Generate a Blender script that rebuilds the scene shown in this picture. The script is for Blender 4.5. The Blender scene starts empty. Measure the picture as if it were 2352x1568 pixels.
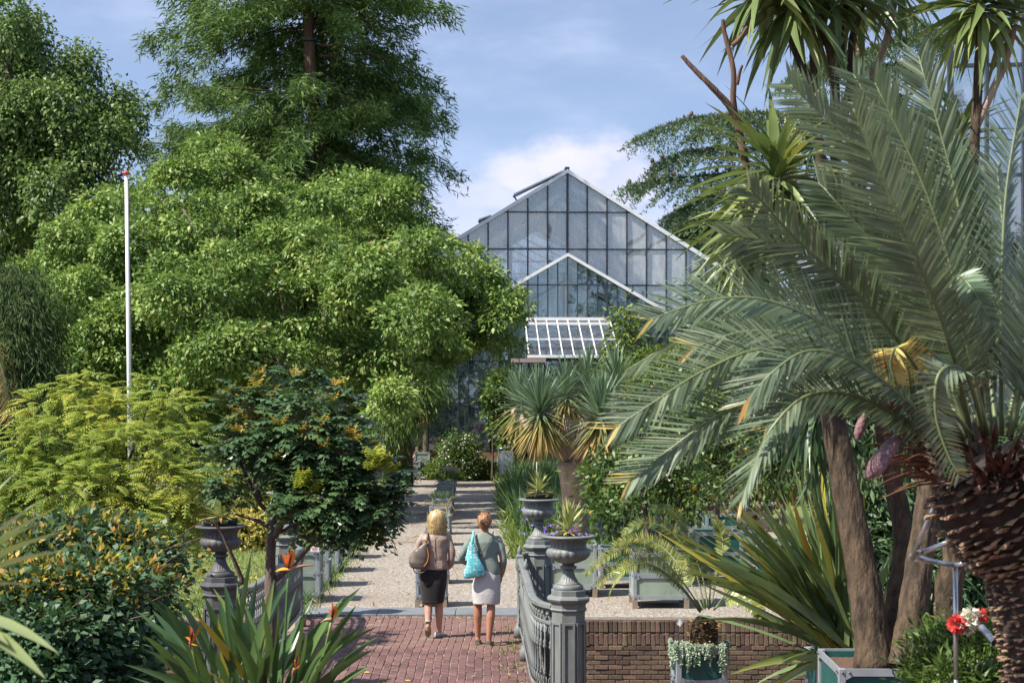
import bpy, math, random
import numpy as np
from mathutils import Vector, Matrix
random.seed(7); rng = np.random.default_rng(7)
S = bpy.context.scene
C = S.collection
R = math.radians
PI = math.pi
# ------------------------------------------------------------------ camera, sky, sun, exposure
CAMH, FPX, HOR = 3.27, 4000.0, 887.0
cam_d = bpy.data.cameras.new('camera'); cam = bpy.data.objects.new('camera', cam_d); C.objects.link(cam)
cam.location = (0, 0, CAMH); cam.rotation_euler = (R(90), 0, 0)
cam_d.sensor_width = 36; cam_d.lens = FPX/2352*36; cam_d.shift_y = 103/2352
cam_d.clip_start = .1; cam_d.clip_end = 6000
cam_d.dof.use_dof = True; cam_d.dof.focus_distance = 24; cam_d.dof.aperture_fstop = 8
S.camera = cam
SUN_EL, SUN_AZ = R(50), R(205)            # sun stands on the -X side, a little behind the camera
sdir = Vector((math.cos(SUN_EL)*math.cos(SUN_AZ), math.cos(SUN_EL)*math.sin(SUN_AZ), math.sin(SUN_EL)))
sun_d = bpy.data.lights.new('sun', 'SUN'); sun_d.energy = 4.0; sun_d.angle = R(.55); sun_d.color = (1, .94, .84)
sun = bpy.data.objects.new('sun', sun_d); C.objects.link(sun); sun.location = (-30, -10, 40)
sun.rotation_euler = sdir.to_track_quat('Z', 'Y').to_euler()
S.view_settings.view_transform = 'Standard'; S.view_settings.look = 'None'
S.view_settings.gamma = 1; S.view_settings.use_curve_mapping = False; S.view_settings.exposure = 1.12
S.cycles.use_denoising = True; S.cycles.max_bounces = 8; S.cycles.transparent_max_bounces = 24
S.cycles.sample_clamp_indirect = 6; S.cycles.caustics_reflective = False; S.cycles.caustics_refractive = False

class NT:
    """small node-tree writer"""
    def __init__(s, tree): s.t = tree; tree.nodes.clear()
    def n(s, typ, ins=None, **kw):
        nd = s.t.nodes.new(typ)
        for k, v in kw.items(): setattr(nd, k, v)
        for k, v in (ins or {}).items(): s.set(nd.inputs[k], v)
        return nd
    def set(s, sock, v):
        if hasattr(v, 'default_value') or isinstance(v, bpy.types.NodeSocket): s.t.links.new(v, sock)
        else:
            if isinstance(v, (tuple, list)) and len(v) == 3 and sock.type == 'RGBA': v = (*v, 1)
            sock.default_value = v
    def math(s, op, a, b=0.0, c=0.0, clamp=False):
        nd = s.n('ShaderNodeMath', operation=op, use_clamp=clamp)
        s.set(nd.inputs[0], a); s.set(nd.inputs[1], b)
        if op in ('MULTIPLY_ADD', 'SMOOTH_MIN'): s.set(nd.inputs[2], c)
        return nd.outputs[0]
    def mix(s, f, a, b, blend='MIX'):
        nd = s.n('ShaderNodeMix', data_type='RGBA', blend_type=blend)
        s.set(nd.inputs[0], f); s.set(nd.inputs[6], a); s.set(nd.inputs[7], b)
        return nd.outputs[2]
    def ramp(s, f, stops):
        nd = s.n('ShaderNodeValToRGB'); s.set(nd.inputs[0], f); cr = nd.color_ramp
        while len(cr.elements) < len(stops): cr.elements.new(.5)
        for e, (p, c) in zip(cr.elements, stops): e.position = p; e.color = (*c, 1)
        return nd.outputs[0]
    def mapr(s, v, a, b, c=0., d=1., smooth=True):
        nd = s.n('ShaderNodeMapRange', interpolation_type='SMOOTHSTEP' if smooth else 'LINEAR')
        for i, x in enumerate((v, a, b, c, d)): s.set(nd.inputs[i], x)
        return nd.outputs[0]
    def noise(s, vec, scale, detail=4, rough=.55):
        nd = s.n('ShaderNodeTexNoise', {'Scale': scale, 'Detail': detail, 'Roughness': rough})
        if vec is not None: s.set(nd.inputs['Vector'], vec)
        return nd.outputs['Fac']

w = bpy.data.worlds.new('World'); S.world = w; w.use_nodes = True
t = NT(w.node_tree)
tc = t.n('ShaderNodeTexCoord').outputs['Generated']
sky = t.n('ShaderNodeTexSky', sky_type='NISHITA', sun_disc=False, sun_elevation=SUN_EL,
          sun_rotation=math.atan2(sdir.x, sdir.y), air_density=1.0, dust_density=.6, ozone_density=2.5, altitude=0)
sx = t.n('ShaderNodeSeparateXYZ', {0: tc})
zc = t.math('MAXIMUM', sx.outputs[2], 0.0)
up = t.n('ShaderNodeCombineXYZ', {0: sx.outputs[0], 1: sx.outputs[1], 2: t.math('MULTIPLY_ADD', zc, 1.9, .09)})
t.set(sky.inputs[0], t.n('ShaderNodeVectorMath', {0: up.outputs[0]}, operation='NORMALIZE').outputs[0])
mp = t.n('ShaderNodeMapping', {'Vector': tc, 'Scale': (7, 7, 20)}).outputs[0]
wn = t.noise(mp, 1.0, 6, .55)
wisp = t.math('MULTIPLY', t.mapr(wn, .42, .80), .42)
# heaped cloud: a few rounded heads whose edge is broken up by noise
mp2 = t.n('ShaderNodeMapping', {'Vector': tc, 'Scale': (28, 28, 40)}).outputs[0]
n2 = t.math('MULTIPLY', t.math('SUBTRACT', t.noise(mp2, 1.0, 7, .6), .5), 1.5)
heads = None
for (hx, hy, rx, ry, wt) in ((1330, 390, 140, 78, 1.05), (1215, 415, 130, 66, .9), (1120, 450, 130, 55, .7), (1000, 500, 260, 70, .55),
                             (1430, 420, 110, 75, .75), (1500, 540, 330, 90, .45), (700, 520, 500, 120, .4), (2200, 560, 700, 140, .4), (-500, 500, 800, 160, .5), (3300, 420, 700, 200, .6)):
    dx, dz = (hx-1176)/FPX, (HOR-hy)/FPX
    ux = t.math('DIVIDE', t.math('SUBTRACT', t.math('DIVIDE', sx.outputs[0], t.math('MAXIMUM', t.math('ABSOLUTE', sx.outputs[1]), .05)), dx), rx/FPX)
    uz = t.math('DIVIDE', t.math('SUBTRACT', sx.outputs[2], dz), ry/FPX)
    d = t.math('SQRT', t.math('ADD', t.math('MULTIPLY', ux, ux), t.math('MULTIPLY', uz, uz)))
    h = t.math('MULTIPLY', t.mapr(t.math('ADD', d, n2), 1.25, .45), wt)
    heads = h if heads is None else t.math('MAXIMUM', heads, h)
low = t.mapr(sx.outputs[2], .13, -.01, 0, .42)
ccol = t.ramp(t.noise(mp2, .7, 4), [(.3, (5.4, 5.2, 6.2)), (.7, (7.0, 6.3, 6.6))])
veil = t.math('MAXIMUM', wisp, low)
s1 = t.mix(t.math('MULTIPLY_ADD', veil, .78, .18), sky.outputs[0], (5.2, 5.7, 7.1))
s2 = t.mix(t.math('MULTIPLY', heads, .62, clamp=True), s1, ccol)
bg = t.n('ShaderNodeBackground', {'Color': s2, 'Strength': .088})
t.n('ShaderNodeOutputWorld', {0: bg.outputs[0]})

# ------------------------------------------------------------------ helpers
def W(x, y, Y): return Vector(((x-1176)*Y/FPX, Y, CAMH-(y-HOR)*Y/FPX))
def G(x, Y, z=0.0): return Vector(((x-1176)*Y/FPX, Y, z))
def nrm(a): return a/np.maximum(np.linalg.norm(a, axis=-1, keepdims=True), 1e-9)
ORG = {}
def link(o, parent=None):
    C.objects.link(o)
    if parent is not None: o.parent = parent
    return o
def tag(o, label=None, cat=None, group=None, kind=None):
    if label: o['label'] = label
    if cat: o['category'] = cat
    if group: o['group'] = group
    if kind: o['kind'] = kind
    return o
def thing(name, loc, label, cat, group=None, rz=0):
    o = bpy.data.objects.new(name, None); o.empty_display_size = .2; link(o)
    o.location = loc; o.rotation_euler.z = rz
    ORG[o.name] = Vector(loc) if rz == 0 else None
    return tag(o, label, cat, group)
def copy_tree(o, parent=None):
    c = o.copy(); link(c, parent)
    for ch in [x for x in o.children]: copy_tree(ch, c)
    return c
def smooth_mesh(me, smooth):
    if smooth and len(me.polygons): me.polygons.foreach_set('use_smooth', np.ones(len(me.polygons), dtype=bool))
class MB:
    def __init__(s): s.v = []; s.f = []; s.m = []
    def add(s, v, f, m=0):
        b = len(s.v); s.v.extend(tuple(map(float, p)) for p in v); s.f.extend(tuple(b+i for i in q) for q in f); s.m.extend([m]*len(f)); return s
    def box(s, c, d, rz=0, m=0, bev=0, M=None):
        hx, hy, hz = d[0]/2, d[1]/2, d[2]/2
        if bev <= 0:
            v = [(x, y, z) for x in (-hx, hx) for y in (-hy, hy) for z in (-hz, hz)]
            f = [(0, 1, 3, 2), (4, 6, 7, 5), (0, 4, 5, 1), (2, 3, 7, 6), (0, 2, 6, 4), (1, 5, 7, 3)]
        else:
            b = min(bev, hx*.9, hy*.9, hz*.9); v = []; ix = {}
            for sx_ in (-1, 1):
                for sy in (-1, 1):
                    for sz in (-1, 1):
                        for a in range(3):
                            p = [sx_*(hx-b), sy*(hy-b), sz*(hz-b)]; p[a] = (sx_*hx, sy*hy, sz*hz)[a]
                            ix[sx_, sy, sz, a] = len(v); v.append(tuple(p))
            f = []
            for q in (-1, 1):
                f.append(tuple(ix[q, j, k, 0] for j, k in ((-1, -1), (1, -1), (1, 1), (-1, 1))[::q]))
                f.append(tuple(ix[j, q, k, 1] for j, k in ((-1, -1), (-1, 1), (1, 1), (1, -1))[::q]))
                f.append(tuple(ix[j, k, q, 2] for j, k in ((-1, -1), (1, -1), (1, 1), (-1, 1))[::q]))
            for j in (-1, 1):
                for k in (-1, 1):
                    f.append((ix[j, k, -1, 0], ix[j, k, 1, 0], ix[j, k, 1, 1], ix[j, k, -1, 1])[::j*k])
                    f.append((ix[j, -1, k, 0], ix[j, -1, k, 2], ix[j, 1, k, 2], ix[j, 1, k, 0])[::j*k])
                    f.append((ix[-1, j, k, 1], ix[1, j, k, 1], ix[1, j, k, 2], ix[-1, j, k, 2])[::j*k])
                    for l in (-1, 1): f.append((ix[j, k, l, 0], ix[j, k, l, 1], ix[j, k, l, 2])[::j*k*l])
        if M is not None: v = [M @ Vector(p) for p in v]
        else:
            cs, sn = math.cos(rz), math.sin(rz)
            v = [(c[0]+x*cs-y*sn, c[1]+x*sn+y*cs, c[2]+z) for x, y, z in v]
        return s.add(v, f, m)
    def bar(s, a, b, wx, wz, m=0, bev=0):
        """square bar from a to b"""
        a, b = Vector(a), Vector(b); y = (b-a); L = y.length; y.normalize()
        x = y.cross(Vector((0, 0, 1))); x = Vector((1, 0, 0)) if x.length < 1e-4 else x.normalized(); z = x.cross(y)
        M = Matrix(((x.x, y.x, z.x, (a.x+b.x)/2), (x.y, y.y, z.y, (a.y+b.y)/2), (x.z, y.z, z.z, (a.z+b.z)/2), (0, 0, 0, 1)))
        return s.box((0, 0, 0), (wx, L, wz), 0, m, bev, M)
    def tube(s, pts, rad, n=8, m=0, cap=True, jit=0):
        pts = [Vector(p) for p in pts]; k = len(pts)
        if not hasattr(rad, '__len__'): rad = [rad]*k
        T = [(pts[min(i+1, k-1)]-pts[max(i-1, 0)]).normalized() for i in range(k)]
        u = T[0].orthogonal().normalized(); V = []
        for i in range(k):
            u = (u-T[i]*u.dot(T[i])).normalized(); w_ = T[i].cross(u)
            for j in range(n):
                a = 2*PI*j/n; r = rad[i]*(1+(random.uniform(-jit, jit) if jit else 0))
                V.append(pts[i]+u*(math.cos(a)*r)+w_*(math.sin(a)*r))
        F = [(i*n+j, i*n+(j+1) % n, (i+1)*n+(j+1) % n, (i+1)*n+j) for i in range(k-1) for j in range(n)]
        if cap: F += [tuple(range(n))[::-1], tuple(range((k-1)*n, k*n))]
        return s.add(V, F, m)
    def lathe(s, prof, c=(0, 0, 0), n=24, m=0, mod=None, rot=0, cap=True):
        """prof: (r, z) from bottom to top; mod(a, i) scales the radius"""
        V = []; k = len(prof)
        for i, (r, z) in enumerate(prof):
            for j in range(n):
                a = 2*PI*j/n+rot; q = r*(mod(a, i) if mod else 1)
                V.append((c[0]+math.cos(a)*q, c[1]+math.sin(a)*q, c[2]+z))
        F = [(i*n+j, i*n+(j+1) % n, (i+1)*n+(j+1) % n, (i+1)*n+j) for i in range(k-1) for j in range(n)]
        if cap: F += [tuple(range(n))[::-1], tuple(range((k-1)*n, k*n))]
        return s.add(V, F, m)
    def poly(s, pts, th, axis=1, m=0):
        """convex polygon extruded by th along an axis"""
        n = len(pts); e = [0, 0, 0]; e[axis] = th
        V = [tuple(p) for p in pts]+[(p[0]+e[0], p[1]+e[1], p[2]+e[2]) for p in pts]
        return s.add(V, [tuple(range(n)), tuple(range(2*n-1, n-1, -1))]+[(i, i+n, (i+1) % n+n, (i+1) % n) for i in range(n)], m)
    def mesh(s, name, mats, smooth=False):
        me = bpy.data.meshes.new(name); me.from_pydata(s.v, [], s.f)
        for x in (mats if isinstance(mats, (list, tuple)) else [mats]): me.materials.append(x)
        if len(set(s.m)) > 1: me.polygons.foreach_set('material_index', s.m)
        smooth_mesh(me, smooth); me.update(); return me
def shift(me, off):
    n = len(me.vertices); a = np.empty(n*3, np.float32); me.vertices.foreach_get('co', a)
    a = a.reshape(-1, 3)-np.array(off, np.float32); me.vertices.foreach_set('co', a.ravel()); me.update()
def add_mesh(name, me, parent=None, local=False):
    """link a mesh; built in world coordinates unless local"""
    o = bpy.data.objects.new(name, me); link(o, parent)
    if parent is not None and not local:
        off = ORG.get(parent.name)
        if off is not None: shift(me, off); ORG[o.name] = off
    return o
def part(name, mb, mats, parent=None, local=False, smooth=False): return add_mesh(name, mb.mesh(name, mats, smooth), parent, local)
def inst(name, me, parent, mat): o = bpy.data.objects.new(name, me); link(o, parent); o.matrix_local = mat; return o
def quadmesh(name, V, mat, nq=1, smooth=False):
    """V: (N, 4, 3) array of quads"""
    V = np.ascontiguousarray(V, np.float32); N = V.shape[0]; me = bpy.data.meshes.new(name)
    me.vertices.add(N*4); me.vertices.foreach_set('co', V.ravel())
    me.loops.add(N*4); me.loops.foreach_set('vertex_index', np.arange(N*4, dtype=np.int32))
    me.polygons.add(N); me.polygons.foreach_set('loop_start', np.arange(0, N*4, 4, dtype=np.int32))
    me.materials.append(mat); me.update(calc_edges=True)
    smooth_mesh(me, smooth); return me
def leaves(P, D, L, Wd, Nn=None, fold=.25):
    """rhombic leaves: base P, direction D, length L, width Wd -> (N,4,3)"""
    P = np.asarray(P, float); D = nrm(np.asarray(D, float)); N = len(P)
    L = np.broadcast_to(np.asarray(L, float), (N,))[:, None]; Wd = np.broadcast_to(np.asarray(Wd, float), (N,))[:, None]
    if Nn is None: Nn = rng.normal(size=(N, 3))+np.array([0, 0, 1.0])
    Sd = nrm(np.cross(D, Nn)); Up = np.cross(Sd, D)
    mid = P+D*L*.45+Up*Wd*fold
    return np.stack([P, mid+Sd*Wd*.5, P+D*L-Up*Wd*fold*.6, mid-Sd*Wd*.5], 1)
def sph(n): return nrm(rng.normal(size=(n, 3)))
def lobes_px(lst, dflt=1.0):
    """(x, y, Y, rx_px, rz_px[, ry_m]) -> centre, radii"""
    out = []
    for q in lst:
        x, y, Y, rx, rz = q[:5]; s_ = Y/FPX; ry = q[5] if len(q) > 5 else rx*s_*dflt
        out.append((np.array(W(x, y, Y)), np.array((rx*s_, ry, rz*s_))))
    return out
def crown(lobes, n_clumps, per, rc, L, Wd, droop=.5, inner=.2, out=.7, flat=.7, jit=.9, shell=(.78, 1.06), fold=.25):
    """leaf clumps over the lobes of a crown; returns quads"""
    vol = np.array([r[0]*r[2]+r[1]*r[2]+r[0]*r[1] for _, r in lobes]); pr = vol/vol.sum(); Q = []
    pick = rng.choice(len(lobes), n_clumps, p=pr)
    c = np.array([lobes[i][0] for i in pick]); r = np.array([lobes[i][1] for i in pick])
    u = sph(n_clumps); u[:, 1] = np.where(u[:, 1] > .55, -u[:, 1], u[:, 1])
    k = rng.uniform(shell[0], shell[1], n_clumps); k = np.where(rng.random(n_clumps) < inner, rng.random(n_clumps)*.75, k)[:, None]
    cc = c+u*r*k; o = nrm(u/r*r.mean(1, keepdims=True))
    sc = rng.uniform(.65, 1.35, n_clumps)
    cp = np.repeat(cc, per, 0); oo = np.repeat(o, per, 0); sc = np.repeat(sc, per)
    off = rng.normal(size=cp.shape)*np.array([1, 1, flat])*rc*.5*sc[:, None]
    P = cp+off
    D = oo*out+nrm(off)*.55+rng.normal(size=cp.shape)*jit*.5; D[:, 2] -= droop
    N = oo*.8+rng.normal(size=cp.shape)*.6; N[:, 2] += .6
    n = len(P)
    return leaves(P, D, L*rng.uniform(.65, 1.25, n), Wd*rng.uniform(.7, 1.25, n), N, fold)
def tufted(lobes, n_tufts, per, rt, L, Wd, droop=.35, up=.55, jit=.5, shell=(.72, 1.08), fold=.2, flat=.75, inner=.12, hang=0):
    """leafy tufts standing on the lobes of a crown: leaves cover the outer side of every tuft"""
    ar = np.array([r[0]*r[2]+r[1]*r[2]+r[0]*r[1] for _, r in lobes]); pk = rng.choice(len(lobes), n_tufts, p=ar/ar.sum())
    c = np.array([lobes[i][0] for i in pk]); r = np.array([lobes[i][1] for i in pk])
    u = sph(n_tufts); u[:, 1] = np.where(u[:, 1] > .45, -u[:, 1], u[:, 1]); k = rng.uniform(*shell, n_tufts); k = np.where(rng.random(n_tufts) < inner, rng.random(n_tufts)*.7, k)
    k = k+np.where(rng.random(n_tufts) < .22, rng.uniform(.05, .28, n_tufts), 0)*(u[:, 2] > -.2)
    tc_ = c+u*r*k[:, None]; o = nrm(u/r*r.mean(1, keepdims=True)); rad = rt*rng.uniform(.55, 1.35, n_tufts)
    cp = np.repeat(tc_, per, 0); oo = np.repeat(o, per, 0); rr = np.repeat(rad, per)[:, None]; n = len(cp)
    v = sph(n); b_ = oo*.7+np.array([0, 0, up]); s_ = np.sum(v*b_, 1); v = np.where((s_ < -.25)[:, None], -v, v)
    P = cp+v*rr*np.array([1, 1, flat])*rng.uniform(.55, 1.05, (n, 1)); P[:, 2] -= hang*rng.random(n)**2*rr[:, 0]
    D = v*.75+oo*.2+rng.normal(size=(n, 3))*jit; D[:, 2] -= droop
    N = v*1.0+rng.normal(size=(n, 3))*.45; N[:, 2] += .5
    return leaves(P, D, L*rng.uniform(.45, 1.35, n), Wd*rng.uniform(.55, 1.3, n), N, fold)
def spline(pts, n=12):
    P = np.array([tuple(p) for p in pts], float)
    if len(P) == 2: return [Vector(P[0]+(P[1]-P[0])*i/n) for i in range(n+1)]
    Q = np.vstack([2*P[0]-P[1], P, 2*P[-1]-P[-2]]); out = []
    for i in range(1, len(Q)-2):
        for j in range(n):
            u = j/n; a, b, c, d = Q[i-1], Q[i], Q[i+1], Q[i+2]
            out.append(Vector(.5*((2*b)+(c-a)*u+(2*a-5*b+4*c-d)*u*u+(3*b-a-3*c+d)*u**3)))
    return out+[Vector(P[-1])]
def lerp_r(a, b, n): return [a+(b-a)*i/(n-1) for i in range(n)]
def limb(mb, pts, r0, r1, n=8, seg=6, jit=.06):
    p = spline(pts, seg); mb.tube(p, lerp_r(r0, r1, len(p)), n, 0, True, jit)
def blade(base, tip, width, arch=.3, side=None, fold=.35, seg=8, prof=None, twist=0, petiole=0, up=Vector((0, 0, 1))):
    """one strap leaf from base to tip as verts, faces (V-shaped section, arched centreline)"""
    base, tip = Vector(base), Vector(tip); d = tip-base; L = d.length
    ctrl = base+d*.45+up*(arch*L)
    V = []; F = []
    if prof is None: prof = lambda u: min(1, .45+u*2.2)*(1-max(0, (u-.45)/.55)**1.7)
    for i in range(seg+1):
        u = i/seg; p = base*(1-u)**2+ctrl*(2*u*(1-u))+tip*u*u
        T = ((ctrl-base)*(1-u)+(tip-ctrl)*u).normalized()
        sd = side if side is not None else T.cross(up)
        sd = (sd-T*sd.dot(T)); sd = T.orthogonal().normalized() if sd.length < 1e-3 else sd.normalized()
        if twist: sd = Matrix.Rotation(twist*u, 3, T) @ sd
        nn = sd.cross(T); wd = width*.5*max(prof(u), .02)
        V += [p-sd*wd+nn*wd*fold, p, p+sd*wd+nn*wd*fold]
        if i: a = (i-1)*3; F += [(a, a+1, a+4, a+3), (a+1, a+2, a+5, a+4)]
    return V, F
# ------------------------------------------------------------------ materials
def newmat(name):
    m = bpy.data.materials.new(name); m.use_nodes = True; return m, NT(m.node_tree)
def M(name, c1, c2=None, rough=.6, scale=6, detail=5, bump=0, bscale=40, metal=0, spec=.5, obj_var=0, coat=0, stretch=(1, 1, 1), grime=None, sheen=0, bdist=.01):
    m, t = newmat(name); tc = t.n('ShaderNodeTexCoord').outputs['Object']
    v = t.n('ShaderNodeMapping', {'Vector': tc, 'Scale': stretch}).outputs[0]
    c2 = c2 or tuple(x*.75 for x in c1)
    col = t.mix(t.mapr(t.noise(v, scale, detail, .65), .3, .7), c1, c2)
    if grime:
        col = t.mix(t.mapr(t.noise(v, grime[1], 6, .7), .52, .72), col, grime[0])
    if obj_var:
        r = t.n('ShaderNodeObjectInfo').outputs['Random']
        hs = t.n('ShaderNodeHueSaturation', {'Color': col, 'Value': t.mapr(r, 0, 1, 1-obj_var, 1+obj_var, False), 'Hue': t.mapr(t.math('FRACT', t.math('MULTIPLY', r, 7.3)), 0, 1, .5-obj_var*.05, .5+obj_var*.05, False)})
        col = hs.outputs[0]
    p = t.n('ShaderNodeBsdfPrincipled', {'Base Color': col, 'Metallic': metal, 'Specular IOR Level': spec, 'Coat Weight': coat,
            'Roughness': t.mapr(t.noise(v, scale*2, 3), .3, .7, max(.03, rough-.1), min(1, rough+.1))})
    if sheen: p.inputs['Sheen Weight'].default_value = sheen
    if bump: t.set(p.inputs['Normal'], t.n('ShaderNodeBump', {'Strength': min(1, bump), 'Distance': bdist, 'Height': t.noise(v, bscale, 5, .6)}).outputs[0])
    t.n('ShaderNodeOutputMaterial', {0: p.outputs[0]}); return m
LEAFK = 1.6
def leafM(name, stops, rough=.5, trans=.3, spec=.4, veins=0, tipc=None):
    """stops: colour ramp over a per-leaf random number"""
    stops = [(p, tuple(x*LEAFK for x in c)) for p, c in stops]
    m, t = newmat(name); g = t.n('ShaderNodeNewGeometry'); oi = t.n('ShaderNodeObjectInfo')
    r = t.math('FRACT', t.math('ADD', g.outputs['Random Per Island'], oi.outputs['Random']))
    col = t.ramp(r, stops); tc = t.n('ShaderNodeTexCoord').outputs['Object']
    col = t.mix(.34, col, t.ramp(t.noise(tc, 1.1, 5), [(.36, tuple(x*.55 for x in stops[0][1])), (.5, stops[len(stops)//2][1]), (.66, tuple(min(1, x*1.7) for x in stops[-2][1]))]))
    if veins: col = t.mix(t.mapr(t.noise(t.n('ShaderNodeMapping', {'Vector': tc, 'Scale': (1, 1, 1)}).outputs[0], 9, 5, .7), .62, .7), col, veins)
    p = t.n('ShaderNodeBsdfPrincipled', {'Base Color': col, 'Roughness': rough, 'Specular IOR Level': spec})
    tr = t.n('ShaderNodeBsdfTranslucent', {'Color': t.mix(.5, col, (.35, .5, .06), 'MULTIPLY') if False else t.mix(.35, col, (.16, .24, .03))})
    sh = t.n('ShaderNodeMixShader', {0: trans, 1: p.outputs[0], 2: tr.outputs[0]})
    t.n('ShaderNodeOutputMaterial', {0: sh.outputs[0]}); return m
def glassM(name, tint, refl=.12, rough=.02, dirt_haze=.1, dcol=(.6, .63, .66), opac=0.0):
    m, t = newmat(name); tc = t.n('ShaderNodeTexCoord').outputs['Object']
    fr = t.n('ShaderNodeFresnel', {'IOR': 1.5}).outputs[0]
    bmp = t.n('ShaderNodeBump', {'Strength': .12, 'Distance': .02, 'Height': t.noise(tc, .9, 2)}).outputs[0]
    gl = t.n('ShaderNodeBsdfGlossy', {'Color': (.97, .97, .95), 'Roughness': rough, 'Normal': bmp})
    tr = t.n('ShaderNodeBsdfTransparent', {'Color': tint})
    a = t.n('ShaderNodeMixShader', {0: t.math('ADD', t.math('MULTIPLY', fr, 1.0), refl, clamp=True), 1: tr.outputs[0], 2: gl.outputs[0]})
    df = t.n('ShaderNodeBsdfDiffuse', {'Color': dcol})
    k = t.math('MULTIPLY', t.mapr(t.noise(t.n('ShaderNodeMapping', {'Vector': tc, 'Scale': (2.2, 2.2, .5)}).outputs[0], 2.2, 6, .7), .3, .75), dirt_haze)  # streaky pale film: dirt, strengthened to imitate hazy sky brightness on the panes
    b = t.n('ShaderNodeMixShader', {0: t.math('ADD', k, opac), 1: a.outputs[0], 2: df.outputs[0]})
    t.n('ShaderNodeOutputMaterial', {0: b.outputs[0]}); return m

def gravelM(name, c1, c2, c3):
    m, t = newmat(name); tc = t.n('ShaderNodeTexCoord').outputs['Object']
    vo = t.n('ShaderNodeTexVoronoi', {'Vector': tc, 'Scale': 26}); vo2 = t.n('ShaderNodeTexVoronoi', {'Vector': tc, 'Scale': 55})
    st = t.ramp(t.n('ShaderNodeSeparateColor', {0: vo.outputs['Color']}).outputs[0], [(0, c2), (.45, c1), (.8, c1), (1, c3)])
    st2 = t.ramp(t.n('ShaderNodeSeparateColor', {0: vo2.outputs['Color']}).outputs[0], [(0, c2), (.5, c1), (1, c3)])
    col = t.mix(.5, st, st2)
    col = t.mix(t.mapr(vo.outputs['Distance'], .35, .75), col, t.mix(.5, col, (.1, .08, .07)))
    col = t.mix(t.mapr(t.noise(tc, .5, 6, .6), .42, .7), col, t.mix(.55, col, (.24, .19, .15)))
    rut = t.noise(t.n('ShaderNodeMapping', {'Vector': tc, 'Scale': (1.6, .16, 1)}).outputs[0], 1.0, 5, .6)
    col = t.mix(t.mapr(rut, .5, .72, 0, .5), col, t.mix(.5, col, (.20, .165, .135)))
    h = t.math('ADD', t.math('MULTIPLY', vo.outputs['Distance'], -1), t.math('MULTIPLY', t.noise(tc, 9, 5), 1.5))
    p = t.n('ShaderNodeBsdfPrincipled', {'Base Color': col, 'Roughness': .9, 'Specular IOR Level': .2,
            'Normal': t.n('ShaderNodeBump', {'Strength': .9, 'Distance': .018, 'Height': h}).outputs[0]})
    t.n('ShaderNodeOutputMaterial', {0: p.outputs[0]}); return m
def brickM(name, c1, c2, mortar, bw=.21, bh=.065, ax='XZ'):
    m, t = newmat(name); tc = t.n('ShaderNodeTexCoord').outputs['Object']
    sp = t.n('ShaderNodeSeparateXYZ', {0: tc})
    v = t.n('ShaderNodeCombineXYZ', {0: t.math('ADD', sp.outputs[0], sp.outputs[1] if ax == 'XZ' else 0), 1: sp.outputs[2] if ax == 'XZ' else sp.outputs[1]}).outputs[0]
    b = t.n('ShaderNodeTexBrick', {'Vector': v, 'Color1': (*c1, 1), 'Color2': (*c2, 1), 'Mortar': (*mortar, 1), 'Scale': 1, 'Mortar Size': .006, 'Brick Width': bw, 'Row Height': bh})
    col = t.mix(t.mapr(t.noise(tc, 3, 5), .35, .7), b.outputs[0], t.mix(.4, b.outputs[0], (.06, .05, .045)))
    p = t.n('ShaderNodeBsdfPrincipled', {'Base Color': col, 'Roughness': .85, 'Normal': t.n('ShaderNodeBump', {'Strength': .6, 'Distance': .006, 'Height': b.outputs['Fac']}).outputs[0]})
    t.n('ShaderNodeOutputMaterial', {0: p.outputs[0]}); return m

m_lawn = M('lawn_soil_and_grass', (.10, .135, .035), (.17, .18, .06), .95, 1.2, 8, .8, 60)
m_grass = leafM('grass_blades', [(0, (.07, .12, .02)), (.5, (.12, .17, .035)), (1, (.24, .25, .08))], .6, .3)
m_gravel = gravelM('pale_gravel', (.375, .335, .285), (.17, .148, .128), (.56, .51, .45))
m_sand = M('sandy_path', (.45, .33, .2), (.36, .27, .17), .95, 3, 6, .5, 50)
m_earth = M('dark_earth', (.07, .05, .035), (.12, .085, .055), .95, 8, 6, 1, 30)
m_bark_mulch = M('bark_mulch', (.16, .085, .05), (.07, .04, .028), .95, 30, 6, 1, 60)
m_water = M('canal_water', (.02, .03, .025), (.03, .04, .03), .08, 1, 3, .2, 6)
m_stone = M('blue_grey_stone', (.20, .215, .23), (.15, .16, .175), .75, 5, 8, .4, 60, obj_var=.08, grime=((.12, .12, .11), 2))
m_paver = M('red_paver', (.165, .076, .07), (.115, .058, .056), .8, 25, 6, .6, 80, obj_var=.28, grime=((.20, .15, .12), 1.2))
m_joint = M('sandy_joint', (.36, .30, .23), (.20, .16, .12), .95, 20, 5, .6, 60)
m_brick = M('weathered_brick', (.19, .11, .075), (.11, .072, .055), .88, 14, 6, .8, 60, obj_var=.42, grime=((.17, .15, .09), 2.2))
m_mortar = M('old_mortar', (.20, .165, .13), (.11, .09, .075), .95, 10, 5, .8, 40)
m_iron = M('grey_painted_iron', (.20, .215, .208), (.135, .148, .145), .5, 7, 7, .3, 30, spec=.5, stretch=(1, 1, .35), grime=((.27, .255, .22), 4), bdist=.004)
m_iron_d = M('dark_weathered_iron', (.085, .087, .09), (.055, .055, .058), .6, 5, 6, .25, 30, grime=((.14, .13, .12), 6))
m_zinc = M('galvanised_steel', (.36, .39, .42), (.28, .305, .33), .45, 9, 6, .1, 30, metal=.35)
m_pipe = M('bright_galvanised_pipe', (.52, .55, .57), (.42, .45, .48), .3, 9, 4, .05, 40, metal=.8)
m_bolt = M('steel_bolt', (.2, .21, .22), None, .4, 20, metal=.7)
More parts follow.
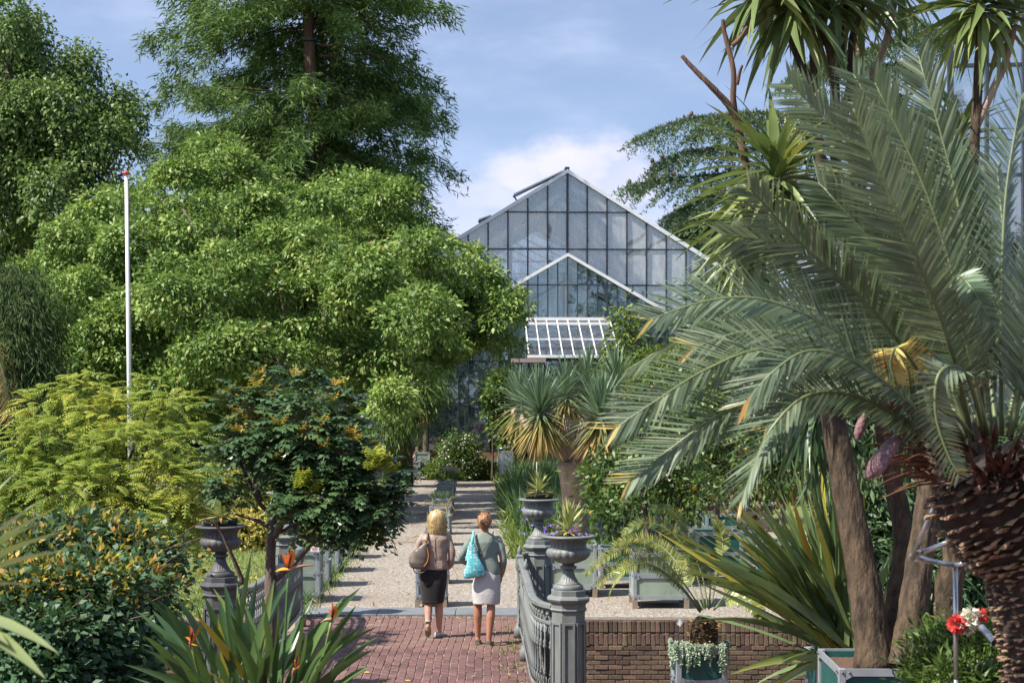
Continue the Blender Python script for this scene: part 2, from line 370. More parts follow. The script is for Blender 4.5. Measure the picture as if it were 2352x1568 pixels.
m_panel_p = M('pale_green_panel', (.27, .325, .255), (.205, .26, .205), .55, 3, 6, .1, 30, obj_var=.12, stretch=(1, 1, .4), grime=((.15, .165, .125), 5))
m_panel_t = M('dark_teal_panel', (.013, .095, .088), (.010, .075, .07), .38, 3, 6, .06, 30, grime=((.03, .10, .095), 5))
m_wood = M('weathered_wood', (.28, .22, .15), (.2, .155, .11), .85, 3, 6, .3, 40, stretch=(1, 1, 8))
m_bark = M('brown_bark', (.105, .07, .048), (.055, .038, .028), .9, 7, 6, 1, 14, stretch=(1, 1, .25), bdist=.035)
m_bark_grey = M('grey_brown_bark', (.17, .125, .10), (.10, .072, .058), .9, 6, 6, 1, 14, stretch=(1, 1, .3), bdist=.035)
m_bark_red = M('reddish_bark', (.18, .10, .068), (.10, .058, .042), .9, 5, 6, 1, 8, stretch=(2, 2, .18), bdist=.035)
m_bark_pale = M('pale_smooth_bark', (.44, .32, .235), (.27, .185, .13), .85, 5, 6, .7, 16, stretch=(1, 1, .6), grime=((.14, .10, .08), 7), bdist=.035)
m_bark_cork = M('corky_bark', (.122, .082, .048), (.026, .018, .011), .95, 13, 7, 1, 22, stretch=(1, 1, .28), grime=((.05, .036, .026), 9), bdist=.035)
m_white = M('white_paint', (.80, .80, .79), (.72, .72, .71), .35, 3, 4, .03, 20)
m_white_d = M('white_frame_paint', (.74, .75, .76), (.66, .67, .68), .4, 3, 4, .03, 20)
m_cream = M('cream_steelwork', (.58, .53, .40), (.52, .47, .35), .5, 3)
m_mull = M('dark_grey_mullion', (.045, .052, .068), (.035, .04, .055), .4, 4, metal=.2)
m_redcap = M('red_knob_paint', (.55, .07, .03), (.45, .06, .03), .35, 6)
m_redbrick = brickM('red_plinth_brick', (.34, .125, .075), (.25, .09, .06), (.3, .24, .2))
m_paving = brickM('terrace_paving', (.17, .08, .07), (.12, .06, .055), (.22, .18, .14), .2, .1, 'XY')
m_glass = glassM('greenhouse_glass', (.9, .93, .95), .14, .015, .30, (.72, .75, .75), .17)
m_glass_roof = glassM('roof_glass', (.86, .9, .92), .1, .05, .22, (.75, .78, .8), .22)
m_glass_dark = glassM('porch_glass', (.62, .70, .70), .10, .015, .10, (.45, .5, .5))
m_glass_tower = glassM('tower_glass', (.7, .76, .78), .26, .015, .12)
# foliage
L_broad = leafM('broad_tree_leaf', [(0, (.036, .084, .016)), (.4, (.078, .148, .029)), (.75, (.135, .205, .045)), (.95, (.23, .28, .075)), (1, (.24, .15, .05))], .5, .34, .45)
L_left = leafM('small_grey_green_leaf', [(0, (.045, .085, .024)), (.5, (.08, .13, .035)), (1, (.15, .185, .05))], .5, .3, .35)
L_cypress = leafM('cypress_needle', [(0, (.028, .062, .017)), (.5, (.05, .095, .024)), (.9, (.085, .135, .032)), (1, (.14, .17, .045))], .55, .3, .3)
L_cedar = leafM('cedar_needle', [(0, (.036, .066, .036)), (.5, (.066, .10, .052)), (1, (.11, .145, .07))], .6, .2, .3)
L_yew = leafM('dark_conifer_needle', [(0, (.020, .036, .014)), (.6, (.036, .058, .020)), (1, (.060, .084, .028))], .75, .2, .12)
L_oak = leafM('dark_oak_leaf', [(0, (.028, .060, .025)), (.6, (.048, .085, .035)), (1, (.08, .115, .045))], .5, .25, .35)
L_yellow = leafM('yellow_green_leaflet', [(0, (.085, .14, .02)), (.5, (.15, .215, .032)), (.88, (.23, .275, .045)), (.97, (.30, .24, .04)), (1, (.34, .13, .04))], .48, .38, .4)
L_mahonia = leafM('glossy_dark_leaflet', [(0, (.014, .036, .016)), (.5, (.028, .062, .024)), (.93, (.052, .090, .030)), (1, (.06, .09, .03))], .36, .12, .6)
L_mah_new = leafM('bronze_new_leaflet', [(0, (.20, .22, .03)), (.5, (.28, .20, .03)), (1, (.32, .10, .035))], .35, .4, .5)
L_mah_lime = leafM('lime_new_leaflet', [(0, (.22, .27, .03)), (1, (.34, .34, .05))], .3, .4, .5)
L_beech = leafM('beech_leaf', [(0, (.020, .048, .022)), (.5, (.036, .078, .034)), (1, (.065, .115, .046))], .5, .22, .45)
L_beech_new = leafM('beech_young_leaf', [(0, (.10, .14, .025)), (.45, (.27, .25, .03)), (.75, (.36, .22, .035)), (1, (.42, .19, .06))], .4, .4, .45)
L_citrus = leafM('citrus_leaf', [(0, (.016, .042, .010)), (.5, (.036, .074, .016)), (.85, (.075, .12, .024)), (1, (.17, .20, .04))], .42, .3, .5)
L_lime = leafM('lime_shrub_leaf', [(0, (.05, .09, .02)), (.6, (.105, .15, .03)), (1, (.20, .23, .06))], .4, .35, .45)
L_rust = leafM('rusty_shrub_leaf', [(0, (.07, .085, .03)), (.6, (.14, .11, .05)), (1, (.24, .12, .06))], .6, .3, .3)
L_willow = leafM('willow_leaf', [(0, (.045, .085, .02)), (1, (.10, .15, .035))], .5, .35, .35)
L_strap = leafM('iris_strap_leaf', [(0, (.026, .062, .022)), (.6, (.052, .098, .032)), (1, (.11, .155, .055))], .45, .3, .4)
L_cordy = leafM('cordyline_leaf', [(0, (.055, .09, .028)), (.6, (.11, .15, .05)), (.9, (.15, .18, .06)), (1, (.28, .26, .05))], .36, .25, .5)
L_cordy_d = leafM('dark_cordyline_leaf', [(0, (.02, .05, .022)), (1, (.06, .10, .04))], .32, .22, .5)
L_dead = leafM('dead_leaf', [(0, (.22, .13, .045)), (.5, (.34, .20, .07)), (1, (.40, .30, .10))], .7, .25, .2)
L_dracaena = leafM('grey_green_dagger_leaf', [(0, (.055, .095, .055)), (.6, (.10, .15, .09)), (1, (.17, .21, .13))], .4, .18, .45)
L_drac_old = leafM('yellowing_dagger_leaf', [(0, (.09, .115, .05)), (.5, (.16, .16, .055)), (1, (.22, .14, .05))], .55, .25, .3)
L_phorm = leafM('flax_leaf', [(0, (.055, .095, .04)), (.5, (.10, .15, .065)), (.82, (.15, .20, .075)), (.95, (.25, .27, .05)), (1, (.40, .30, .03))], .38, .2, .5)
L_phorm_o = leafM('orange_flax_leaf', [(0, (.28, .26, .04)), (.6, (.36, .25, .035)), (1, (.36, .15, .04))], .45, .25, .4)
L_streli = leafM('strelitzia_leaf', [(0, (.026, .06, .022)), (.5, (.045, .09, .032)), (.86, (.07, .115, .036)), (1, (.13, .15, .04))], .34, .2, .5, veins=(.10, .13, .03))
L_streli_y = leafM('yellowing_strelitzia_leaf', [(0, (.30, .27, .03)), (1, (.36, .22, .035))], .4, .25, .45, veins=(.08, .04, .02))
L_cycad = leafM('glaucous_cycad_leaflet', [(0, (.050, .085, .050)), (.5, (.095, .135, .085)), (.85, (.15, .185, .12)), (1, (.23, .245, .17))], .34, .3, .5)
L_cyc_y = leafM('yellowing_cycad_leaflet', [(0, (.20, .21, .08)), (.6, (.36, .27, .08)), (1, (.45, .22, .09))], .5, .25, .4)
L_enceph = leafM('green_cycad_leaflet', [(0, (.06, .098, .025)), (.6, (.115, .148, .035)), (.92, (.19, .185, .04)), (1, (.28, .15, .03))], .36, .2, .5)
L_yucca = leafM('striped_yucca_leaf', [(0, (.14, .17, .05)), (.6, (.24, .26, .09)), (1, (.36, .34, .13))], .4, .2, .45)
L_fg = leafM('broad_sword_leaf', [(0, (.10, .14, .05)), (1, (.18, .21, .09))], .36, .18, .5)
L_sedum = leafM('pale_sedum_bead', [(0, (.20, .27, .19)), (1, (.34, .40, .30))], .5, .2, .4)
L_flower_y = leafM('yellow_flower', [(0, (.30, .25, .06)), (1, (.40, .33, .10))], .6, .4, .2)
L_flower_w = leafM('white_flower', [(0, (.62, .60, .50)), (1, (.78, .76, .68))], .6, .35, .2)
L_flower_r = leafM('red_flower', [(0, (.60, .045, .06)), (1, (.75, .12, .12))], .5, .3, .3)
L_flower_v = leafM('violet_flower', [(0, (.20, .09, .45)), (1, (.34, .20, .62))], .6, .35, .2)
m_orange = M('orange_sepal', (.85, .27, .02), (.90, .36, .03), .35, 8)
m_beak = M('flower_beak', (.20, .22, .08), (.34, .10, .10), .4, 9)
m_blue = M('blue_petal', (.05, .03, .30), None, .4)
m_petiole = M('brown_leaf_base', (.15, .055, .028), (.07, .03, .018), .75, 20, 5, .6, 30, obj_var=.3)
m_scale = M('cycad_trunk_scale', (.44, .30, .19), (.17, .10, .06), .75, 9, 6, .8, 30, obj_var=.45)
m_trunkcore = M('cycad_trunk_core', (.05, .03, .02), (.03, .02, .014), .95, 8, 5, 1, 20, bdist=.035)
m_cone = M('mauve_cone', (.34, .20, .20), (.13, .07, .08), .8, 60, 4, 1, 70)
m_conebud = M('cedar_cone', (.13, .055, .04), (.16, .10, .06), .7, 30)
m_orangefruit = M('citrus_fruit', (.65, .30, .02), None, .45, 30, bump=.2, bscale=200)
# people
m_skin = M('fair_skin', (.50, .285, .205), (.44, .235, .165), .5, 5, 4, .08, 120)  # fair skin, its own even tone
m_skin_t = M('tanned_skin', (.42, .205, .125), (.36, .165, .095), .5, 5, 4, .08, 120)
m_jacket = M('beige_leather_jacket', (.36, .265, .215), (.29, .205, .165), .5, 9, 6, .5, 14)
m_black = M('black_knit', (.012, .011, .012), (.02, .018, .018), .9, 60, 4, .5, 90, sheen=.1)
m_taupe = M('taupe_leather', (.15, .12, .098), (.11, .088, .072), .42, 8, 5, .4, 18)
m_trim = M('orange_trim', (.65, .24, .02), None, .5)
m_knit = M('grey_green_knit', (.205, .25, .215), (.165, .205, .178), .85, 10, 6, .5, 160, sheen=.15)
m_skirt = M('pale_grey_cotton', (.56, .55, .545), (.48, .47, .465), .85, 6, 6, .5, 22)
m_shoe_w = M('pale_canvas', (.62, .58, .52), (.5, .46, .41), .8, 12, bump=.3, bscale=90)
m_sole = M('worn_sole', (.36, .27, .17), (.24, .17, .10), .8, 18, bump=.3)
m_shoe_g = M('grey_brown_shoe', (.17, .155, .125), (.11, .1, .082), .75, 14, bump=.3, bscale=70)
m_strap = M('dark_strap', (.09, .075, .045), None, .6)
m_hairclip = M('dark_hairclip', (.02, .015, .012), None, .3)
def hairM(name, stops):
    m, t = newmat(name); g = t.n('ShaderNodeNewGeometry')
    col = t.ramp(g.outputs['Random Per Island'], stops)
    p = t.n('ShaderNodeBsdfPrincipled', {'Base Color': col, 'Roughness': .42, 'Specular IOR Level': .45})
    t.n('ShaderNodeOutputMaterial', {0: p.outputs[0]}); return m
m_blonde = hairM('blonde_hair', [(0, (.26, .15, .055)), (.5, (.46, .31, .13)), (1, (.68, .52, .28))])
m_auburn = hairM('auburn_hair', [(0, (.16, .07, .03)), (.6, (.30, .145, .055)), (1, (.46, .26, .11))])
def dotM():
    m, t = newmat('turquoise_dotted_cloth'); tc = t.n('ShaderNodeTexCoord').outputs['Object']
    vo = t.n('ShaderNodeTexVoronoi', {'Vector': tc, 'Scale': 26, 'Randomness': .35})
    col = t.mix(t.mapr(vo.outputs['Distance'], .42, .36), (.10, .42, .45), (.46, .60, .68))
    p = t.n('ShaderNodeBsdfPrincipled', {'Base Color': col, 'Roughness': .55, 'Normal': t.n('ShaderNodeBump', {'Strength': .5, 'Distance': .02, 'Height': t.noise(tc, 9, 4)}).outputs[0]})
    t.n('ShaderNodeOutputMaterial', {0: p.outputs[0]}); return m
m_dots = dotM()
# ------------------------------------------------------------------ setting: ground, canal, bridge, walls
def sheet(name, pts, z, mat, kind='structure', parent=None):
    mb = MB(); mb.add([(x, y, z) for x, y in pts], [tuple(range(len(pts)))])
    return tag(part(name, mb, mat, parent), kind=kind)
def px(c, Y): return c-.018*Y                     # the path runs slightly to the -X side
WALLY = 24.35
sheet('lawn', [(-3000, WALLY+.1), (-3.1, WALLY+.1), (-3.1, 25.3), (.35, 25.3), (.35, WALLY+.1), (3000, WALLY+.1), (3000, 4000), (-3000, 4000)], 0, m_lawn)
sheet('canal_water', [(-80, 17.6), (80, 17.6), (80, WALLY+.3), (-80, WALLY+.3)], -1.7, m_water)
mb = MB(); mb.box((0, 3.9, -1.0), (160, 27.8, 2.0)); tag(part('near_terrace', mb, m_paving), kind='structure')
mb = MB(); mb.box((0, -.6, .8), (60, 19.6, 1.58)); tag(part('upper_terrace', mb, m_paving), kind='structure')
gx = lambda c, Ys: [(px(c, y), y) for y in Ys]
left_edge = [(px(-2.5+.10*math.sin(y*.9)+.05*math.sin(y*2.3), y), y) for y in np.arange(25.5, 63, .6)]
right_edge = [(px(.72+.10*math.sin(y*1.1)+.05*math.sin(y*2.9), y), y) for y in np.arange(62.4, 37.9, -.6)]
sheet('gravel_path', left_edge+[(px(-2.5, 63), 63), (px(.72, 63), 63)]+right_edge+[(9, 39.5), (12, 32), (12, WALLY+.1), (.35, WALLY+.1), (.35, 25.3), (-2.9, 25.3)], .005, m_gravel)
sheet('gravel_forecourt', [(-14, 62.6), (16, 62.6), (16, 67), (-14, 67)], .010, m_gravel)
sheet('sand_path', [(-40, 37.6), (-30, 37.0), (-14, 36.6), (-7.5, 36.7), (-3.4, 37.5), (-3.3, 39.3), (-7.5, 38.6), (-14, 38.6), (-30, 39.0), (-40, 39.6)], .006, m_sand)
sheet('planting_bed', [(px(.75, y), y) for y in np.arange(34, 62, 2)]+[(6, 60), (6, 40), (4.0, 38), (1.6, 34)], .012, m_earth)
# bridge deck with its pavers
mb = MB(); mb.box((-1.38, 21.3, -.126), (3.5, 7.4, .22))
deck = tag(part('bridge_deck', mb, m_joint), kind='structure')
pav = []
for i in range(33):
    for j in range(-1, 36):
        x = -2.92+i*.0975; y = 17.75+j*.203+(.1 if i % 2 else 0)
        if 17.7 < y < 24.62+.25*math.cos((x+1.4)*.5)-.05: pav.append((x, y))
vis = [(x, y) for x, y in pav if y > 19.0 and 790 < x*FPX/y+1176 < 1275]
vis.sort(key=lambda p: p[1]); one = set(vis[:300])
mbp = MB(); mbp.box((0, 0, 0), (.089, .193, .05), 0, 0, .006); me_pav = mbp.mesh('paver', m_paver)
mbr = MB()
random.seed(11)
for (x, y) in pav:
    dz, rz = random.uniform(-.006, .004), random.uniform(-.03, .03)
    xx, yy = x+.012*math.sin(y*1.7)+random.uniform(-.003, .003), y+random.uniform(-.006, .006)
    if (x, y) in one: inst('paver', me_pav, deck, Matrix.Translation((xx, yy, -.029+dz)) @ Matrix.Rotation(rz, 4, 'Z'))
    else: mbr.box((xx, yy, -.029+dz), (.089, .193, .05), rz, 0, .006)
tag(part('paver', mbr, m_paver, deck), kind='stuff')
# bluestone strip closing the bridge, laid in a shallow arc
kerb = None; n = 3; mbk = MB()
root = thing('bluestone_strip', (-1.3, 25.1, 0), 'pale blue-grey stone strip between the red pavers and the gravel', 'kerb')
root['kind'] = 'structure'; del root['category'], root['label']
for k in range(n):
    a0, a1 = -3.05+k*1.12, -3.05+(k+1)*1.12-.012; mb = MB(); V = []
    xs = np.linspace(a0, a1, 7); f = lambda x: 24.62+.25*math.cos((x+1.4)*.5)
    for x in xs: V += [(x, f(x)+.03, -.1), (x, f(x)+.03, .012), (x, f(x)+.80, .016), (x, f(x)+.80, -.1)]
    F = [(i*4+j, i*4+(j+1) % 4, i*4+4+(j+1) % 4, i*4+4+j) for i in range(6) for j in range(4)]+[(0, 3, 2, 1), (24, 25, 26, 27)]
    mb.add(V, F); part('stone_slab', mb, m_stone, root)
# brick canal walls: two upright courses on top, stretchers below
def brick_wall(x0, x1, label, y=WALLY, rows=13, vis=None):
    root = thing('brick_wall', ((x0+x1)/2, y, -1.5), label, 'wall')
    mb = MB(); mb.box(((x0+x1)/2, y+.147, -.86), (x1-x0, .27, 1.70)); part('mortar_core', mb, m_mortar, root)
    off = ORG[root.name]; cells = []
    for r in range(2):
        nx = int((x1-x0)/.066)
        for i in range(nx): cells.append((x0+.033+i*.066, -.085-r*.172+(.02 if (i % 2) else 0)*(-1 if r else 1)-(0 if r or i % 2 == 0 else .02), .057, .158))
    for r in range(rows):
        z = -.385-r*.068; sh = .1 if r % 2 else 0
        for i in range(int((x1-x0)/.2)+1):
            x = x0+.1+i*.2+sh
            if x0+.05 < x < x1-.05: cells.append((x, z, .19, .057))
    cells.sort(key=lambda c: (-c[1], abs(c[0]-(vis or x0))))
    up = MB(); up.box((0, 0, 0), (.058, .11, .160), 0, 0, .005); me_u = up.mesh('brick', m_brick)
    st = MB(); st.box((0, 0, 0), (.190, .11, .058), 0, 0, .005); me_s = st.mesh('brick', m_brick); rest = MB()
    for k, (x, z, w_, h_) in enumerate(cells):
        d = random.uniform(-.006, .005); ro = random.uniform(-.014, .014); z += random.uniform(-.002, .002)
        if k < 300: inst('brick', me_u if h_ > w_ else me_s, root, Matrix.Translation(Vector((x, y+.055+d, z))-off) @ Matrix.Rotation(ro, 4, 'Y'))
        else: rest.box((x, y+.055+d, z), (w_, .11, h_), 0, 0, .005)
    if rest.v: tag(part('brick', rest, m_brick, root), kind='stuff')
    cp = MB()
    cp.box(((x0+x1)/2, y+.15, .0), (x1-x0, .28, .02)); part('coping_mortar', cp, m_mortar, root)
    return root
brick_wall(.95, 4.45, 'weathered brown brick canal wall under the gravel court with the planters', vis=1)
brick_wall(-6.4, -3.35, 'weathered brick canal wall below the lawn, glimpsed behind the orange flowers', vis=-4.6)
brick_wall(4.45, 9.0, 'brick canal wall continuing behind the flax plant and the cordyline tub', rows=4)
brick_wall(-22, -6.4, 'long brick canal wall below the lawn past the beech hedge', rows=6)
mb = MB(); mb.box((-1.4, WALLY+.2, -1.0), (4.4, .3, 1.5)); tag(part('bridge_abutment', mb, m_mortar), kind='structure')

# ------------------------------------------------------------------ pillars with urns, railings
def pillar(loc, label, dark=False):
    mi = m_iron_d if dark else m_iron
    root = thing('bridge_pillar', loc, label, 'pillar', 'octagonal pillars at the corners of the bridge')
    q = R(22.5); c = 1/math.cos(q)
    def oc(name, prof, n=8):
        mb = MB(); mb.lathe([(r*(c if n == 8 else 1), z) for r, z in prof], n=n, rot=q if n == 8 else 0); return part(name, mb, mi, root, True, n > 8)
    oc('base', [(.235, 0), (.235, .10), (.215, .13), (.195, .15), (.195, .17)])
    oc('shaft', [(.163, .17), (.163, 1.03)])
    fr = MB(); fr.box((0, 0, .15), (.118, .02, .022)); fr.box((0, 0, .83), (.118, .02, .022)); fr.box((-.049, 0, .49), (.02, .02, .66)); fr.box((.049, 0, .49), (.02, .02, .66))
    me = fr.mesh('panel_frame', mi)
    for k in range(8): inst('panel_frame', me, root, Matrix.Rotation(k*PI/4, 4, 'Z') @ Matrix.Translation((0, -.168, .08)))
    oc('frieze', [(.172, 1.03), (.182, 1.045), (.172, 1.06), (.172, 1.10)])
    oc('cornice', [(.172, 1.10), (.19, 1.115), (.205, 1.135), (.212, 1.15), (.205, 1.165), (.176, 1.18), (.170, 1.185), (.170, 1.235), (.16, 1.24)])
    oc('round_plinth', [(.148, 1.24), (.15, 1.25), (.15, 1.275), (.138, 1.285), (.13, 1.292)], 32)
    return root
def urn(loc, label, dark=False, liner=False):
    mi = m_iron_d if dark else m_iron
    root = thing('stone_urn', loc, label, 'urn', 'cast urns standing on the bridge pillars')
    N = 80; ct = MB()
    ct.lathe([(.118, 0), (.115, .012), (.10, .022), (.088, .04), (.066, .08), (.055, .12), (.052, .15)], n=N, mod=lambda a, i: 1+(.05*math.cos(a*20) if 2 < i < 6 else 0)); part('stem', ct, mi, root, True, True)
    cl = MB(); cl.lathe([(.05, .15), (.075, .156), (.084, .168), (.082, .182), (.062, .19), (.058, .205)], n=40); part('collar', cl, mi, root, True, True)
    g = lambda a, i: 1+(.045*(abs(math.cos(a*9))-.5) if 1 <= i <= 5 else 0)
    bl = MB(); bl.lathe([(.058, .205), (.11, .222), (.175, .25), (.212, .288), (.220, .325), (.206, .352), (.188, .362)], n=N*2, mod=g); part('gadrooned_bowl', bl, mi, root, True, True)
    nk = MB(); nk.lathe([(.188, .362), (.176, .372), (.174, .40), (.184, .43), (.212, .456), (.235, .464)], n=N*2, mod=lambda a, i: 1+(.03*math.cos(a*22) if 1 <= i <= 3 else 0)); part('leafy_neck', nk, mi, root, True, True)
    rm = MB(); rm.lathe([(.235, .464), (.266, .470), (.273, .478), (.270, .488), (.258, .493), (.218, .495), (.205, .488), (.20, .44)], n=64, cap=False); part('rim', rm, mi, root, True, True)
    so = MB(); so.lathe([(.2, .452), (.12, .465), (.01, .47)], n=24); part('soil', so, m_earth, root, True)
    if liner:
        ln = MB(); ln.lathe([(.172, .47), (.182, .56), (.188, .562), (.188, .548), (.176, .52), (.16, .5)], n=40); part('plastic_liner', ln, m_black, root, True, True)
    return root
P_RN, P_RF, P_LN, P_LF = (.565, 17.45, 0), (.36, 23.1, 0), (-3.12, 18.65, 0), (-3.2, 24.6, 0)
pillar(P_RN, 'grey octagonal iron pillar beside the brick wall, with sunlit recessed panels')
pillar(P_RF, 'shaded octagonal pillar at the far end of the railing next to the gravel court')
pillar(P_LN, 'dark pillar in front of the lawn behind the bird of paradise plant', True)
pillar(P_LF, 'pale pillar largely hidden behind the trunk of the dark glossy shrub tree')
U = lambda p: (p[0], p[1], 1.29)
urn(U(P_RN), 'sunlit grey urn with violet flowers round its yucca, nearest the brick wall')
urn(U(P_RF), 'grey urn with black liner in front of the irises beside the gravel path', liner=True)
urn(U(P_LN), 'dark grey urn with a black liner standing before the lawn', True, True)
urn(U(P_LF), 'pale urn hidden behind the trunk and leaves of the dark glossy tree')
def railing(pts, posts, label, ends=()):
    root = thing('iron_railing', (pts[0][0], pts[0][1], 0), label, 'railing')
    P = spline([(x, y, 0) for x, y in pts], 10); L = [0]
    for a, b in zip(P, P[1:]): L.append(L[-1]+(b-a).length)
    def at(s):
        for i in range(1, len(P)):
            if L[i] >= s: u = (s-L[i-1])/max(1e-6, L[i]-L[i-1]); return P[i-1].lerp(P[i], u), (P[i]-P[i-1]).normalized()
        return P[-1], (P[-1]-P[-2]).normalized()
    def rail(name, z, wx, wz):
        mb = MB(); V = []; n = 40
        for i in range(n+1):
            p, T = at(L[-1]*i/n); s = Vector((T.y, -T.x, 0))*wx/2
            V += [p-s+Vector((0, 0, z-wz/2)), p+s+Vector((0, 0, z-wz/2)), p+s+Vector((0, 0, z+wz*.3)), p+s*.6+Vector((0, 0, z+wz/2)), p-s*.6+Vector((0, 0, z+wz/2)), p-s+Vector((0, 0, z+wz*.3))]
        F = [(i*6+j, i*6+(j+1) % 6, i*6+6+(j+1) % 6, i*6+6+j) for i in range(n) for j in range(6)]+[tuple(range(6))[::-1], tuple(range(n*6, n*6+6))]
        mb.add(V, F); part(name, mb, m_iron, root)
    rail('top_rail', 1.06, .085, .045); rail('middle_rail', .89, .035, .03); rail('bottom_rail', .2, .04, .035)
    b = MB(); b.lathe([(.009, 0), (.009, .14), (.02, .15), (.009, .165), (.009, .40), (.017, .41), (.024, .43), (.014, .45), (.022, .47), (.012, .49), (.009, .50), (.009, .67)], n=8)
    for sg in (-1, 1):
        b.tube([(0, sg*.004, .02), (0, sg*.032, .05), (0, sg*.036, .09), (0, sg*.02, .12)], [.007, .009, .008, .004], 5)
        b.tube([(0, sg*.004, .56), (0, sg*.03, .58), (0, sg*.034, .61), (0, sg*.022, .635)], [.006, .008, .008, .004], 5)
    b.lathe([(.001, .145), (.016, .175), (.001, .225)], n=6)
    me = b.mesh('baluster', m_iron, True); off = ORG[root.name]
    lat = MB()
    for k in range(2):
        lat.bar((0, -.05, .022+.13*k), (0, .05, .022+.13*(1-k)), .014, .014)
    lat.lathe([(.003, .07), (.022, .08), (.024, .087), (.022, .094), (.003, .104)], n=10)
    ml = lat.mesh('lattice_cross', m_iron)
    nb = int(L[-1]/.115)
    for i in range(nb):
        p, T = at((i+.5)*L[-1]/nb); a = math.atan2(-T.x, T.y)
        inst('baluster', me, root, Matrix.Translation(p-off+Vector((0, 0, .215))) @ Matrix.Rotation(a, 4, 'Z'))
        p, T = at((i+1)*L[-1]/nb); inst('lattice_cross', ml, root, Matrix.Translation(p-off+Vector((0, 0, .885))) @ Matrix.Rotation(math.atan2(-T.x, T.y), 4, 'Z'))
    pm = MB(); pm.lathe([(.075, 0), (.075, .12), (.06, .14), (.055, .17), (.034, .2), (.034, .62), (.042, .64), (.034, .66), (.032, .86), (.045, .88), (.055, .92), (.055, 1.02), (.048, 1.04), (.03, 1.06), (.024, 1.08), (.03, 1.10), (.034, 1.12), (.028, 1.15), (.012, 1.185), (.003, 1.2)], n=12)
    mp_ = pm.mesh('railing_post', m_iron, True)
    for (x, y) in posts: inst('railing_post', mp_, root, Matrix.Translation(Vector((x, y, 0))-off))
    return root
railing([(.42, 17.5), (.30, 17.75), (.215, 18.3), (.18, 19.6), (.14, 21.2), (.10, 22.6), (.13, 22.95), (.24, 23.08)], [(.165, 20.8), (.10, 22.7)], 'curved grey iron railing with scrolls beside the walking women')
railing([(-2.98, 18.7), (-2.88, 19.1), (-2.84, 20.0), (-2.86, 22.0), (-2.88, 23.6), (-2.95, 24.3), (-3.06, 24.55)], [(-2.86, 21.6), (-2.89, 23.8)], 'grey iron railing behind the orange bird of paradise flower')

# ------------------------------------------------------------------ glasshouses
def clip(poly, a, b, c):                           # keep a*x+b*z<=c
    out = []
    for i, p in enumerate(poly):
        q = poly[(i+1) % len(poly)]; dp, dq = a*p[0]+b*p[1]-c, a*q[0]+b*q[1]-c
        if dp <= 0: out.append(p)
        if dp*dq < 0: u = dp/(dp-dq); out.append((p[0]+(q[0]-p[0])*u, p[1]+(q[1]-p[1])*u))
    return out
def gable_front(root, xs, zs, apex, k, hw, mw, glass, y=0, mull=m_mull, ext=0.0, thick=None):
    for i, x in enumerate(xs):
        zt = apex-k*abs(x)-.02+ext
        if zt > zs[0]:
            mb = MB(); wx = mw*(1.5 if thick and i in thick else 1); mb.box((x, y-.035, (zs[0]+zt)/2), (wx, .075, zt-zs[0]), 0, 0, .006); part('mullion', mb, mull, root, True)
    for z in zs:
        hx = min(hw, (apex-z)/k)
        if hx > .2: mb = MB(); mb.box((0, y-.02, z), (2*hx, .05, mw*.85)); part('rail', mb, mull, root, True)
    for x0, x1 in zip(xs, xs[1:]):
        for z0, z1 in zip(zs, zs[1:]+[apex]):
            p = [(x0+.012, z0+.01), (x1-.012, z0+.01), (x1-.012, z1-.01), (x0+.012, z1-.01)]
            p = clip(clip(p, k, 1, apex-.08), -k, 1, apex-.08)
            if len(p) > 2 and max(q[1] for q in p)-z0 > .06:
                j, j2 = random.uniform(-.010, .010), random.uniform(-.012, .012); mb = MB()
                mb.poly([(q[0], y+.014+j*(q[1]-z0)+j2*(q[0]-x0), q[1]) for q in p][::-1], .008); part('pane', mb, glass, root, True)
def verge(root, apex, k, hw, wd, depth, mat, y=0):
    for sg in (-1, 1):
        mb = MB(); a = Vector((0, y, apex+.02)); b = Vector((sg*hw, y, apex+.02-k*hw)); n = Vector((sg*k, 0, 1)).normalized()*wd
        f = [a+Vector((0, -depth, 0)), b+Vector((0, -depth, 0)), b+Vector((0, .12, 0)), a+Vector((0, .12, 0))]
        V = [p for p in f]+[p-n for p in f]; V[4].x = V[7].x = 0
        mb.add(V, [(0, 1, 2, 3), (7, 6, 5, 4), (0, 4, 5, 1), (1, 5, 6, 2), (2, 6, 7, 3), (3, 7, 4, 0)]); part('verge_board', mb, mat, root, True)
def foliage_stuff(name, lobes, n, per, rc, L, Wd, mat, **kw):
    return tag(add_mesh(name, quadmesh(name, crown(lobes, n, per, rc, L, Wd, **kw), mat)), kind='stuff')
GH = thing('greenhouse', (2.1, 66, 0), 'big gabled greenhouse with grey framed panes and white roof edges at the path end', 'greenhouse', rz=R(2.5))
AP, KK, HWD, DEP = 11.46, .618, 12.0, 24
xs = [i*.752 for i in range(-16, 17)]; zs = [1.07, 2.66, 4.22, 5.67, 7.10, 8.46, 9.86]
mb = MB(); mb.box((0, .10, .51), (2*HWD, .3, 1.02)); part('brick_plinth', mb, m_redbrick, GH, True)
mb = MB(); mb.box((0, .0, 1.045), (2*HWD+.1, .42, .05)); part('sill', mb, m_stone, GH, True)
gable_front(GH, xs, zs, AP, KK, HWD, .055, m_glass, thick=(16,), ext=-.12)
verge(GH, AP, KK, HWD, .17, .16, m_white_d)
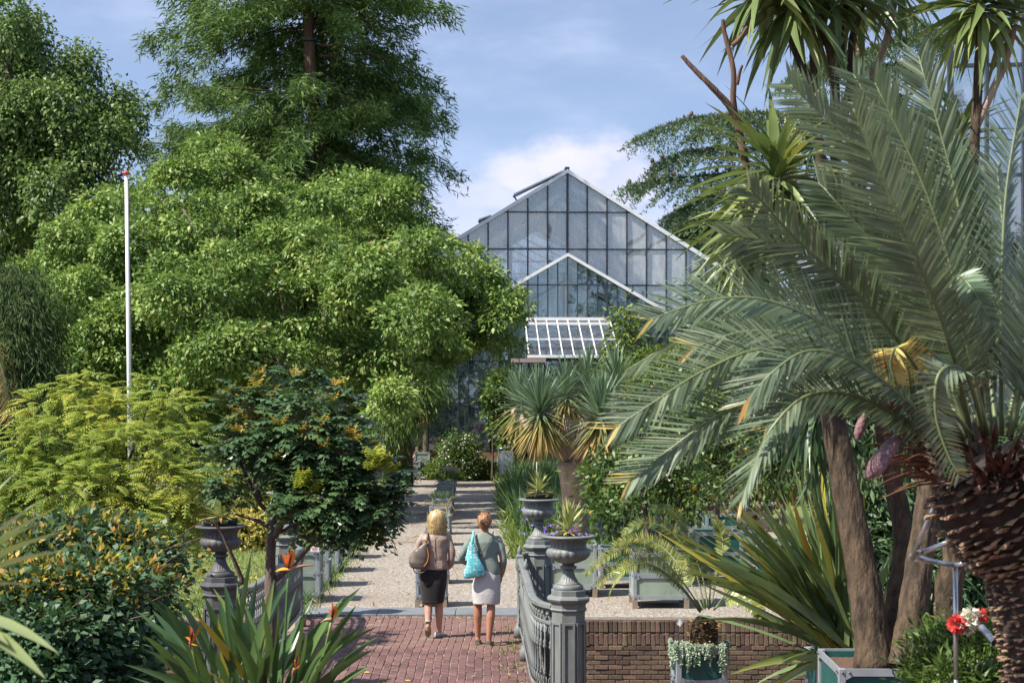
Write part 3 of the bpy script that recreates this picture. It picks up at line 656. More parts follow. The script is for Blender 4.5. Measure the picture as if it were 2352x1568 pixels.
for sg in (-1, 1):
    mb = MB(); b = (sg*HWD, AP-KK*HWD)
    mb.add([(0, .15, AP), (b[0], .15, b[1]), (b[0], DEP, b[1]), (0, DEP, AP)], [(0, 1, 2, 3)]); part('roof_glazing', mb, m_glass_roof, GH, True)
    mb = MB(); mb.add([(sg*HWD, .15, 0), (sg*HWD, DEP, 0), (sg*HWD, DEP, b[1]), (sg*HWD, .15, b[1])], [(0, 1, 2, 3)]); part('side_glazing', mb, m_glass_roof, GH, True)
    for j in range(0, DEP, 3):
        mb = MB(); mb.bar((0, j+.3, AP-.32), (sg*HWD, j+.3, b[1]-.32), .11, .2); part('rafter', mb, m_cream, GH, True)
    gb = MB()
    for j in range(1, 32): gb.bar((0, j*.752+.1, AP+.02), (sg*HWD, j*.752+.1, b[1]+.02), .05, .05)
    part('glazing_bars', gb, m_white_d, GH, True)
    for j in range(1, 7):
        x = sg*j*1.8; mb = MB(); mb.bar((x, .3, AP-KK*abs(x)-.16), (x, DEP, AP-KK*abs(x)-.16), .07, .09); part('purlin', mb, m_cream, GH, True)
mb = MB(); mb.box((0, DEP/2, AP+.06), (.16, DEP, .12)); part('ridge_cap', mb, m_mull, GH, True)
for i in range(-5, 6):
    x = i*2.256; mb = MB(); z1 = AP-KK*abs(x)-.3
    if z1 > 2: mb.box((x+.11, .22, z1/2), (.12, .14, z1)); part('inner_post', mb, m_cream, GH, True)
for j, z in enumerate((8.9, 8.55, 8.2, 7.85)):
    mb = MB(); mb.box((-.6, 5+j*2.8, z), (min(11, 2*(AP-z)/KK-.6), .08, .07)); part('cross_tie', mb, m_cream, GH, True)
for j in range(5):
    mb = MB(); mb.bar((-6, 2+j*3.6, 7.6), (6, 4+j*3.6, 7.5), .04, .04); mb.bar((-2.5, 2+j*3.6, 9.9), (3, 4+j*3.6, 7.4), .04, .04); part('wind_brace', mb, m_white_d, GH, True)
bk = MB(); bk.add([(-HWD, DEP, 0), (HWD, DEP, 0), (HWD, DEP, AP-KK*HWD), (0, DEP, AP), (-HWD, DEP, AP-KK*HWD)], [(0, 1, 2, 3, 4)]); part('rear_glazing', bk, m_glass_roof, GH, True)
for (x0, x1, lift) in ((-1.9, -.12, .22), (-3.3, -2.9, .10)):   # raised ridge vents
    mb = MB(); n = Vector((-KK, 0, 1)).normalized()
    a, b = Vector((x1, .5, AP-KK*abs(x1)+.06)), Vector((x0, .5, AP-KK*abs(x0)+.06))+n*lift
    mb.bar(a, b, 1.2, .05); part('roof_vent', mb, m_white_d, GH, True)
    mb = MB(); mb.bar(b, b-n*lift, .05, .05); part('vent_stay', mb, m_mull, GH, True)
fl = MB(); fl.add([(-HWD, .3, .02), (HWD, .3, .02), (HWD, DEP, .02), (-HWD, DEP, .02)], [(0, 1, 2, 3)]); part('floor', fl, m_earth, GH, True)
for z, x0, x1 in ((2.0, -8, -.8), (2.32, -8, -.8), (1.72, -8, -.8)):
    mb = MB(); mb.bar((x0, 1.2, z), (x1, 1.2, z), .06, .06); part('heating_pipe', mb, m_white_d, GH, True)
il = []
for k in range(26):
    x, y = rng.uniform(-9, 11), rng.uniform(68.5, 84); z = rng.uniform(1.2, 5.2)-abs(x)*.12
    il.append((np.array((2.1+x, y, z)), np.array((rng.uniform(1, 2.2), 1.3, rng.uniform(.9, 2.2)))))
foliage_stuff('indoor_foliage', il, 900, 14, .7, .55, .16, L_broad, droop=.7)
# entrance wing: its own gable four metres in front, with a lean-to glazed canopy
GP = thing('glass_porch', (1.98, 62, 0), 'small gabled glass porch in front of the big greenhouse with dark bars', 'porch', rz=R(1.5))
xs = [i*.353 for i in range(-14, 15)]; zs = [1.0, 2.6, 4.2, 5.66, 6.88]
gable_front(GP, xs, zs, 7.98, .575, 4.94, .034, m_glass_dark, ext=-.1)
verge(GP, 7.98, .575, 5.2, .13, .22, m_white)
mb = MB(); mb.box((0, .1, .5), (9.9, .25, 1.0)); part('brick_plinth', mb, m_redbrick, GP, True)
for sg in (-1, 1):
    mb = MB(); z = 7.98-.575*4.94; mb.add([(0, .15, 7.96), (sg*4.94, .15, z), (sg*4.94, 3.8, z), (0, 3.8, 7.96)], [(0, 1, 2, 3)]); part('roof_glazing', mb, m_glass_roof, GP, True)
    mb = MB(); mb.bar((0, .35, 7.1), (sg*4.9, .35, 4.3), .06, .08); part('rafter', mb, m_bark_red, GP, True)
    mb = MB(); mb.add([(sg*4.94, .15, 0), (sg*4.94, 3.8, 0), (sg*4.94, 3.8, z), (sg*4.94, .15, z)], [(0, 1, 2, 3)]); part('side_glazing', mb, m_glass_dark, GP, True)
mb = MB(); mb.box((-.12, .3, 4), (.09, .09, 7.4)); part('inner_post', mb, m_cream, GP, True)
x0, x1 = -1.52, 1.5; zt, zb, yb = 5.60, 4.27, -4.0
mb = MB(); mb.bar((x0-.05, -.06, zt+.06), (x1+.05, -.06, zt+.06), .14, .12); part('canopy_head_rail', mb, m_white, GP, True)
mb = MB(); mb.bar((x0-.05, yb, zb), (x1+.05, yb, zb), .1, .1); part('canopy_eave_rail', mb, m_white, GP, True)
mb = MB(); mb.bar((x0-.6, yb-.1, zb-.14), (x0+.55, yb-.1, zb-.14), .16, .13); part('gutter', mb, M('pink_grey_gutter', (.38, .29, .27), None, .6), GP, True)
n = 8
for i in range(n+1):
    x = x0+(x1-x0)*i/n; mb = MB(); mb.bar((x, -.08, zt), (x, yb, zb), .036, .06); part('canopy_bar', mb, m_white, GP, True)
    if i < n:
        xa, xb = x+.03, x0+(x1-x0)*(i+1)/n-.03
        for u0, u1 in ((0, .52), (.54, 1)):
            mb = MB(); L_ = lambda u: (-.08+(yb+.08)*u, zt+(zb-zt)*u-.01)
            (ya, za), (yc, zc2) = L_(u0), L_(u1); mb.poly([(xa, ya, za), (xb, ya, za), (xb, yc, zc2), (xa, yc, zc2)], -.01, 2); part('canopy_pane', mb, glassM('canopy_glass', (.74, .82, .9), .22, .02, .12) if i == 0 and u0 == 0 else bpy.data.materials['canopy_glass'], GP, True)
mb = MB(); mb.bar((x0, yb*.53, zt+(zb-zt)*.53), (x1, yb*.53, zt+(zb-zt)*.53), .05, .05); part('canopy_purlin', mb, m_white, GP, True)
for sg in (0, 1):
    mb = MB(); xx = (x0, x1)[sg]; mb.bar((xx, yb, 0), (xx, yb, zb-.1), .09, .09); part('canopy_post', mb, m_mull, GP, True)
    mb = MB(); mb.bar((xx, -.3, 4.9), ((x1, x0)[sg], yb+.3, zb+.05), .03, .03); part('canopy_brace', mb, m_mull, GP, True)
    mb = MB(); mb.poly([(xx, -.1, .9), (xx, yb, .9), (xx, yb, zb-.1), (xx, -.1, zt-.1)], .01, 0); part('canopy_side_glass', mb, m_glass_dark, GP, True)
for i in range(1, 6):
    x = x0+(x1-x0)*i/6; mb = MB(); mb.bar((x, yb, 0), (x, yb, zb-.1), .05, .05); part('canopy_front_mullion', mb, m_mull, GP, True)
    if i < 6: mb = MB(); mb.box((x-.25, yb+.02, 2.1), (.46, .01, 4.0)); part('canopy_front_pane', mb, m_glass_dark, GP, True)
# tall glasshouse at the side
TX, TY = 8.8, 35.0
TW = thing('tall_glasshouse', (TX, TY, 0), 'tall dark framed glass building rising behind the palm leaves', 'greenhouse', rz=R(-6))
topz = lambda x: 10.1+.62*x if x < 6 else 13.8-.62*(x-6)
xs = [i*.72 for i in range(0, 17)]; zs = [.6, 2.9, 5.2, 7.5, 9.7]
for i, x in enumerate(xs):
    mb = MB(); mb.box((x, -.05, topz(x)/2), (.12 if i == 0 else .07, .12, topz(x)), 0, 0, .01); part('mullion', mb, m_mull, TW, True)
for z in zs: mb = MB(); mb.box((5.76, -.03, z), (11.5, .07, .07)); part('rail', mb, m_mull, TW, True)
for xa, xb in zip(xs, xs[1:]):
    for z0, z1 in zip(zs, zs[1:]+[99]):
        j = random.uniform(-.012, .012); mb = MB(); za, zb_ = min(z1, topz(xa))-.03, min(z1, topz(xb))-.03
        mb.poly([(xa+.03, j, z0+.03), (xb-.03, j*.3, z0+.03), (xb-.03, -j, zb_), (xa+.03, -j*.5, za)][::-1], .01); part('pane', mb, m_glass_tower, TW, True)
mb = MB(); mb.bar((-.1, -.06, 10.1), (6, -.06, 13.85), .14, .16); part('verge', mb, m_mull, TW, True)
mb = MB(); mb.bar((6, -.06, 13.85), (11.6, -.06, 10.3), .14, .16); part('verge', mb, m_mull, TW, True)
mb = MB(); mb.add([(0, 0, 0), (0, 14, 0), (0, 14, 10.1), (0, 0, 10.1)], [(0, 1, 2, 3)]); part('side_glazing', mb, m_glass_dark, TW, True)
mb = MB(); mb.add([(0, 0, 10.1), (0, 14, 10.1), (6, 14, 13.8), (6, 0, 13.8)], [(0, 1, 2, 3)]); part('roof_glazing', mb, m_glass_roof, TW, True)
for j in range(1, 12): mb = MB(); mb.box((1.6+j*.8, 3+(j % 3)*1.5, 4.5), (.14, .14, 9)); part('inner_post', mb, m_white_d, TW, True)
mb = MB(); mb.box((6, 10, 4.5), (11.4, .1, 9)); part('shade_screen', mb, M('dark_shade_cloth', (.09, .11, .105), (.06, .075, .07), .8), TW, True)
# ------------------------------------------------------------------ trees
def tree(name, base, label, cat, bark, limbs, quads, leafmat, group=None, crown_name='crown', extra=()):
    root = thing(name, base, label, cat, group)
    for i, (pts, r0, r1) in enumerate(limbs):
        mb = MB(); limb(mb, pts, r0, r1, 9 if r0 > .1 else 6, 7); part('trunk' if i == 0 else 'branch', mb, bark, root, smooth=True)
    if quads is not None and len(quads): add_mesh(crown_name, quadmesh(crown_name, quads, leafmat), root)
    for nm, q, m in extra: add_mesh(nm, quadmesh(nm, q, m), root)
    return root
# --- broad green tree left of the path
lb = lobes_px([(120, 640, 44, 70, 60), (175, 580, 45, 75, 60), (215, 515, 46, 45, 45), (120, 730, 43, 80, 60), (200, 690, 42.5, 95, 75), (300, 600, 44, 100, 80), (330, 480, 46, 75, 80),
    (400, 410, 47, 75, 75), (480, 385, 47.5, 60, 60), (575, 385, 48, 65, 65), (440, 520, 45, 95, 90), (560, 500, 46, 90, 90), (640, 430, 47.5, 55, 50), (300, 760, 42, 110, 85), (420, 680, 42, 120, 90),
    (190, 830, 42, 110, 60), (540, 640, 42.5, 90, 70), (500, 800, 41.5, 110, 80), (660, 560, 45, 60, 80), (730, 480, 46, 70, 65), (810, 450, 46, 70, 50), (870, 500, 45, 80, 70), (760, 590, 43, 90, 75),
    (860, 640, 42, 100, 85), (960, 590, 43, 85, 65), (1035, 610, 43.5, 65, 45), (1075, 640, 44, 42, 42), (720, 730, 41.5, 110, 90), (960, 720, 41, 120, 90), (1080, 690, 42, 85, 70), (1125, 690, 42.5, 50, 60),
    (1090, 770, 41.5, 70, 45), (1150, 785, 42, 36, 30), (850, 820, 41, 110, 65), (985, 800, 42, 70, 45), (868, 915, 40, 60, 50), (820, 890, 41, 60, 50), (650, 850, 42, 110, 70), (400, 880, 43, 150, 70), (1110, 740, 42, 60, 60),
    (250, 920, 43, 130, 60), (560, 930, 43, 120, 60), (710, 950, 42.5, 80, 50)], .9)
lb = [(c+np.array([rng.normal(0, .28), rng.uniform(-1.3, 1.8), rng.normal(0, .25)]), r*rng.uniform(.52, .90)) for c, r in lb]+[(c+np.array([rng.normal(0, .5), 3.2, rng.normal(0, .3)]), r*1.0) for c, r in lb[::2]]
q = tufted(lb, 1500, 118, .50, .155, .076, droop=.5, shell=(.84, 1.12), inner=.06, flat=.6, up=.8)
TB = G(690, 45.5)
br = [([TB, TB+Vector((.1, 0, 1.8)), W(705, 900, 45.4), W(690, 780, 45)], .34, .24)]
for (x, y, Y) in ((560, 820, 43), (430, 700, 43.5), (250, 650, 44), (860, 780, 42.5), (1030, 720, 42.5), (790, 560, 44.5), (600, 520, 46), (420, 480, 46), (960, 880, 41.5), (300, 830, 43.5), (1130, 730, 42.5), (640, 640, 43.5)):
    e = W(x, y, Y); b0 = W(700+random.uniform(-12, 12), random.uniform(800, 900), 45.2); br.append(([b0, b0.lerp(e, .45)+Vector((0, -.2, -.35)), e], .15, .03))
tree('broadleaf_tree', TB, 'spreading bright green leafy tree overhanging the path behind the white flagpole', 'tree', m_bark_grey, br, q, L_broad)
# --- tall swamp cypress behind it
def conifer(base, H, prof, nb, rng_seed, spray, sprays, bias=None, z0=2.0, droop=.25, up=.12):
    r = np.random.default_rng(rng_seed); Q = []; br = []
    for i in range(nb):
        f = (i+.5)/nb; z = z0+(H-z0)*f; az = i*2.39996+r.uniform(-.3, .3); Lb = prof(z, az)*r.uniform(.78, 1.12)
        if Lb < .15 or (bias and not bias(z, az)): continue
        up, droop = r.uniform(-.08, .34), r.uniform(.12, .52); d = np.array([math.cos(az), math.sin(az), 0.]); b = np.array(base)+[0, 0, z]; pts = []
        for k in range(6):
            u = k/5; pts.append(b+d*Lb*u+np.array([0, 0, Lb*(up*u*1.5-droop*u*u)]))
        br.append(pts); n = int(sprays*max(.35, Lb/4))
        u = r.uniform(.04, 1.0, n)**.75; side = np.array([-d[1], d[0], 0.])
        p = b+d*(Lb*u)[:, None]; p[:, 2] += Lb*(up*u*1.5-droop*u*u)
        spread = (.10+.22*Lb*.5*(1-abs(u-.45)))*r.uniform(-1, 1, n)
        p += side*spread[:, None]; p[:, 2] += r.normal(0, .14, n)-abs(spread)*.35-r.random(n)**2*.55*u
        for m in range(spray[0]):
            dd = d*r.uniform(.1, .9, (n, 1))+side*(np.sign(spread)[:, None]*.4+r.normal(0, .55, (n, 1)))+r.normal(0, .35, (n, 3)); dd[:, 2] -= r.uniform(.05, .8, n)
            Q.append(leaves(p+r.normal(0, .13, (n, 3)), dd, spray[1]*r.uniform(.5, 1.3, n), spray[2]*r.uniform(.7, 1.3, n), r.normal(size=(n, 3))+[0, 0, .8], .15))
    return np.concatenate(Q), br
CB = G(735, 65)
def cprof(z, az):
    y = HOR-(z-CAMH)*FPX/65; right = math.cos(az) > 0
    if right: l = .9*np.interp(y, [-250, 0, 60, 150, 210, 300, 360, 400, 440, 480, 600, 900], [4.5, 4.9, 4.2, 5.4, 4.0, 5.0, 5.4, 3.9, 4.3, 3.8, 3.0, 2])
    else: l = np.interp(y, [-250, 0, 30, 100, 150, 200, 260, 330, 400, 600, 900], [5.5, 6.2, 6.1, 5.4, 4.0, 4.6, 4.3, 6.6, 5.8, 4.6, 3])
    return float(l)*1.12
q, bs = conifer(CB, 20.5, cprof, 225, 4, (12, .36, .050), 74, bias=lambda z, az: not (math.sin(az) < -.35 and 14.2 < z < 17.2 and abs(math.cos(az)) < .9), z0=3.5)
lim = [([CB, CB+Vector((.05, 0, 6)), W(735, 400, 65), W(716, 200, 65), W(705, 0, 65), W(700, -260, 65)], .36, .15)]
lim.append(([CB+Vector((.5, .6, 0)), W(757, 400, 65.8), W(765, 150, 65.8), W(772, 0, 65.8), W(775, -200, 65.8)], .24, .1))
for b in bs[::3]: lim.append((b, .055, .012))
cyp = tree('swamp_cypress', CB, 'tall feathery conifer with a bare reddish trunk rising above the broad tree', 'tree', m_bark_red, lim, q, L_cypress)
mb = MB(); mb.lathe([(.30, 0), (.33, .01), (.33, .09), (.30, .10)], c=tuple(W(710, 97, 65)), n=18); part('dark_band', mb, m_mull, cyp)
# --- small leaved tree at the far side
lb = lobes_px([(30, 40, 60, 70, 60), (60, 90, 61, 70, 60), (10, 150, 60, 60, 80), (120, 190, 60, 60, 60), (190, 160, 61, 60, 50), (170, 250, 59, 90, 60), (60, 260, 58, 90, 70), (240, 250, 60, 60, 60), (290, 270, 61, 45, 45), (250, 330, 59, 70, 60),
    (110, 350, 58, 90, 60), (310, 310, 61, 30, 40), (20, 380, 58, 60, 60), (220, 400, 58.5, 70, 60), (140, 440, 58, 60, 60), (250, 460, 60, 50, 45), (20, 470, 58, 60, 50), (60, 560, 60, 80, 60), (200, 540, 60, 60, 50), (-60, 250, 60, 120, 200), (-80, 500, 60, 120, 100), (110, 600, 61, 70, 40), (150, 640, 60, 90, 60), (230, 600, 61, 70, 70)], .9)
lb = [(c+np.array([0, rng.uniform(-1.5, 1.5), 0]), r*rng.uniform(.6, .95)) for c, r in lb]
q = tufted(lb, 720, 95, .66, .18, .11, droop=.8, hang=1.4, up=.3, shell=(.4, 1.22), flat=.9)
TB = G(95, 60)
br = [([TB, W(70, 620, 60), W(45, 500, 60), W(20, 380, 60), W(-10, 250, 60)], .42, .16)]
for (x0, y0, x1, y1) in ((60, 560, 110, 430), (30, 470, 60, 340), (110, 430, 210, 370), (80, 520, 130, 400), (20, 380, 80, 200), (80, 520, 160, 500), (0, 330, 30, 60), (130, 400, 260, 300), (40, 430, -40, 350)):
    br.append(([W(x0, y0, 60), W((x0+x1)/2, (y0+y1)/2+8, 59.6), W(x1, y1, 59.4)], .20, .05))
tree('maidenhair_tree', TB, 'tall airy tree with small leaves and dark limbs behind the flagpole', 'tree', m_bark, br, q, L_left)
# --- dark weeping conifer at the edge and evergreens behind
def weeping(name, base, label, lb, n, per, mat, rc=.5, L=.35, Wd=.05, **kw):
    q = crown(lb, n, per, rc, L, Wd, droop=1.5, inner=.1, out=.35, flat=.9, **kw)
    return tree(name, base, label, 'tree', m_bark, [([Vector(base), Vector(base)+Vector((0, 0, 2.5)), Vector(base)+Vector((.05, 0, 5))], .22, .08)], q, mat)
weeping('weeping_conifer', G(20, 38), 'very dark drooping conifer at the edge of the garden below the small leaved tree', lobes_px([(10, 680, 38, 70, 50), (50, 740, 37.5, 70, 60), (20, 820, 37, 80, 70), (70, 880, 37, 60, 60), (30, 960, 36.5, 90, 80), (60, 1040, 36.5, 80, 60), (-60, 800, 38, 80, 150), (0, 1080, 36, 90, 60)]), 2300, 24, L_yew, L=.22, Wd=.03)
weeping('weeping_willow', G(935, 57), 'small weeping tree with fine hanging leaves before the greenhouse', lobes_px([(950, 880, 57, 60, 50), (930, 930, 56.5, 55, 55), (975, 900, 56.5, 30, 40), (890, 970, 56.5, 36, 50)]), 300, 22, L_willow, rc=.6, L=.3, Wd=.035)
lb = lobes_px([(520, 700, 75, 500, 160), (150, 700, 72, 300, 200), (850, 760, 74, 240, 130), (500, 930, 70, 600, 120), (-150, 750, 70, 300, 240), (700, 620, 78, 220, 100)], .12)
tag(add_mesh('far_woodland', quadmesh('far_woodland', crown(lb, 2600, 12, 1.6, .6, .3, inner=.3, droop=.3), L_oak)), 'dark mass of trees closing the view behind the lawn', kind='stuff')
# --- cedar: flat drooping branch layers with short needle tufts and upright cones
def cedar(root_base, label, branches, seed, dens=52):
    r = np.random.default_rng(seed); Q = []; lim = []; cones = []
    for (pts, width, sag) in branches:
        width *= 1.35
        P = spline(pts, 10); A = np.array([tuple(p) for p in P]); lim.append((pts, .10, .015)); n = len(A); tot = 0
        for i in range(2, n):
            u = i/(n-1); T = A[i]-A[i-1]; seglen = np.linalg.norm(T); T = T/seglen; sd = np.array([-T[1], T[0], 0.]); sd = sd/max(.2, np.linalg.norm(sd)); tot += seglen
            for s in (-1, 1):
                for m in range(2):
                    wl = width*(.25+.75*math.sin(PI*min(1, u*.82+.1)))*r.uniform(.5, 1.15); st = A[i]-T*seglen*r.random()
                    e = st+sd*s*wl*r.uniform(.35, .9)+T*wl*.75+np.array([0, 0, -sag*wl*r.uniform(.35, 1.2)]); k = max(4, int(wl*dens/4))
                    uu = (np.arange(k)+r.random(k))/k; mid = (st+e)/2+np.array([0, 0, .14*wl]); c = st*((1-uu)**2)[:, None]+mid*(2*uu*(1-uu))[:, None]+e*(uu**2)[:, None]
                    c = np.repeat(c, 3, 0); nn = len(c)
                    D = r.normal(size=(nn, 3))*.6+T*.4; D[:, 2] += .35
                    Q.append(leaves(c+r.normal(0, .025, (nn, 3)), D, .20*r.uniform(.7, 1.2, nn), .05, None, .1))
            if r.random() < .16: cones.append(A[i]+sd*r.uniform(-.5, .5)*width*.6+np.array([0, 0, .06]))
    base = Vector(root_base)
    t_ = tree('cedar_tree', base, label, 'tree', m_bark, [([base, base+Vector((0, 0, 8)), base+Vector((.1, 0, 16)), base+Vector((0, 0, 26))], .6, .2)]+lim, np.concatenate(Q), L_cedar)
    cm = MB(); cm.lathe([(.02, 0), (.07, .03), (.085, .1), (.07, .18), (.02, .22)], n=8); me = cm.mesh('cone', m_conebud, True)
    for c in cones: inst('cone', me, t_, Matrix.Translation(Vector(c)-ORG[t_.name]))
    return t_
B = lambda *p: [W(x, y, 72+(Y-52)*1.4) for x, y, Y in p]
brs = [(B((1960, 350, 53), (1780, 290, 51.5), (1610, 268, 50), (1460, 318, 49)), 1.5, .7), (B((1960, 300, 53), (1820, 265, 51), (1680, 262, 50), (1600, 300, 49)), 1.5, .8), (B((1960, 420, 53), (1780, 350, 50.5), (1600, 345, 49.5), (1500, 380, 49)), 1.4, .8),
       (B((1960, 480, 53), (1800, 400, 51), (1600, 405, 49.5), (1440, 428, 48.5)), 1.6, .6), (B((1960, 520, 53), (1780, 450, 51), (1640, 450, 49.5), (1530, 500, 49)), 1.5, .8), (B((1960, 560, 53), (1820, 500, 51), (1700, 510, 49.5), (1620, 545, 49)), 1.4, .8),
       (B((1960, 40, 53), (2050, 30, 51.5), (2130, 60, 50.5), (2180, 110, 50)), 1.5, .8), (B((1960, 120, 53), (1900, 130, 51), (1870, 150, 50), (1830, 180, 49)), 1.3, .7), (B((1960, 160, 53), (2060, 150, 51), (2120, 170, 50), (2190, 220, 49)), 1.6, .8),
       (B((2200, 60, 55), (2060, 95, 52), (1990, 120, 51), (1940, 150, 50)), 1.4, .6), (B((1960, 230, 53), (2080, 230, 51), (2150, 260, 50), (2210, 300, 49)), 1.5, .8), (B((1960, 300, 53), (2060, 300, 51), (2140, 330, 50), (2210, 380, 49)), 1.5, .8),
       (B((1960, 380, 53), (2060, 400, 51), (2140, 430, 50), (2200, 480, 49)), 1.6, .8), (B((1960, 560, 53), (2080, 560, 51), (2160, 600, 50)), 1.6, .8)]
brs += [(B((1960, -60, 53), (1850, -40, 51.5), (1760, 10, 50.5)), 1.4, .7), (B((1960, -120, 53), (2060, -110, 51.5), (2150, -70, 50.5)), 1.4, .7), (B((1960, -200, 53), (1880, -210, 52), (1800, -170, 51)), 1.2, .7), (B((1960, -260, 53), (2040, -270, 52), (2110, -240, 51)), 1.1, .7), (B((1960, -300, 53), (1950, -310, 51), (1930, -280, 50)), 1.0, .7), (B((1960, -330, 53), (2000, -345, 53.5), (2040, -330, 54)), .9, .6)]
cedar(G(1965, 74), 'blue-green cedar with flat drooping branches and upright brown cones behind the cabbage trees', brs, 5)
# --- oak behind the greenhouse edge
lb = lobes_px([(1590, 540, 88, 40, 40), (1640, 560, 88, 55, 50), (1620, 610, 87, 60, 40), (1680, 600, 88, 50, 50), (1720, 560, 89, 50, 60), (1660, 660, 88, 80, 50), (1580, 570, 88, 25, 30)])
tree('oak_tree', G(1660, 88), 'dark round-lobed tree beyond the sloping greenhouse roof', 'tree', m_bark, [([G(1660, 88), W(1660, 650, 88), W(1650, 580, 88)], .35, .12)], tufted(lb, 260, 60, .75, .30, .18), L_oak)
# --- flowering/lime shrubs and greenery on the far bank of the court
def bush(name, base, label, lb, n, per, rc, L, Wd, mat, cat='bush', bark=m_bark, group=None, extra=(), stem=1.0, **kw):
    base = Vector(base)
    return tree(name, base, label, cat, bark, [([base, base+Vector((.03, 0, stem*.5)), base+Vector((-.04, .02, stem))], .05, .02)], crown(lb, n, per, rc, L, Wd, **kw), mat, group, 'foliage', extra)
bush('large_shrub', G(1560, 50), 'tall light green shrub with arching sprays below the porch roof edge', lobes_px([(1520, 880, 50, 90, 70), (1600, 860, 50.5, 90, 60), (1480, 920, 49, 70, 70), (1580, 950, 49, 100, 70), (1680, 900, 50, 90, 80), (1440, 800, 51, 25, 60), (1445, 740, 51, 12, 40), (1650, 1000, 49, 120, 60), (1420, 860, 51, 40, 50)]), 1500, 16, .5, .2, .075, L_lime, stem=2.4, droop=.3)
bush('dark_shrub', G(1780, 52), 'dense dark shrub filling the gap behind the palm trunk', lobes_px([(1780, 800, 53, 160, 110), (1950, 820, 54, 160, 150), (1850, 950, 51, 200, 110), (2100, 900, 54, 180, 180), (2270, 900, 55, 140, 200), (2050, 700, 56, 160, 100), (1700, 720, 54, 110, 80)], .5), 1900, 15, .8, .3, .11, L_oak, stem=3)
bush('evergreen_shrub', G(2050, 22), 'dark evergreen shrub closing the gap between the cabbage tree trunks', lobes_px([(2000, 1120, 22, 90, 90), (2110, 1180, 22, 90, 90), (1960, 1260, 21.5, 80, 80), (2080, 1320, 21.5, 110, 90), (2220, 1150, 22.5, 100, 120), (2200, 1330, 22, 110, 100), (2330, 1250, 22.5, 90, 160), (2300, 1050, 23, 100, 80)]), 900, 14, .35, .24, .045, L_oak, stem=1.4)
bush('rusty_shrub', G(1640, 42), 'low rusty brown and green shrub behind the potted citrus trees', lobes_px([(1640, 1060, 42, 90, 55), (1700, 1100, 42, 80, 55), (1580, 1090, 42, 60, 45), (1760, 1080, 42.5, 70, 70)]), 800, 18, .4, .13, .035, L_rust, stem=1.0, droop=.1)
bush('yellow_shrub', G(580, 36), 'shrub covered with small yellow flowers behind the dark urn', lobes_px([(560, 1130, 36, 70, 70), (610, 1110, 36.5, 60, 60), (530, 1180, 35.5, 60, 45), (640, 1180, 35.5, 60, 60), (590, 1200, 35, 80, 50), (690, 1150, 36, 50, 50)]), 190, 20, .3, .11, .05, L_flower_y, stem=1, extra=[('leaf_mass', crown(lobes_px([(580, 1150, 36.3, 105, 90), (640, 1190, 36, 80, 60)]), 620, 16, .4, .15, .05), L_lime)], droop=.1)
# --- pinnate-leaved yellow-green tree
def pinnate(centres, outs, nl, L, lw, ll, droop, seed, wide=1.0, per_gap=None):
    """compound leaves: each a drooping rachis with paired leaflets"""
    r = np.random.default_rng(seed); Q = []
    n = len(centres); a = r.uniform(0, 2*PI, n); D = nrm(outs*.8+np.stack([np.cos(a), np.sin(a), r.uniform(-.1, .5, n)], 1)*.8)
    Sd = nrm(np.cross(D, np.array([0, 0, 1.0]))+r.normal(0, .12, (n, 3))); Ln = L*r.uniform(.6, 1.2, n)
    for k in range(nl):
        u = .18+.82*k/(nl-1); p = centres+D*(Ln*u)[:, None]; p[:, 2] -= droop*Ln*u*u; T = D.copy(); T[:, 2] -= 2*droop*u; T = nrm(T)
        w_ = math.sin(PI*min(1, .25+u*.68))*wide
        for s in (-1, 1):
            dd = Sd*s+T*.45; dd[:, 2] -= .28
            Q.append(leaves(p, dd, ll*w_*r.uniform(.8, 1.15, n), lw*r.uniform(.8, 1.2, n), np.cross(Sd, T)*1.0+[0, 0, .5], .15))
    u = np.linspace(0, 1, 4)
    for a_, b_ in zip(u, u[1:]):
        pa = centres+D*(Ln*a_)[:, None]; pb = centres+D*(Ln*b_)[:, None]; pa[:, 2] -= droop*Ln*a_*a_; pb[:, 2] -= droop*Ln*b_*b_; w2 = Sd*.004
        Q.append(np.stack([pa-w2, pa+w2, pb+w2, pb-w2], 1))
    return np.concatenate(Q)
def on_lobes(lobes, n, shell=(.6, 1.05)):
    vol = np.array([r[0]*r[2] for _, r in lobes]); pk = rng.choice(len(lobes), n, p=vol/vol.sum()); u = sph(n); u[:, 1] = np.where(u[:, 1] > .4, -u[:, 1], u[:, 1])
    c = np.array([lobes[i][0] for i in pk]); r = np.array([lobes[i][1] for i in pk]); return c+u*r*rng.uniform(*shell, (n, 1)), nrm(u/r)
lb = lobes_px([(110, 940, 22, 70, 45), (190, 900, 22, 60, 45), (340, 910, 22.4, 50, 40), (260, 960, 21.5, 90, 50), (400, 950, 22, 60, 50), (120, 1020, 21.2, 100, 55), (290, 1040, 20.8, 120, 60), (430, 1030, 21.5, 60, 60), (60, 1100, 20.8, 90, 60), (200, 1120, 20.3, 130, 60), (380, 1110, 20.6, 100, 60), (330, 1180, 20.3, 110, 50), (450, 1150, 21, 60, 55), (30, 1180, 20.5, 80, 60), (150, 1200, 20.5, 120, 50), (440, 1200, 20.6, 60, 40)])
c_, o_ = on_lobes(lb, 2300); q = pinnate(c_, o_, 9, .34, .022, .085, .5, 5)
TB = G(210, 22)
br = [([TB, W(215, 1280, 21.8), W(225, 1180, 21.6), W(240, 1130, 21.4)], .10, .06)]
for (x, y) in ((110, 960), (200, 930), (340, 930), (420, 1000), (290, 1060), (60, 1120), (390, 1110), (330, 1180), (450, 1150), (150, 1190), (120, 1040), (240, 1010)): br.append(([W(235, 1140, 21.4), W((235+x)/2+10, (1140+y)/2+18, 21.2), W(x, y, 21.2)], .035, .008))
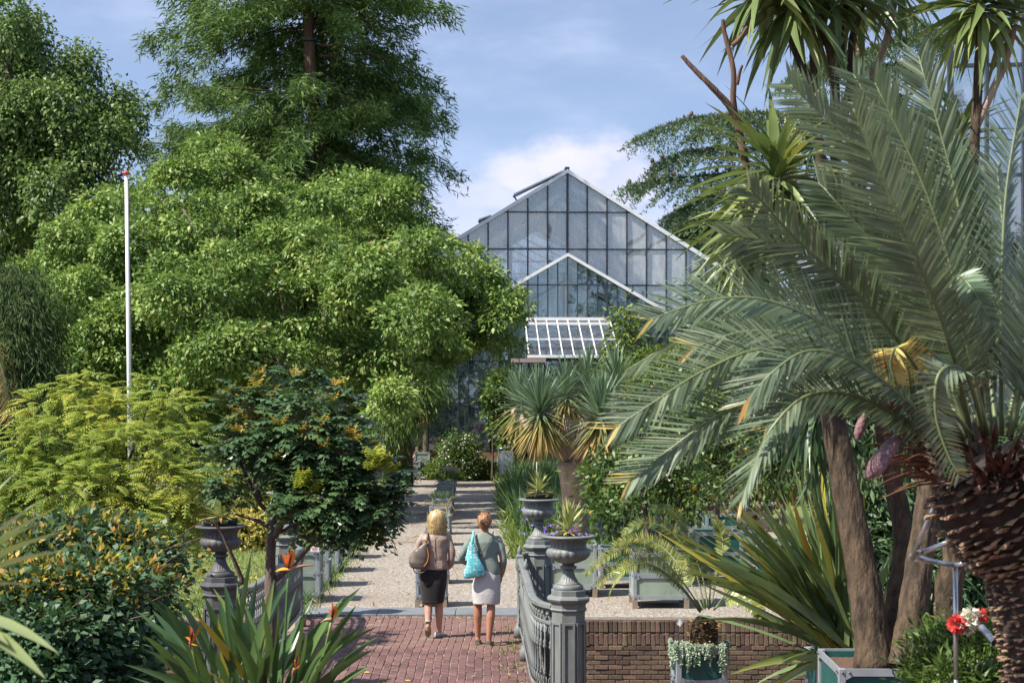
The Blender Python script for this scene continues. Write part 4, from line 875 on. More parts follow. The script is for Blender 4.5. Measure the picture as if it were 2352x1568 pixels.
tree('yellow_green_tree', TB, 'feathery yellow-green tree with arching leaflets in front of the flagpole foot', 'tree', m_bark, br, q, L_yellow)
# --- glossy dark small tree with bronze shoots
lb = lobes_px([(560, 935, 15, 50, 45), (640, 900, 15.2, 70, 45), (710, 900, 15.3, 60, 40), (600, 1000, 14.8, 75, 50), (700, 980, 14.6, 90, 60), (780, 950, 15, 50, 50), (770, 1050, 14.6, 90, 60), (680, 1060, 14.7, 70, 45), (850, 1090, 14.8, 70, 55), (540, 1020, 15, 40, 40), (520, 1090, 14.8, 45, 35), (760, 1140, 14.5, 100, 60), (850, 1170, 14.5, 70, 55), (800, 1200, 14.6, 60, 40), (700, 1130, 14.6, 60, 45), (900, 1130, 14.8, 40, 40), (730, 1190, 14.7, 50, 40)])
c_, o_ = on_lobes(lb, 900, (.55, 1.1)); q = pinnate(c_, o_, 4, .22, .056, .095, .35, 8)
ct, ot = on_lobes(lb, 60, (1.0, 1.1)); ot[:, 2] += 1.2; k_ = ct[:, 2] > 2.6; ct, ot = ct[k_], nrm(ot[k_])
shoots = [('bronze_shoot', pinnate(np.repeat(ct[i:i+1], 5, 0), np.repeat(ot[i:i+1], 5, 0), 4, .13, .022, .05, .05, 9+i), L_mah_new) for i in range(len(ct))]
lime_c = np.array([tuple(W(870+dx_, 1075+dy_, 14.2)) for dx_, dy_ in ((0, 0), (-12, -22), (16, -12), (-25, 5), (25, 10))]+[tuple(W(720, 1130, 14.2)), tuple(W(690, 1120, 14.2)), tuple(W(700, 1105, 14.2))])
shoots += [('lime_shoot', pinnate(np.repeat(lime_c[i:j], 5, 0), np.tile([[0, -.3, 1.0]], ((j-i)*5, 1)), 5, .17, .032, .06, .1, 10), L_mah_lime) for i, j in ((0, 5), (5, 8))]
TB = G(622, 15)
br = [([TB, W(622, 1400, 15), W(621, 1300, 15), W(626, 1200, 15), W(640, 1110, 15), W(650, 1020, 15)], .062, .03), ([W(626, 1240, 15), W(655, 1180, 14.9), W(660, 1110, 15), W(700, 1000, 15)], .035, .014)]
for a in (((640, 1190), (600, 1160), (575, 1110), (550, 1060), (530, 1030)), ((600, 1150), (585, 1105), (598, 1080)), ((630, 1215), (590, 1195), (540, 1180)), ((634, 1330), (680, 1290), (735, 1230), (790, 1190)), ((630, 1230), (690, 1200), (750, 1170), (830, 1130)), ((645, 1110), (620, 1060), (600, 1000)), ((650, 1050), (720, 990), (780, 940)), ((560, 1340), (535, 1280), (500, 1210), (470, 1190)), ((650, 1120), (700, 1080), (850, 1080))):
    br.append(([W(x, y, 15-.05*i) for i, (x, y) in enumerate(a)], .024, .009))
tree('glossy_shrub_tree', TB, 'small tree with glossy dark spiny leaves and bronze shoots beside the dark urn', 'tree', m_bark_grey, br, q, L_mahonia, extra=shoots)
# --- beech hedge, big and leafy
lb = lobes_px([(40, 1290, 13, 110, 60), (150, 1260, 13.5, 120, 60), (270, 1270, 13.6, 100, 60), (340, 1300, 13.6, 55, 60), (60, 1380, 12, 130, 70), (190, 1360, 12.2, 120, 80), (300, 1370, 12.8, 70, 80), (330, 1420, 12.8, 50, 60), (100, 1470, 11.6, 140, 80), (230, 1460, 11.9, 100, 90), (300, 1490, 12.4, 50, 70), (60, 1560, 11.4, 150, 80), (220, 1560, 11.8, 110, 80), (280, 1580, 12.2, 60, 60), (-60, 1350, 13, 90, 120), (120, 1720, 11.9, 190, 120), (120, 1900, 11.9, 190, 120)])
q = crown(lb, 4200, 10, .18, .070, .046, droop=.25, inner=.15, out=.6, flat=.5, fold=.12)
lbn = [(c, r) for c, r in lb[:8]]
qn = crown(lbn, 320, 13, .16, .060, .034, droop=-.25, inner=0, out=.7, flat=.6, shell=(1.0, 1.12)); qn = qn[qn[:, :, 2].mean(1) > 1.62+.12*np.sin(qn[:, 0, 0]*9)]
HB = Vector((-3.5, 12.4, 0)); br = [([HB, HB+Vector((0, 0, .8)), HB+Vector((.1, 0, 1.6))], .06, .03)]
for k in range(60):
    c, r = lb[rng.integers(0, 10)]; p = Vector(c); e = p+Vector((rng.uniform(-.05, .45), rng.uniform(-.5, .1), rng.uniform(.05, .38)))*1.0; br.append(([p, p.lerp(e, .5)+Vector((0, 0, .03)), e], .006, .003))
tree('beech_hedge', HB, 'bushy beech hedge with orange young leaves on top and dark green sides', 'hedge', m_bark_red, br, q, L_beech, extra=[('young_leaves', qn, L_beech_new)])
# ------------------------------------------------------------------ planter boxes
def planter(loc, wd, dp, h, pm, label, rz=0, group='square planter boxes with steel corners', soil=m_earth, leg=.08, mid=True):
    root = thing('planter_box', loc, label, 'planter', group, rz or 1e-5)
    b = h-leg; fw = min(.06, wd*.11)
    po = MB(); po.box((0, 0, h/2), (fw, fw, h), 0, 0, .006); me_p = po.mesh('corner_post', m_zinc)
    ft = MB(); ft.box((0, 0, leg/2-.002), (fw*1.25, fw*1.25, leg)); me_f = ft.mesh('foot', m_wood)
    bo = MB(); bo.lathe([(.012, 0), (.012, .006), (.006, .011)], n=6); me_b = bo.mesh('bolt', m_bolt)
    for sx_ in (-1, 1):
        for sy in (-1, 1):
            M_ = Matrix.Translation((sx_*(wd/2-fw/2), sy*(dp/2-fw/2), 0))
            inst('corner_post', me_p, root, M_ @ Matrix.Translation((0, 0, leg*.0)) if leg < .02 else M_ @ Matrix.Translation((0, 0, leg)) @ Matrix.Diagonal((1, 1, b/h, 1))); inst('foot', me_f, root, M_)
    for k, (ln, off) in enumerate(((wd, dp), (dp, wd), (wd, dp), (dp, wd))):
        Rz = Matrix.Rotation(k*PI/2, 4, 'Z'); zs_ = [leg+fw*.5, h-fw*.5]+([leg+b*.5] if mid else [])
        for z in zs_:
            r_ = MB(); x = ln/2-fw; e = fw*.9
            for (xa, ya) in ((-1, 0), (1, 0)): pass
            prof = [(-x, -fw*.5-e*.55), (-x+e, -fw*.5), (x-e, -fw*.5), (x, -fw*.5-e*.55), (x, fw*.5+e*.55), (x-e, fw*.5), (-x+e, fw*.5), (-x, fw*.5+e*.55)]
            if z > h-fw: prof = prof[:4]+[(x, fw*.5), (-x, fw*.5)]
            if z < leg+fw: prof = [(-x, -fw*.5), (x, -fw*.5)]+prof[4:]
            n_ = len(prof); V = [(px_, -off/2, z+pz) for px_, pz in prof]+[(px_, -off/2+.02, z+pz) for px_, pz in prof]
            r_.add(V, [tuple(range(n_)), tuple(range(2*n_-1, n_-1, -1))]+[(i, i+n_, (i+1) % n_+n_, (i+1) % n_) for i in range(n_)])
            o = add_mesh('rail', r_.mesh('rail', m_zinc), root, True); o.matrix_local = Rz
            if k in (0, 3, 1):
                for s_ in (-1, 1):
                    inst('bolt', me_b, root, Rz @ Matrix.Translation((s_*(x+fw*.5), -off/2-.001, z)) @ Matrix.Rotation(PI/2, 4, 'X'))
                    if wd > .4: inst('bolt', me_b, root, Rz @ Matrix.Translation((s_*(x-fw*.45), -off/2-.001, z)) @ Matrix.Rotation(PI/2, 4, 'X'))
        zz = sorted(zs_)
        for z0, z1 in zip(zz, zz[1:]):
            p_ = MB(); p_.box((0, -off/2+.03, (z0+z1)/2), (ln-fw*1.2, .018, z1-z0+fw*.4)); o = add_mesh('panel', p_.mesh('panel', pm), root, True); o.matrix_local = Rz
    so = MB(); so.box((0, 0, h-.10), (wd-.06, dp-.06, .06)); part('soil', so, soil, root, True)
    return root
# ------------------------------------------------------------------ rosettes of strap leaves
def leaf_variants(name, width, prof, n, arch=(.1, .45), fold=.35, seg=7, mats=None):
    """unit leaves along +Y, drooping towards -Z, one mesh per variant"""
    out = []
    for i in range(n):
        a = random.uniform(*arch); V, F = blade((0, 0, 0), (0, 1-a*.45, -a*.9), width*random.uniform(.85, 1.15), .42*a, Vector((1, 0, 0)), fold, seg, prof, random.uniform(-.5, .5))
        mb = MB(); mb.add(V, F); out.append(mb.mesh(name, (mats or [None])[i % len(mats)] if mats else None, True))
    return out
def frame(p, d, upv=Vector((0, 0, 1)), sc=1.0, roll=0):
    y = Vector(d).normalized(); x = y.cross(upv); x = Vector((1, 0, 0)) if x.length < .05 else x.normalized(); z = x.cross(y)
    m = Matrix(((x.x, y.x, z.x, p[0]), (x.y, y.y, z.y, p[1]), (x.z, y.z, z.z, p[2]), (0, 0, 0, 1)))
    return m @ Matrix.Rotation(roll, 4, 'Y') @ Matrix.Scale(sc, 4)
def baked(V_list, name, mat, smooth=True):
    mb = MB()
    for V, F in V_list: mb.add(V, F)
    return mb.mesh(name, mat, smooth)
def rosette_dirs(n, phi0, phi1, axis=Vector((0, 0, 1))):
    q = axis.to_track_quat('Z', 'Y'); out = []
    for i in range(n):
        f = (i+.5)/n; ph = phi0+(phi1-phi0)*f+random.uniform(-.08, .08); az = i*2.39996+random.uniform(-.2, .2)
        out.append((q @ Vector((math.sin(ph)*math.cos(az), math.sin(ph)*math.sin(az), math.cos(ph))), f))
    return out
def rosette_mesh(name, c, n, L, width, mat, phi=(0.1, 2.0), droop=.3, seg=5, fold=.3, axis=Vector((0, 0, 1)), jitL=.2, prof=None):
    c = Vector(c); lst = []
    for d, f in rosette_dirs(n, phi[0], phi[1], axis):
        l = L*random.uniform(1-jitL, 1+jitL*.5)*(.75+.25*math.sin(PI*min(1, f+.25))); p0 = c+d*.05*L+axis*((.5-f)*L*.16)
        tip = p0+d*l+Vector((0, 0, -droop*l*(.3+f))); V, F = blade(p0, tip, width*random.uniform(.8, 1.2), droop*.35, None, fold, seg, prof, random.uniform(-.3, .3)); lst.append((V, F))
    return baked(lst, name, mat)
# ------------------------------------------------------------------ cabbage tree in the large tub
TBX = planter((3.22, 14.55, 0), 1.16, 1.1, 1.0, m_panel_t, 'big dark green tub with zinc frame holding the thick-trunked cabbage tree', -.02, soil=m_bark_mulch)
CT = thing('cabbage_tree', (3.25, 14.6, .92), 'many-stemmed cabbage tree with corky trunks and sword leaf heads in the big tub', 'tree')
Yc = 14.5
def stem(name, pts, r0, r1, mat=m_bark_cork, n=10):
    mb = MB(); P = spline([W(*p) for p in pts], 7); rad = lerp_r(r0, r1, len(P))
    if r0 > .14: rad[0] *= 1.35; rad[1] *= 1.18; rad[2] *= 1.08
    if r0 > .1:
        rad = [q*.84 for q in rad]; n = 28; mb.tube(P, rad, n, 0, True, .05); ph = [random.uniform(-.10, .10) for _ in range(n)]; k_ = len(P)
        for i in range(k_):
            for j in range(n):
                q = Vector(mb.v[i*n+j]); mb.v[i*n+j] = tuple(P[i]+(q-P[i])*(1+ph[j]+.05*math.sin(j*2.1+i*1.7)))
    else: mb.tube(P, rad, n, 0, True, .07)
    return part(name, mb, mat, CT, smooth=True)
stem('trunk', [(2012, 1540, 14.4), (1985, 1350, 14.5), (1948, 1150, 14.6), (1912, 960, 14.7), (1895, 860, 14.75)], .175, .10, n=14)
stem('branch', [(1897, 880, 14.75), (1900, 700, 14.85), (1895, 560, 14.9), (1888, 420, 14.9), (1878, 290, 14.9)], .085, .038)
stem('trunk', [(2080, 1530, 14.3), (2100, 1380, 14.4), (2128, 1180, 14.5), (2150, 1000, 14.6), (2180, 820, 14.7), (2210, 640, 14.75)], .155, .065, n=14)
stem('branch', [(2209, 645, 14.75), (2222, 540, 14.8), (2232, 420, 14.8)], .06, .042)
stem('trunk', [(2045, 1530, 14.6), (2055, 1400, 14.8), (2075, 1240, 15.0), (2040, 1050, 15.1), (2015, 900, 15.1), (1980, 720, 15.1)], .12, .07, n=12)
stem('branch', [(1982, 730, 15.1), (1940, 520, 15.0), (1922, 400, 15), (1920, 330, 15)], .06, .045)
stem('trunk', [(2160, 1530, 14.8), (2180, 1350, 14.9), (2225, 1150, 15), (2260, 950, 15), (2290, 700, 15), (2330, 560, 15)], .16, .05, n=12)
stem('branch', [(1905, 700, 14.85), (1830, 620, 14.8), (1760, 520, 14.7), (1722, 420, 14.6), (1702, 320, 14.6), (1685, 240, 14.6), (1684, 160, 14.6), (1664, 75, 14.6), (1660, 45, 14.6)], .046, .016, m_bark_red)
stem('branch', [(1700, 285, 14.6), (1672, 240, 14.55), (1630, 195, 14.5), (1590, 155, 14.5), (1566, 128, 14.5)], .034, .016, m_bark_red)
stem('branch', [(1692, 195, 14.6), (1698, 170, 14.58), (1705, 150, 14.55)], .02, .010, m_bark_red)
stem('branch', [(1683, 105, 14.6), (1702, 85, 14.6), (1716, 62, 14.6)], .022, .012, m_bark_red)
stem('branch', [(1880, 300, 14.9), (1858, 190, 14.9), (1828, 120, 14.9), (1812, 60, 14.9)], .04, .03)
stem('branch', [(1885, 290, 14.95), (1868, 150, 15), (1866, 60, 15)], .032, .026)
stem('branch', [(1920, 340, 15), (1914, 150, 15), (1890, 70, 15), (1880, 20, 15)], .05, .03)
stem('branch', [(1916, 170, 15), (1940, 80, 15.1), (1945, 0, 15.1)], .04, .03)
stem('branch', [(1922, 330, 15), (1952, 200, 15.1), (1958, 90, 15.2), (1985, 0, 15.2)], .042, .03)
stem('branch', [(1998, 190, 15.6), (2030, 110, 15.6), (2050, 30, 15.6), (2058, -20, 15.6)], .034, .028, m_bark_pale)
stem('branch', [(2000, 300, 15.6), (2000, 200, 15.6), (1998, 160, 15.6)], .034, .03, m_bark_pale)
stem('branch', [(2232, 430, 14.8), (2240, 300, 14.8), (2248, 150, 14.8), (2252, 60, 14.8)], .05, .034)
stem('branch', [(2238, 300, 14.8), (2275, 220, 14.8), (2310, 140, 14.8), (2330, 60, 14.8)], .036, .028, m_bark_pale)
stem('branch', [(1760, 530, 14.7), (1790, 480, 14.6), (1795, 440, 14.6)], .034, .026)
for k in range(5): stem('dead_stub', [(1902+random.randint(-20, 20), 400+k*40, 14.8), (1910+random.randint(-20, 20), 370+k*40, 14.75)], .02, .008, m_bark_red, 6)
cprof_ = lambda u: min(1, .5+u*1.6)*(1-max(0, (u-.4)/.6)**1.5)
me_c = leaf_variants('leaf', .092, cprof_, 7, (.15, .75), .25, 8, [L_cordy]); me_cd = leaf_variants('leaf', .075, cprof_, 4, (.5, .95), .25, 8, [L_cordy_d])
nleaf = 0; restV = MB()
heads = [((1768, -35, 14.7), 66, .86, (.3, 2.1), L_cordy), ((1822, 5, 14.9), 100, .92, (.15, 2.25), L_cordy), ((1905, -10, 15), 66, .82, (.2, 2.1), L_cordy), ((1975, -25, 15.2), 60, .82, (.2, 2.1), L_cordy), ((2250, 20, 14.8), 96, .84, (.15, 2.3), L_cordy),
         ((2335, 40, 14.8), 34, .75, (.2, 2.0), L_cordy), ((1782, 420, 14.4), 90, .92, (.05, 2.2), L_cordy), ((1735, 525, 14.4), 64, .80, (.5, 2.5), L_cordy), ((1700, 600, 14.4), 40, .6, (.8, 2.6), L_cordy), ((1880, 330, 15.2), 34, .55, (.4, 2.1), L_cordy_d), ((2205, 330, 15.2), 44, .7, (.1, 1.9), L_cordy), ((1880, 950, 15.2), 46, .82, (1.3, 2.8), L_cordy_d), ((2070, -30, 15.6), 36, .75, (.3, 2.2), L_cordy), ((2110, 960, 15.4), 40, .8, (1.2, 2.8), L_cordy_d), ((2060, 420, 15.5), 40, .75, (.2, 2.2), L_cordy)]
for (p, n, L, ph, mat) in heads:
    c = W(*p); hd = thing_part = bpy.data.objects.new('leaf_head', None); link(hd, CT); hd.location = c-ORG[CT.name]; ORG[hd.name] = c
    for d, f in rosette_dirs(n, *ph):
        l = L*random.uniform(.75, 1.12); me = random.choice(me_cd if mat is L_cordy_d else me_c); m_ = frame(d*.04+Vector((0, 0, (.5-f)*.14)), d, sc=l, roll=random.uniform(-.5, .5))
        if nleaf < 300: inst('leaf', me, hd, m_); nleaf += 1
        else:
            mm = Matrix.Translation(c) @ m_; restV.add([mm @ v.co for v in me.vertices], [tuple(q_.vertices) for q_ in me.polygons], 1 if mat is L_cordy_d else 0)
tag(part('leaf_head', restV, [L_cordy, L_cordy_d], CT, smooth=True), kind='stuff')
fl = np.array([tuple(W(1815+random.gauss(0, 14), 345+random.gauss(0, 32), 14.7)) for _ in range(700)]+[tuple(W(1770+random.gauss(0, 14), 470+random.gauss(0, 12), 14.6)) for _ in range(250)])
add_mesh('flower_panicle', quadmesh('flower_panicle', leaves(fl, rng.normal(size=fl.shape), .03, .018), leafM('cream_panicle', [(0, (.40, .32, .18)), (1, (.58, .50, .32))], .7, .2, .2)), CT)
# ------------------------------------------------------------------ flax in front of the wall
PHX = planter((3.15, 16.35, 0), .7, .7, .78, m_panel_t, 'green tub mostly hidden under the sword leaved flax plant')
PH = thing('flax_plant', (3.12, 16.2, .7), 'big clump of upright sword shaped flax leaves with yellow and orange edges', 'plant')
for i in range(150):
    bx, by = random.uniform(2.98, 3.3), random.uniform(15.95, 16.5); b = Vector((bx, by, .68)); f = random.random()
    if i < 34:   # low arching outer leaves, to the left
        tx, ty = random.choice([(1560, 1240), (1500, 1195), (1655, 1140), (1600, 1330), (1610, 1440), (1590, 1420), (1695, 1550), (1735, 1565), (1700, 1560), (1640, 1160), (1620, 1290), (1680, 1130), (1720, 1250), (1560, 1280), (1660, 1200), (1590, 1250), (1760, 1570), (1800, 1580)]); tx += random.gauss(0, 22); ty += random.gauss(0, 22); Yt = random.uniform(14.9, 16.2)
    elif i < 138: tx = 1650+330*f**.8+random.gauss(0, 12); ty = 1195-130*f+random.gauss(0, 60)+(30 if f < .25 else 0); Yt = random.uniform(15.1, 16.9)
    else: tx, ty, Yt = random.uniform(1960, 2120), random.uniform(1150, 1360), random.uniform(15.8, 17)
    tip = W(tx, ty, Yt); L = (tip-b).length; hd = (tip-b).normalized()
    sd = Vector((random.gauss(0, .35), 0, 0))+Vector((hd.z, random.gauss(0, .7), -hd.x)) if random.random() < .7 else Vector((random.gauss(0, .5), 1, random.gauss(0, .4)))
    V, F = blade(b, tip, random.uniform(.05, .08), random.uniform(.02, .18) if hd.z > .3 else random.uniform(.10, .26), sd, .3, 9, lambda u: min(1, .5+u*1.3)*(1-max(0, (u-.55)/.45)**1.6), random.uniform(-.5, .5))
    mb = MB(); mb.add(V, F); part('leaf', mb, L_phorm_o if random.random() < (.12 if i < 34 else .04) else L_phorm, PH, smooth=True)
for i in range(14):
    b = Vector((random.uniform(3.0, 3.4), 16.05, .72)); V, F = blade(b, b+Vector((random.uniform(-.5, .5), random.uniform(-.5, .1), random.uniform(-.1, .25))), .05, .1, None, .2, 5); mb = MB(); mb.add(V, F); part('dead_leaf', mb, L_dead, PH)
# ------------------------------------------------------------------ large cycad on the upper terrace
Yy = 7.6
def cy(x, y, Y=Yy): return W(x, y, Y)
CY = thing('large_cycad', (2.35, 7.6, 1.6), 'huge blue-green cycad with thick scaly brown trunk and arching fronds', 'cycad')
ax = spline([cy(2300, 1045), cy(2335, 1110), cy(2385, 1180), cy(2438, 1270), cy(2470, 1400), cy(2505, 1560), cy(2520, 1780)], 6)
rs = np.interp(np.arange(len(ax))/(len(ax)-1), [0, .12, .28, .45, .65, 1], [.28, .37, .36, .33, .34, .36])
mb = MB(); mb.tube(ax, list(rs), 28, 0, True, .03); part('trunk', mb, m_trunkcore, CY, smooth=True)
sc_ = MB(); V = []
for (u, hw, zz, th) in ((0, .5, 0, .16), (.5, .55, .12, .2), (.9, .46, .24, .24), (1.0, .40, .27, .22)):
    V += [(-hw, zz-th*.5, u), (0, zz+th*.55, u), (hw, zz-th*.5, u), (0, zz-th, u)]
sc_.add(V, [(i*4+j, i*4+(j+1) % 4, i*4+4+(j+1) % 4, i*4+4+j) for i in range(3) for j in range(4)]+[(12, 13, 14, 15)]); me_s = sc_.mesh('leaf_base', m_scale)
cnt = []; tot = 0; LA = [0]
for a, b in zip(ax, ax[1:]): LA.append(LA[-1]+(b-a).length)
s_, k = .0, 0
while s_ < LA[-1]-.02:
    i = max(j for j in range(len(LA)) if LA[j] <= s_); i = min(i, len(ax)-2); u = (s_-LA[i])/(LA[i+1]-LA[i]); p = ax[i].lerp(ax[i+1], u); r = rs[i]*(1-u)+rs[i+1]*u; T = (ax[i]-ax[i+1]).normalized()
    x_ = T.orthogonal().normalized(); y_ = T.cross(x_); nn = int(2*PI*r/(.060 if s_ < .42 else .050))
    for j in range(nn):
        a = 2*PI*(j+(k % 2)*.5)/nn+random.uniform(-.04, .04)*(1 if s_ < .42 else 2.2); rad = x_*math.cos(a)+y_*math.sin(a)
        if rad.y > .45: continue
        cnt.append((p+rad*(r-.012)+T*random.uniform(-.012, .012)*(1 if s_ < .42 else 1.8), rad, T, s_))
    s_ += .034+.008*random.random() if s_ < .42 else .026+.008*random.random(); k += 1
inview = [q for q in cnt if (lambda x, y: x < 2380 and y < 1590)((q[0].x*FPX/q[0].y+1176), HOR+(CAMH-q[0].z)*FPX/q[0].y)]
inview.sort(key=lambda q: q[0].y); keep = set(id(q) for q in inview[:300]); rst = MB()
for q in cnt:
    p, rad, T, s_ = q; side = T.cross(rad).normalized(); sc = random.uniform(.7, 1.2)*(1 if s_ < .42 else .72); zl = .06 if s_ < .42 else random.uniform(.03, .06); dirn = (rad*random.uniform(.8, 1.2)+T*random.uniform(.2, .8)+side*random.uniform(-.25, .25)).normalized(); n_ = dirn.cross(side)
    m_ = Matrix(((side.x*.058*sc, n_.x*-.05*sc, dirn.x*zl*sc, p.x), (side.y*.058*sc, n_.y*-.05*sc, dirn.y*zl*sc, p.y), (side.z*.058*sc, n_.z*-.05*sc, dirn.z*zl*sc, p.z), (0, 0, 0, 1)))
    if id(q) in keep: inst('leaf_base', me_s, CY, Matrix.Translation(-ORG[CY.name]) @ m_)
    else: rst.add([m_ @ v.co for v in me_s.vertices], [tuple(f_.vertices) for f_ in me_s.polygons])
tag(part('leaf_base', rst, m_scale, CY), kind='stuff')
# brown dead leaf stalks round the crown
me_k = []
for i in range(5):
    mb = MB(); V, F = blade((0, 0, 0), (random.uniform(-.1, .1), 1, random.uniform(-.1, .2)), .12, .1, Vector((1, 0, 0)), .5, 4, lambda u: (1-u*.75)); mb.add(V, F); me_k.append(mb.mesh('dead_stalk', m_petiole))
Cc = cy(2300, 1050); q0 = (ax[0]-ax[2]).normalized()
for i in range(420):
    az = random.uniform(0, 2*PI); el = random.uniform(-.25, .5); d = Vector((math.cos(az)*math.cos(el), math.sin(az)*math.cos(el), math.sin(el)))
    if d.y > .5: continue
    p = Cc+Vector((d.x*.33, d.y*.33, random.uniform(-.12, .10))); inst('dead_stalk', me_k[i % 5], CY, Matrix.Translation(-ORG[CY.name]) @ frame(p, d, sc=random.uniform(.14, .30)))
def frond(root, pts, L, lw, nl, mat, rmat, r0=.012, vee=.5, fwd=.55, tipmat=None, base_gap=.16, name='frond', nside=None, curl=0):
    P = spline(pts, 16); A = np.array([tuple(p) for p in P]); seg = np.linalg.norm(np.diff(A, axis=0), axis=1); s = np.concatenate([[0], np.cumsum(seg)]); tot = s[-1]
    mb = MB(); mb.tube(P[::3]+[P[-1]], lerp_r(r0, r0*.3, len(P[::3])+1), 6, 0)
    upv = np.array([0, 0, 1.0]); view = nside if nside is not None else None
    for i in range(nl):
        u = base_gap+(1-base_gap)*(i+.5)/nl; x = u*tot; p = np.array([np.interp(x, s, A[:, k]) for k in range(3)]); p2 = np.array([np.interp(min(tot, x+tot*.02), s, A[:, k]) for k in range(3)]); p1 = np.array([np.interp(x-tot*.02, s, A[:, k]) for k in range(3)])
        T = (p2-p1)/np.linalg.norm(p2-p1); sd = np.array(view)-T*np.dot(view, T) if view is not None else np.cross(T, upv)
        sd = sd/max(1e-6, np.linalg.norm(sd)); nm = np.cross(sd, T); nm = nm if view is not None or nm[2] > 0 else nm
        ll = L*(.35+.65*math.sin(PI*min(1, .22+u*.60)))*(1 if u < .9 else 1-(u-.9)*3)
        for sg in (-1, 1):
            fw = fwd+.5*max(0, u-.75)*3; d = sd*sg+T*fw+nm*vee; d = d/np.linalg.norm(d); d = d+rng.normal(0, .045, 3); tip = Vector(p+d*ll*random.uniform(.93, 1.05))
            V, F = blade(Vector(p), tip, lw, .03, Vector(tuple(T*.75+nm*random.uniform(.05, .7))), .12, 3, lambda q: min(1, .55+q*2)*(1-max(0, (q-.4)/.6)**2))
            mb.add(V, F, 2 if (tipmat and u > .96+.05*random.random()) else 1)
    return part(name, mb, [rmat, mat, tipmat or mat], root, smooth=True)
m_rach = M('cycad_rachis', (.16, .19, .08), (.11, .14, .06), .45, 12)
fr_more = [([(2225, 1005, 7.6), (2140, 780, 7.6), (2040, 600, 7.6), (1900, 440, 7.6)], .2), ([(2260, 1000, 7.9), (2190, 640, 8.1), (2080, 380, 8.3), (1960, 170, 8.4)], .2), ([(2210, 1015, 7.7), (2080, 800, 7.7), (1920, 640, 7.7), (1780, 560, 7.7), (1660, 540, 7.7)], .2), ([(2300, 1000, 7.9), (2310, 640, 8.2), (2290, 380, 8.5)], .2), ([(2200, 1030, 7.6), (2050, 860, 7.6), (1880, 780, 7.6), (1720, 760, 7.6), (1590, 800, 7.6)], .2), ([(2320, 1005, 7.7), (2400, 720, 7.8), (2480, 560, 7.9)], .2), ([(2205, 1030, 7.8), (2090, 900, 8.0), (1950, 860, 8.2), (1830, 900, 8.3), (1760, 980, 8.3)], .19)]
fr = [ # (rachis points in the place), leaflet length, side vector
    ([(2215, 1010, 7.5), (2120, 860, 7.35), (1985, 690, 7.2), (1840, 560, 7.1), (1720, 430, 7.0)], .20), ([(2230, 1000, 7.5), (2170, 800, 7.35), (2080, 560, 7.25), (1950, 330, 7.2), (1815, 195, 7.2)], .20),
    ([(2255, 1000, 7.55), (2210, 720, 7.5), (2130, 450, 7.5), (2010, 190, 7.5)], .20), ([(2275, 1000, 7.6), (2240, 700, 7.7), (2190, 420, 7.8), (2110, 130, 7.9)], .19),
    ([(2205, 1025, 7.45), (2080, 880, 7.2), (1920, 760, 7.0), (1760, 690, 6.85), (1630, 690, 6.8), (1490, 735, 6.75)], .19), ([(2200, 1040, 7.45), (2060, 900, 7.25), (1920, 830, 7.1), (1760, 800, 7.0), (1620, 850, 6.95), (1500, 925, 6.9), (1410, 985, 6.9)], .19),
    ([(2195, 1050, 7.4), (2060, 950, 7.2), (1940, 905, 7.1), (1800, 905, 7.05), (1660, 950, 7.0), (1540, 1030, 7.0), (1445, 1105, 7.0)], .19), ([(2200, 1045, 7.35), (2080, 920, 7.0), (1960, 830, 6.8), (1860, 805, 6.7), (1780, 850, 6.65), (1712, 925, 6.65)], .18),
    ([(2195, 1050, 7.35), (2070, 960, 7.1), (1950, 905, 6.95), (1850, 910, 6.85), (1775, 980, 6.8), (1735, 1060, 6.8), (1705, 1150, 6.8)], .18), ([(2215, 1020, 7.7), (2060, 830, 7.9), (1900, 720, 8.1), (1750, 700, 8.2), (1560, 780, 8.3), (1440, 850, 8.3)], .2),
    ([(2300, 1000, 7.6), (2300, 700, 7.6), (2310, 450, 7.7), (2345, 225, 7.8)], .19), ([(2320, 1010, 7.5), (2370, 760, 7.4), (2440, 560, 7.3), (2540, 400, 7.2)], .2), ([(2330, 1020, 7.5), (2420, 850, 7.4), (2540, 720, 7.3), (2680, 680, 7.2)], .2),
    ([(2290, 1000, 7.85), (2260, 760, 8.2), (2220, 540, 8.5), (2160, 330, 8.8)], .2), ([(2260, 1000, 7.75), (2150, 760, 8.1), (2020, 560, 8.4), (1880, 420, 8.6)], .2), ([(2310, 1000, 7.8), (2370, 700, 8.1), (2430, 480, 8.4)], .2), ([(2235, 1010, 7.4), (2190, 820, 7.1), (2120, 620, 6.9), (2030, 420, 6.8), (1960, 250, 6.75)], .19), ([(2240, 1010, 7.8), (2120, 860, 8.2), (1960, 800, 8.5), (1800, 830, 8.7), (1690, 900, 8.8)], .19)]
for k, (pts, L) in enumerate(fr+fr_more):
    drop = k in (4, 5, 6, 7, 8, 22, 24)
    frond(CY, [W(*p) for p in pts], L*1.25, .0128, 104, L_cycad, m_rach, .0115, vee=.5 if not drop else .3, fwd=1.15 if drop else 1.0, tipmat=L_cyc_y if drop else None, base_gap=.16, nside=(.1, .45, .85) if drop else ((.75, -.45, .5) if k not in (10, 11, 12, 15, 21, 23) else (-.8, -.5, .35)))
frond(CY, [W(*p) for p in ((2265, 1010, 7.35), (2225, 870, 7.1), (2185, 840, 7.0), (2152, 870, 6.95), (2150, 960, 6.95), (2180, 1050, 6.95), (2205, 1090, 6.95))], .12, .014, 42, L_cycad, m_rach, .011, vee=.2, fwd=.5, tipmat=L_cyc_y, base_gap=.3, nside=(.85, .1, -.5))
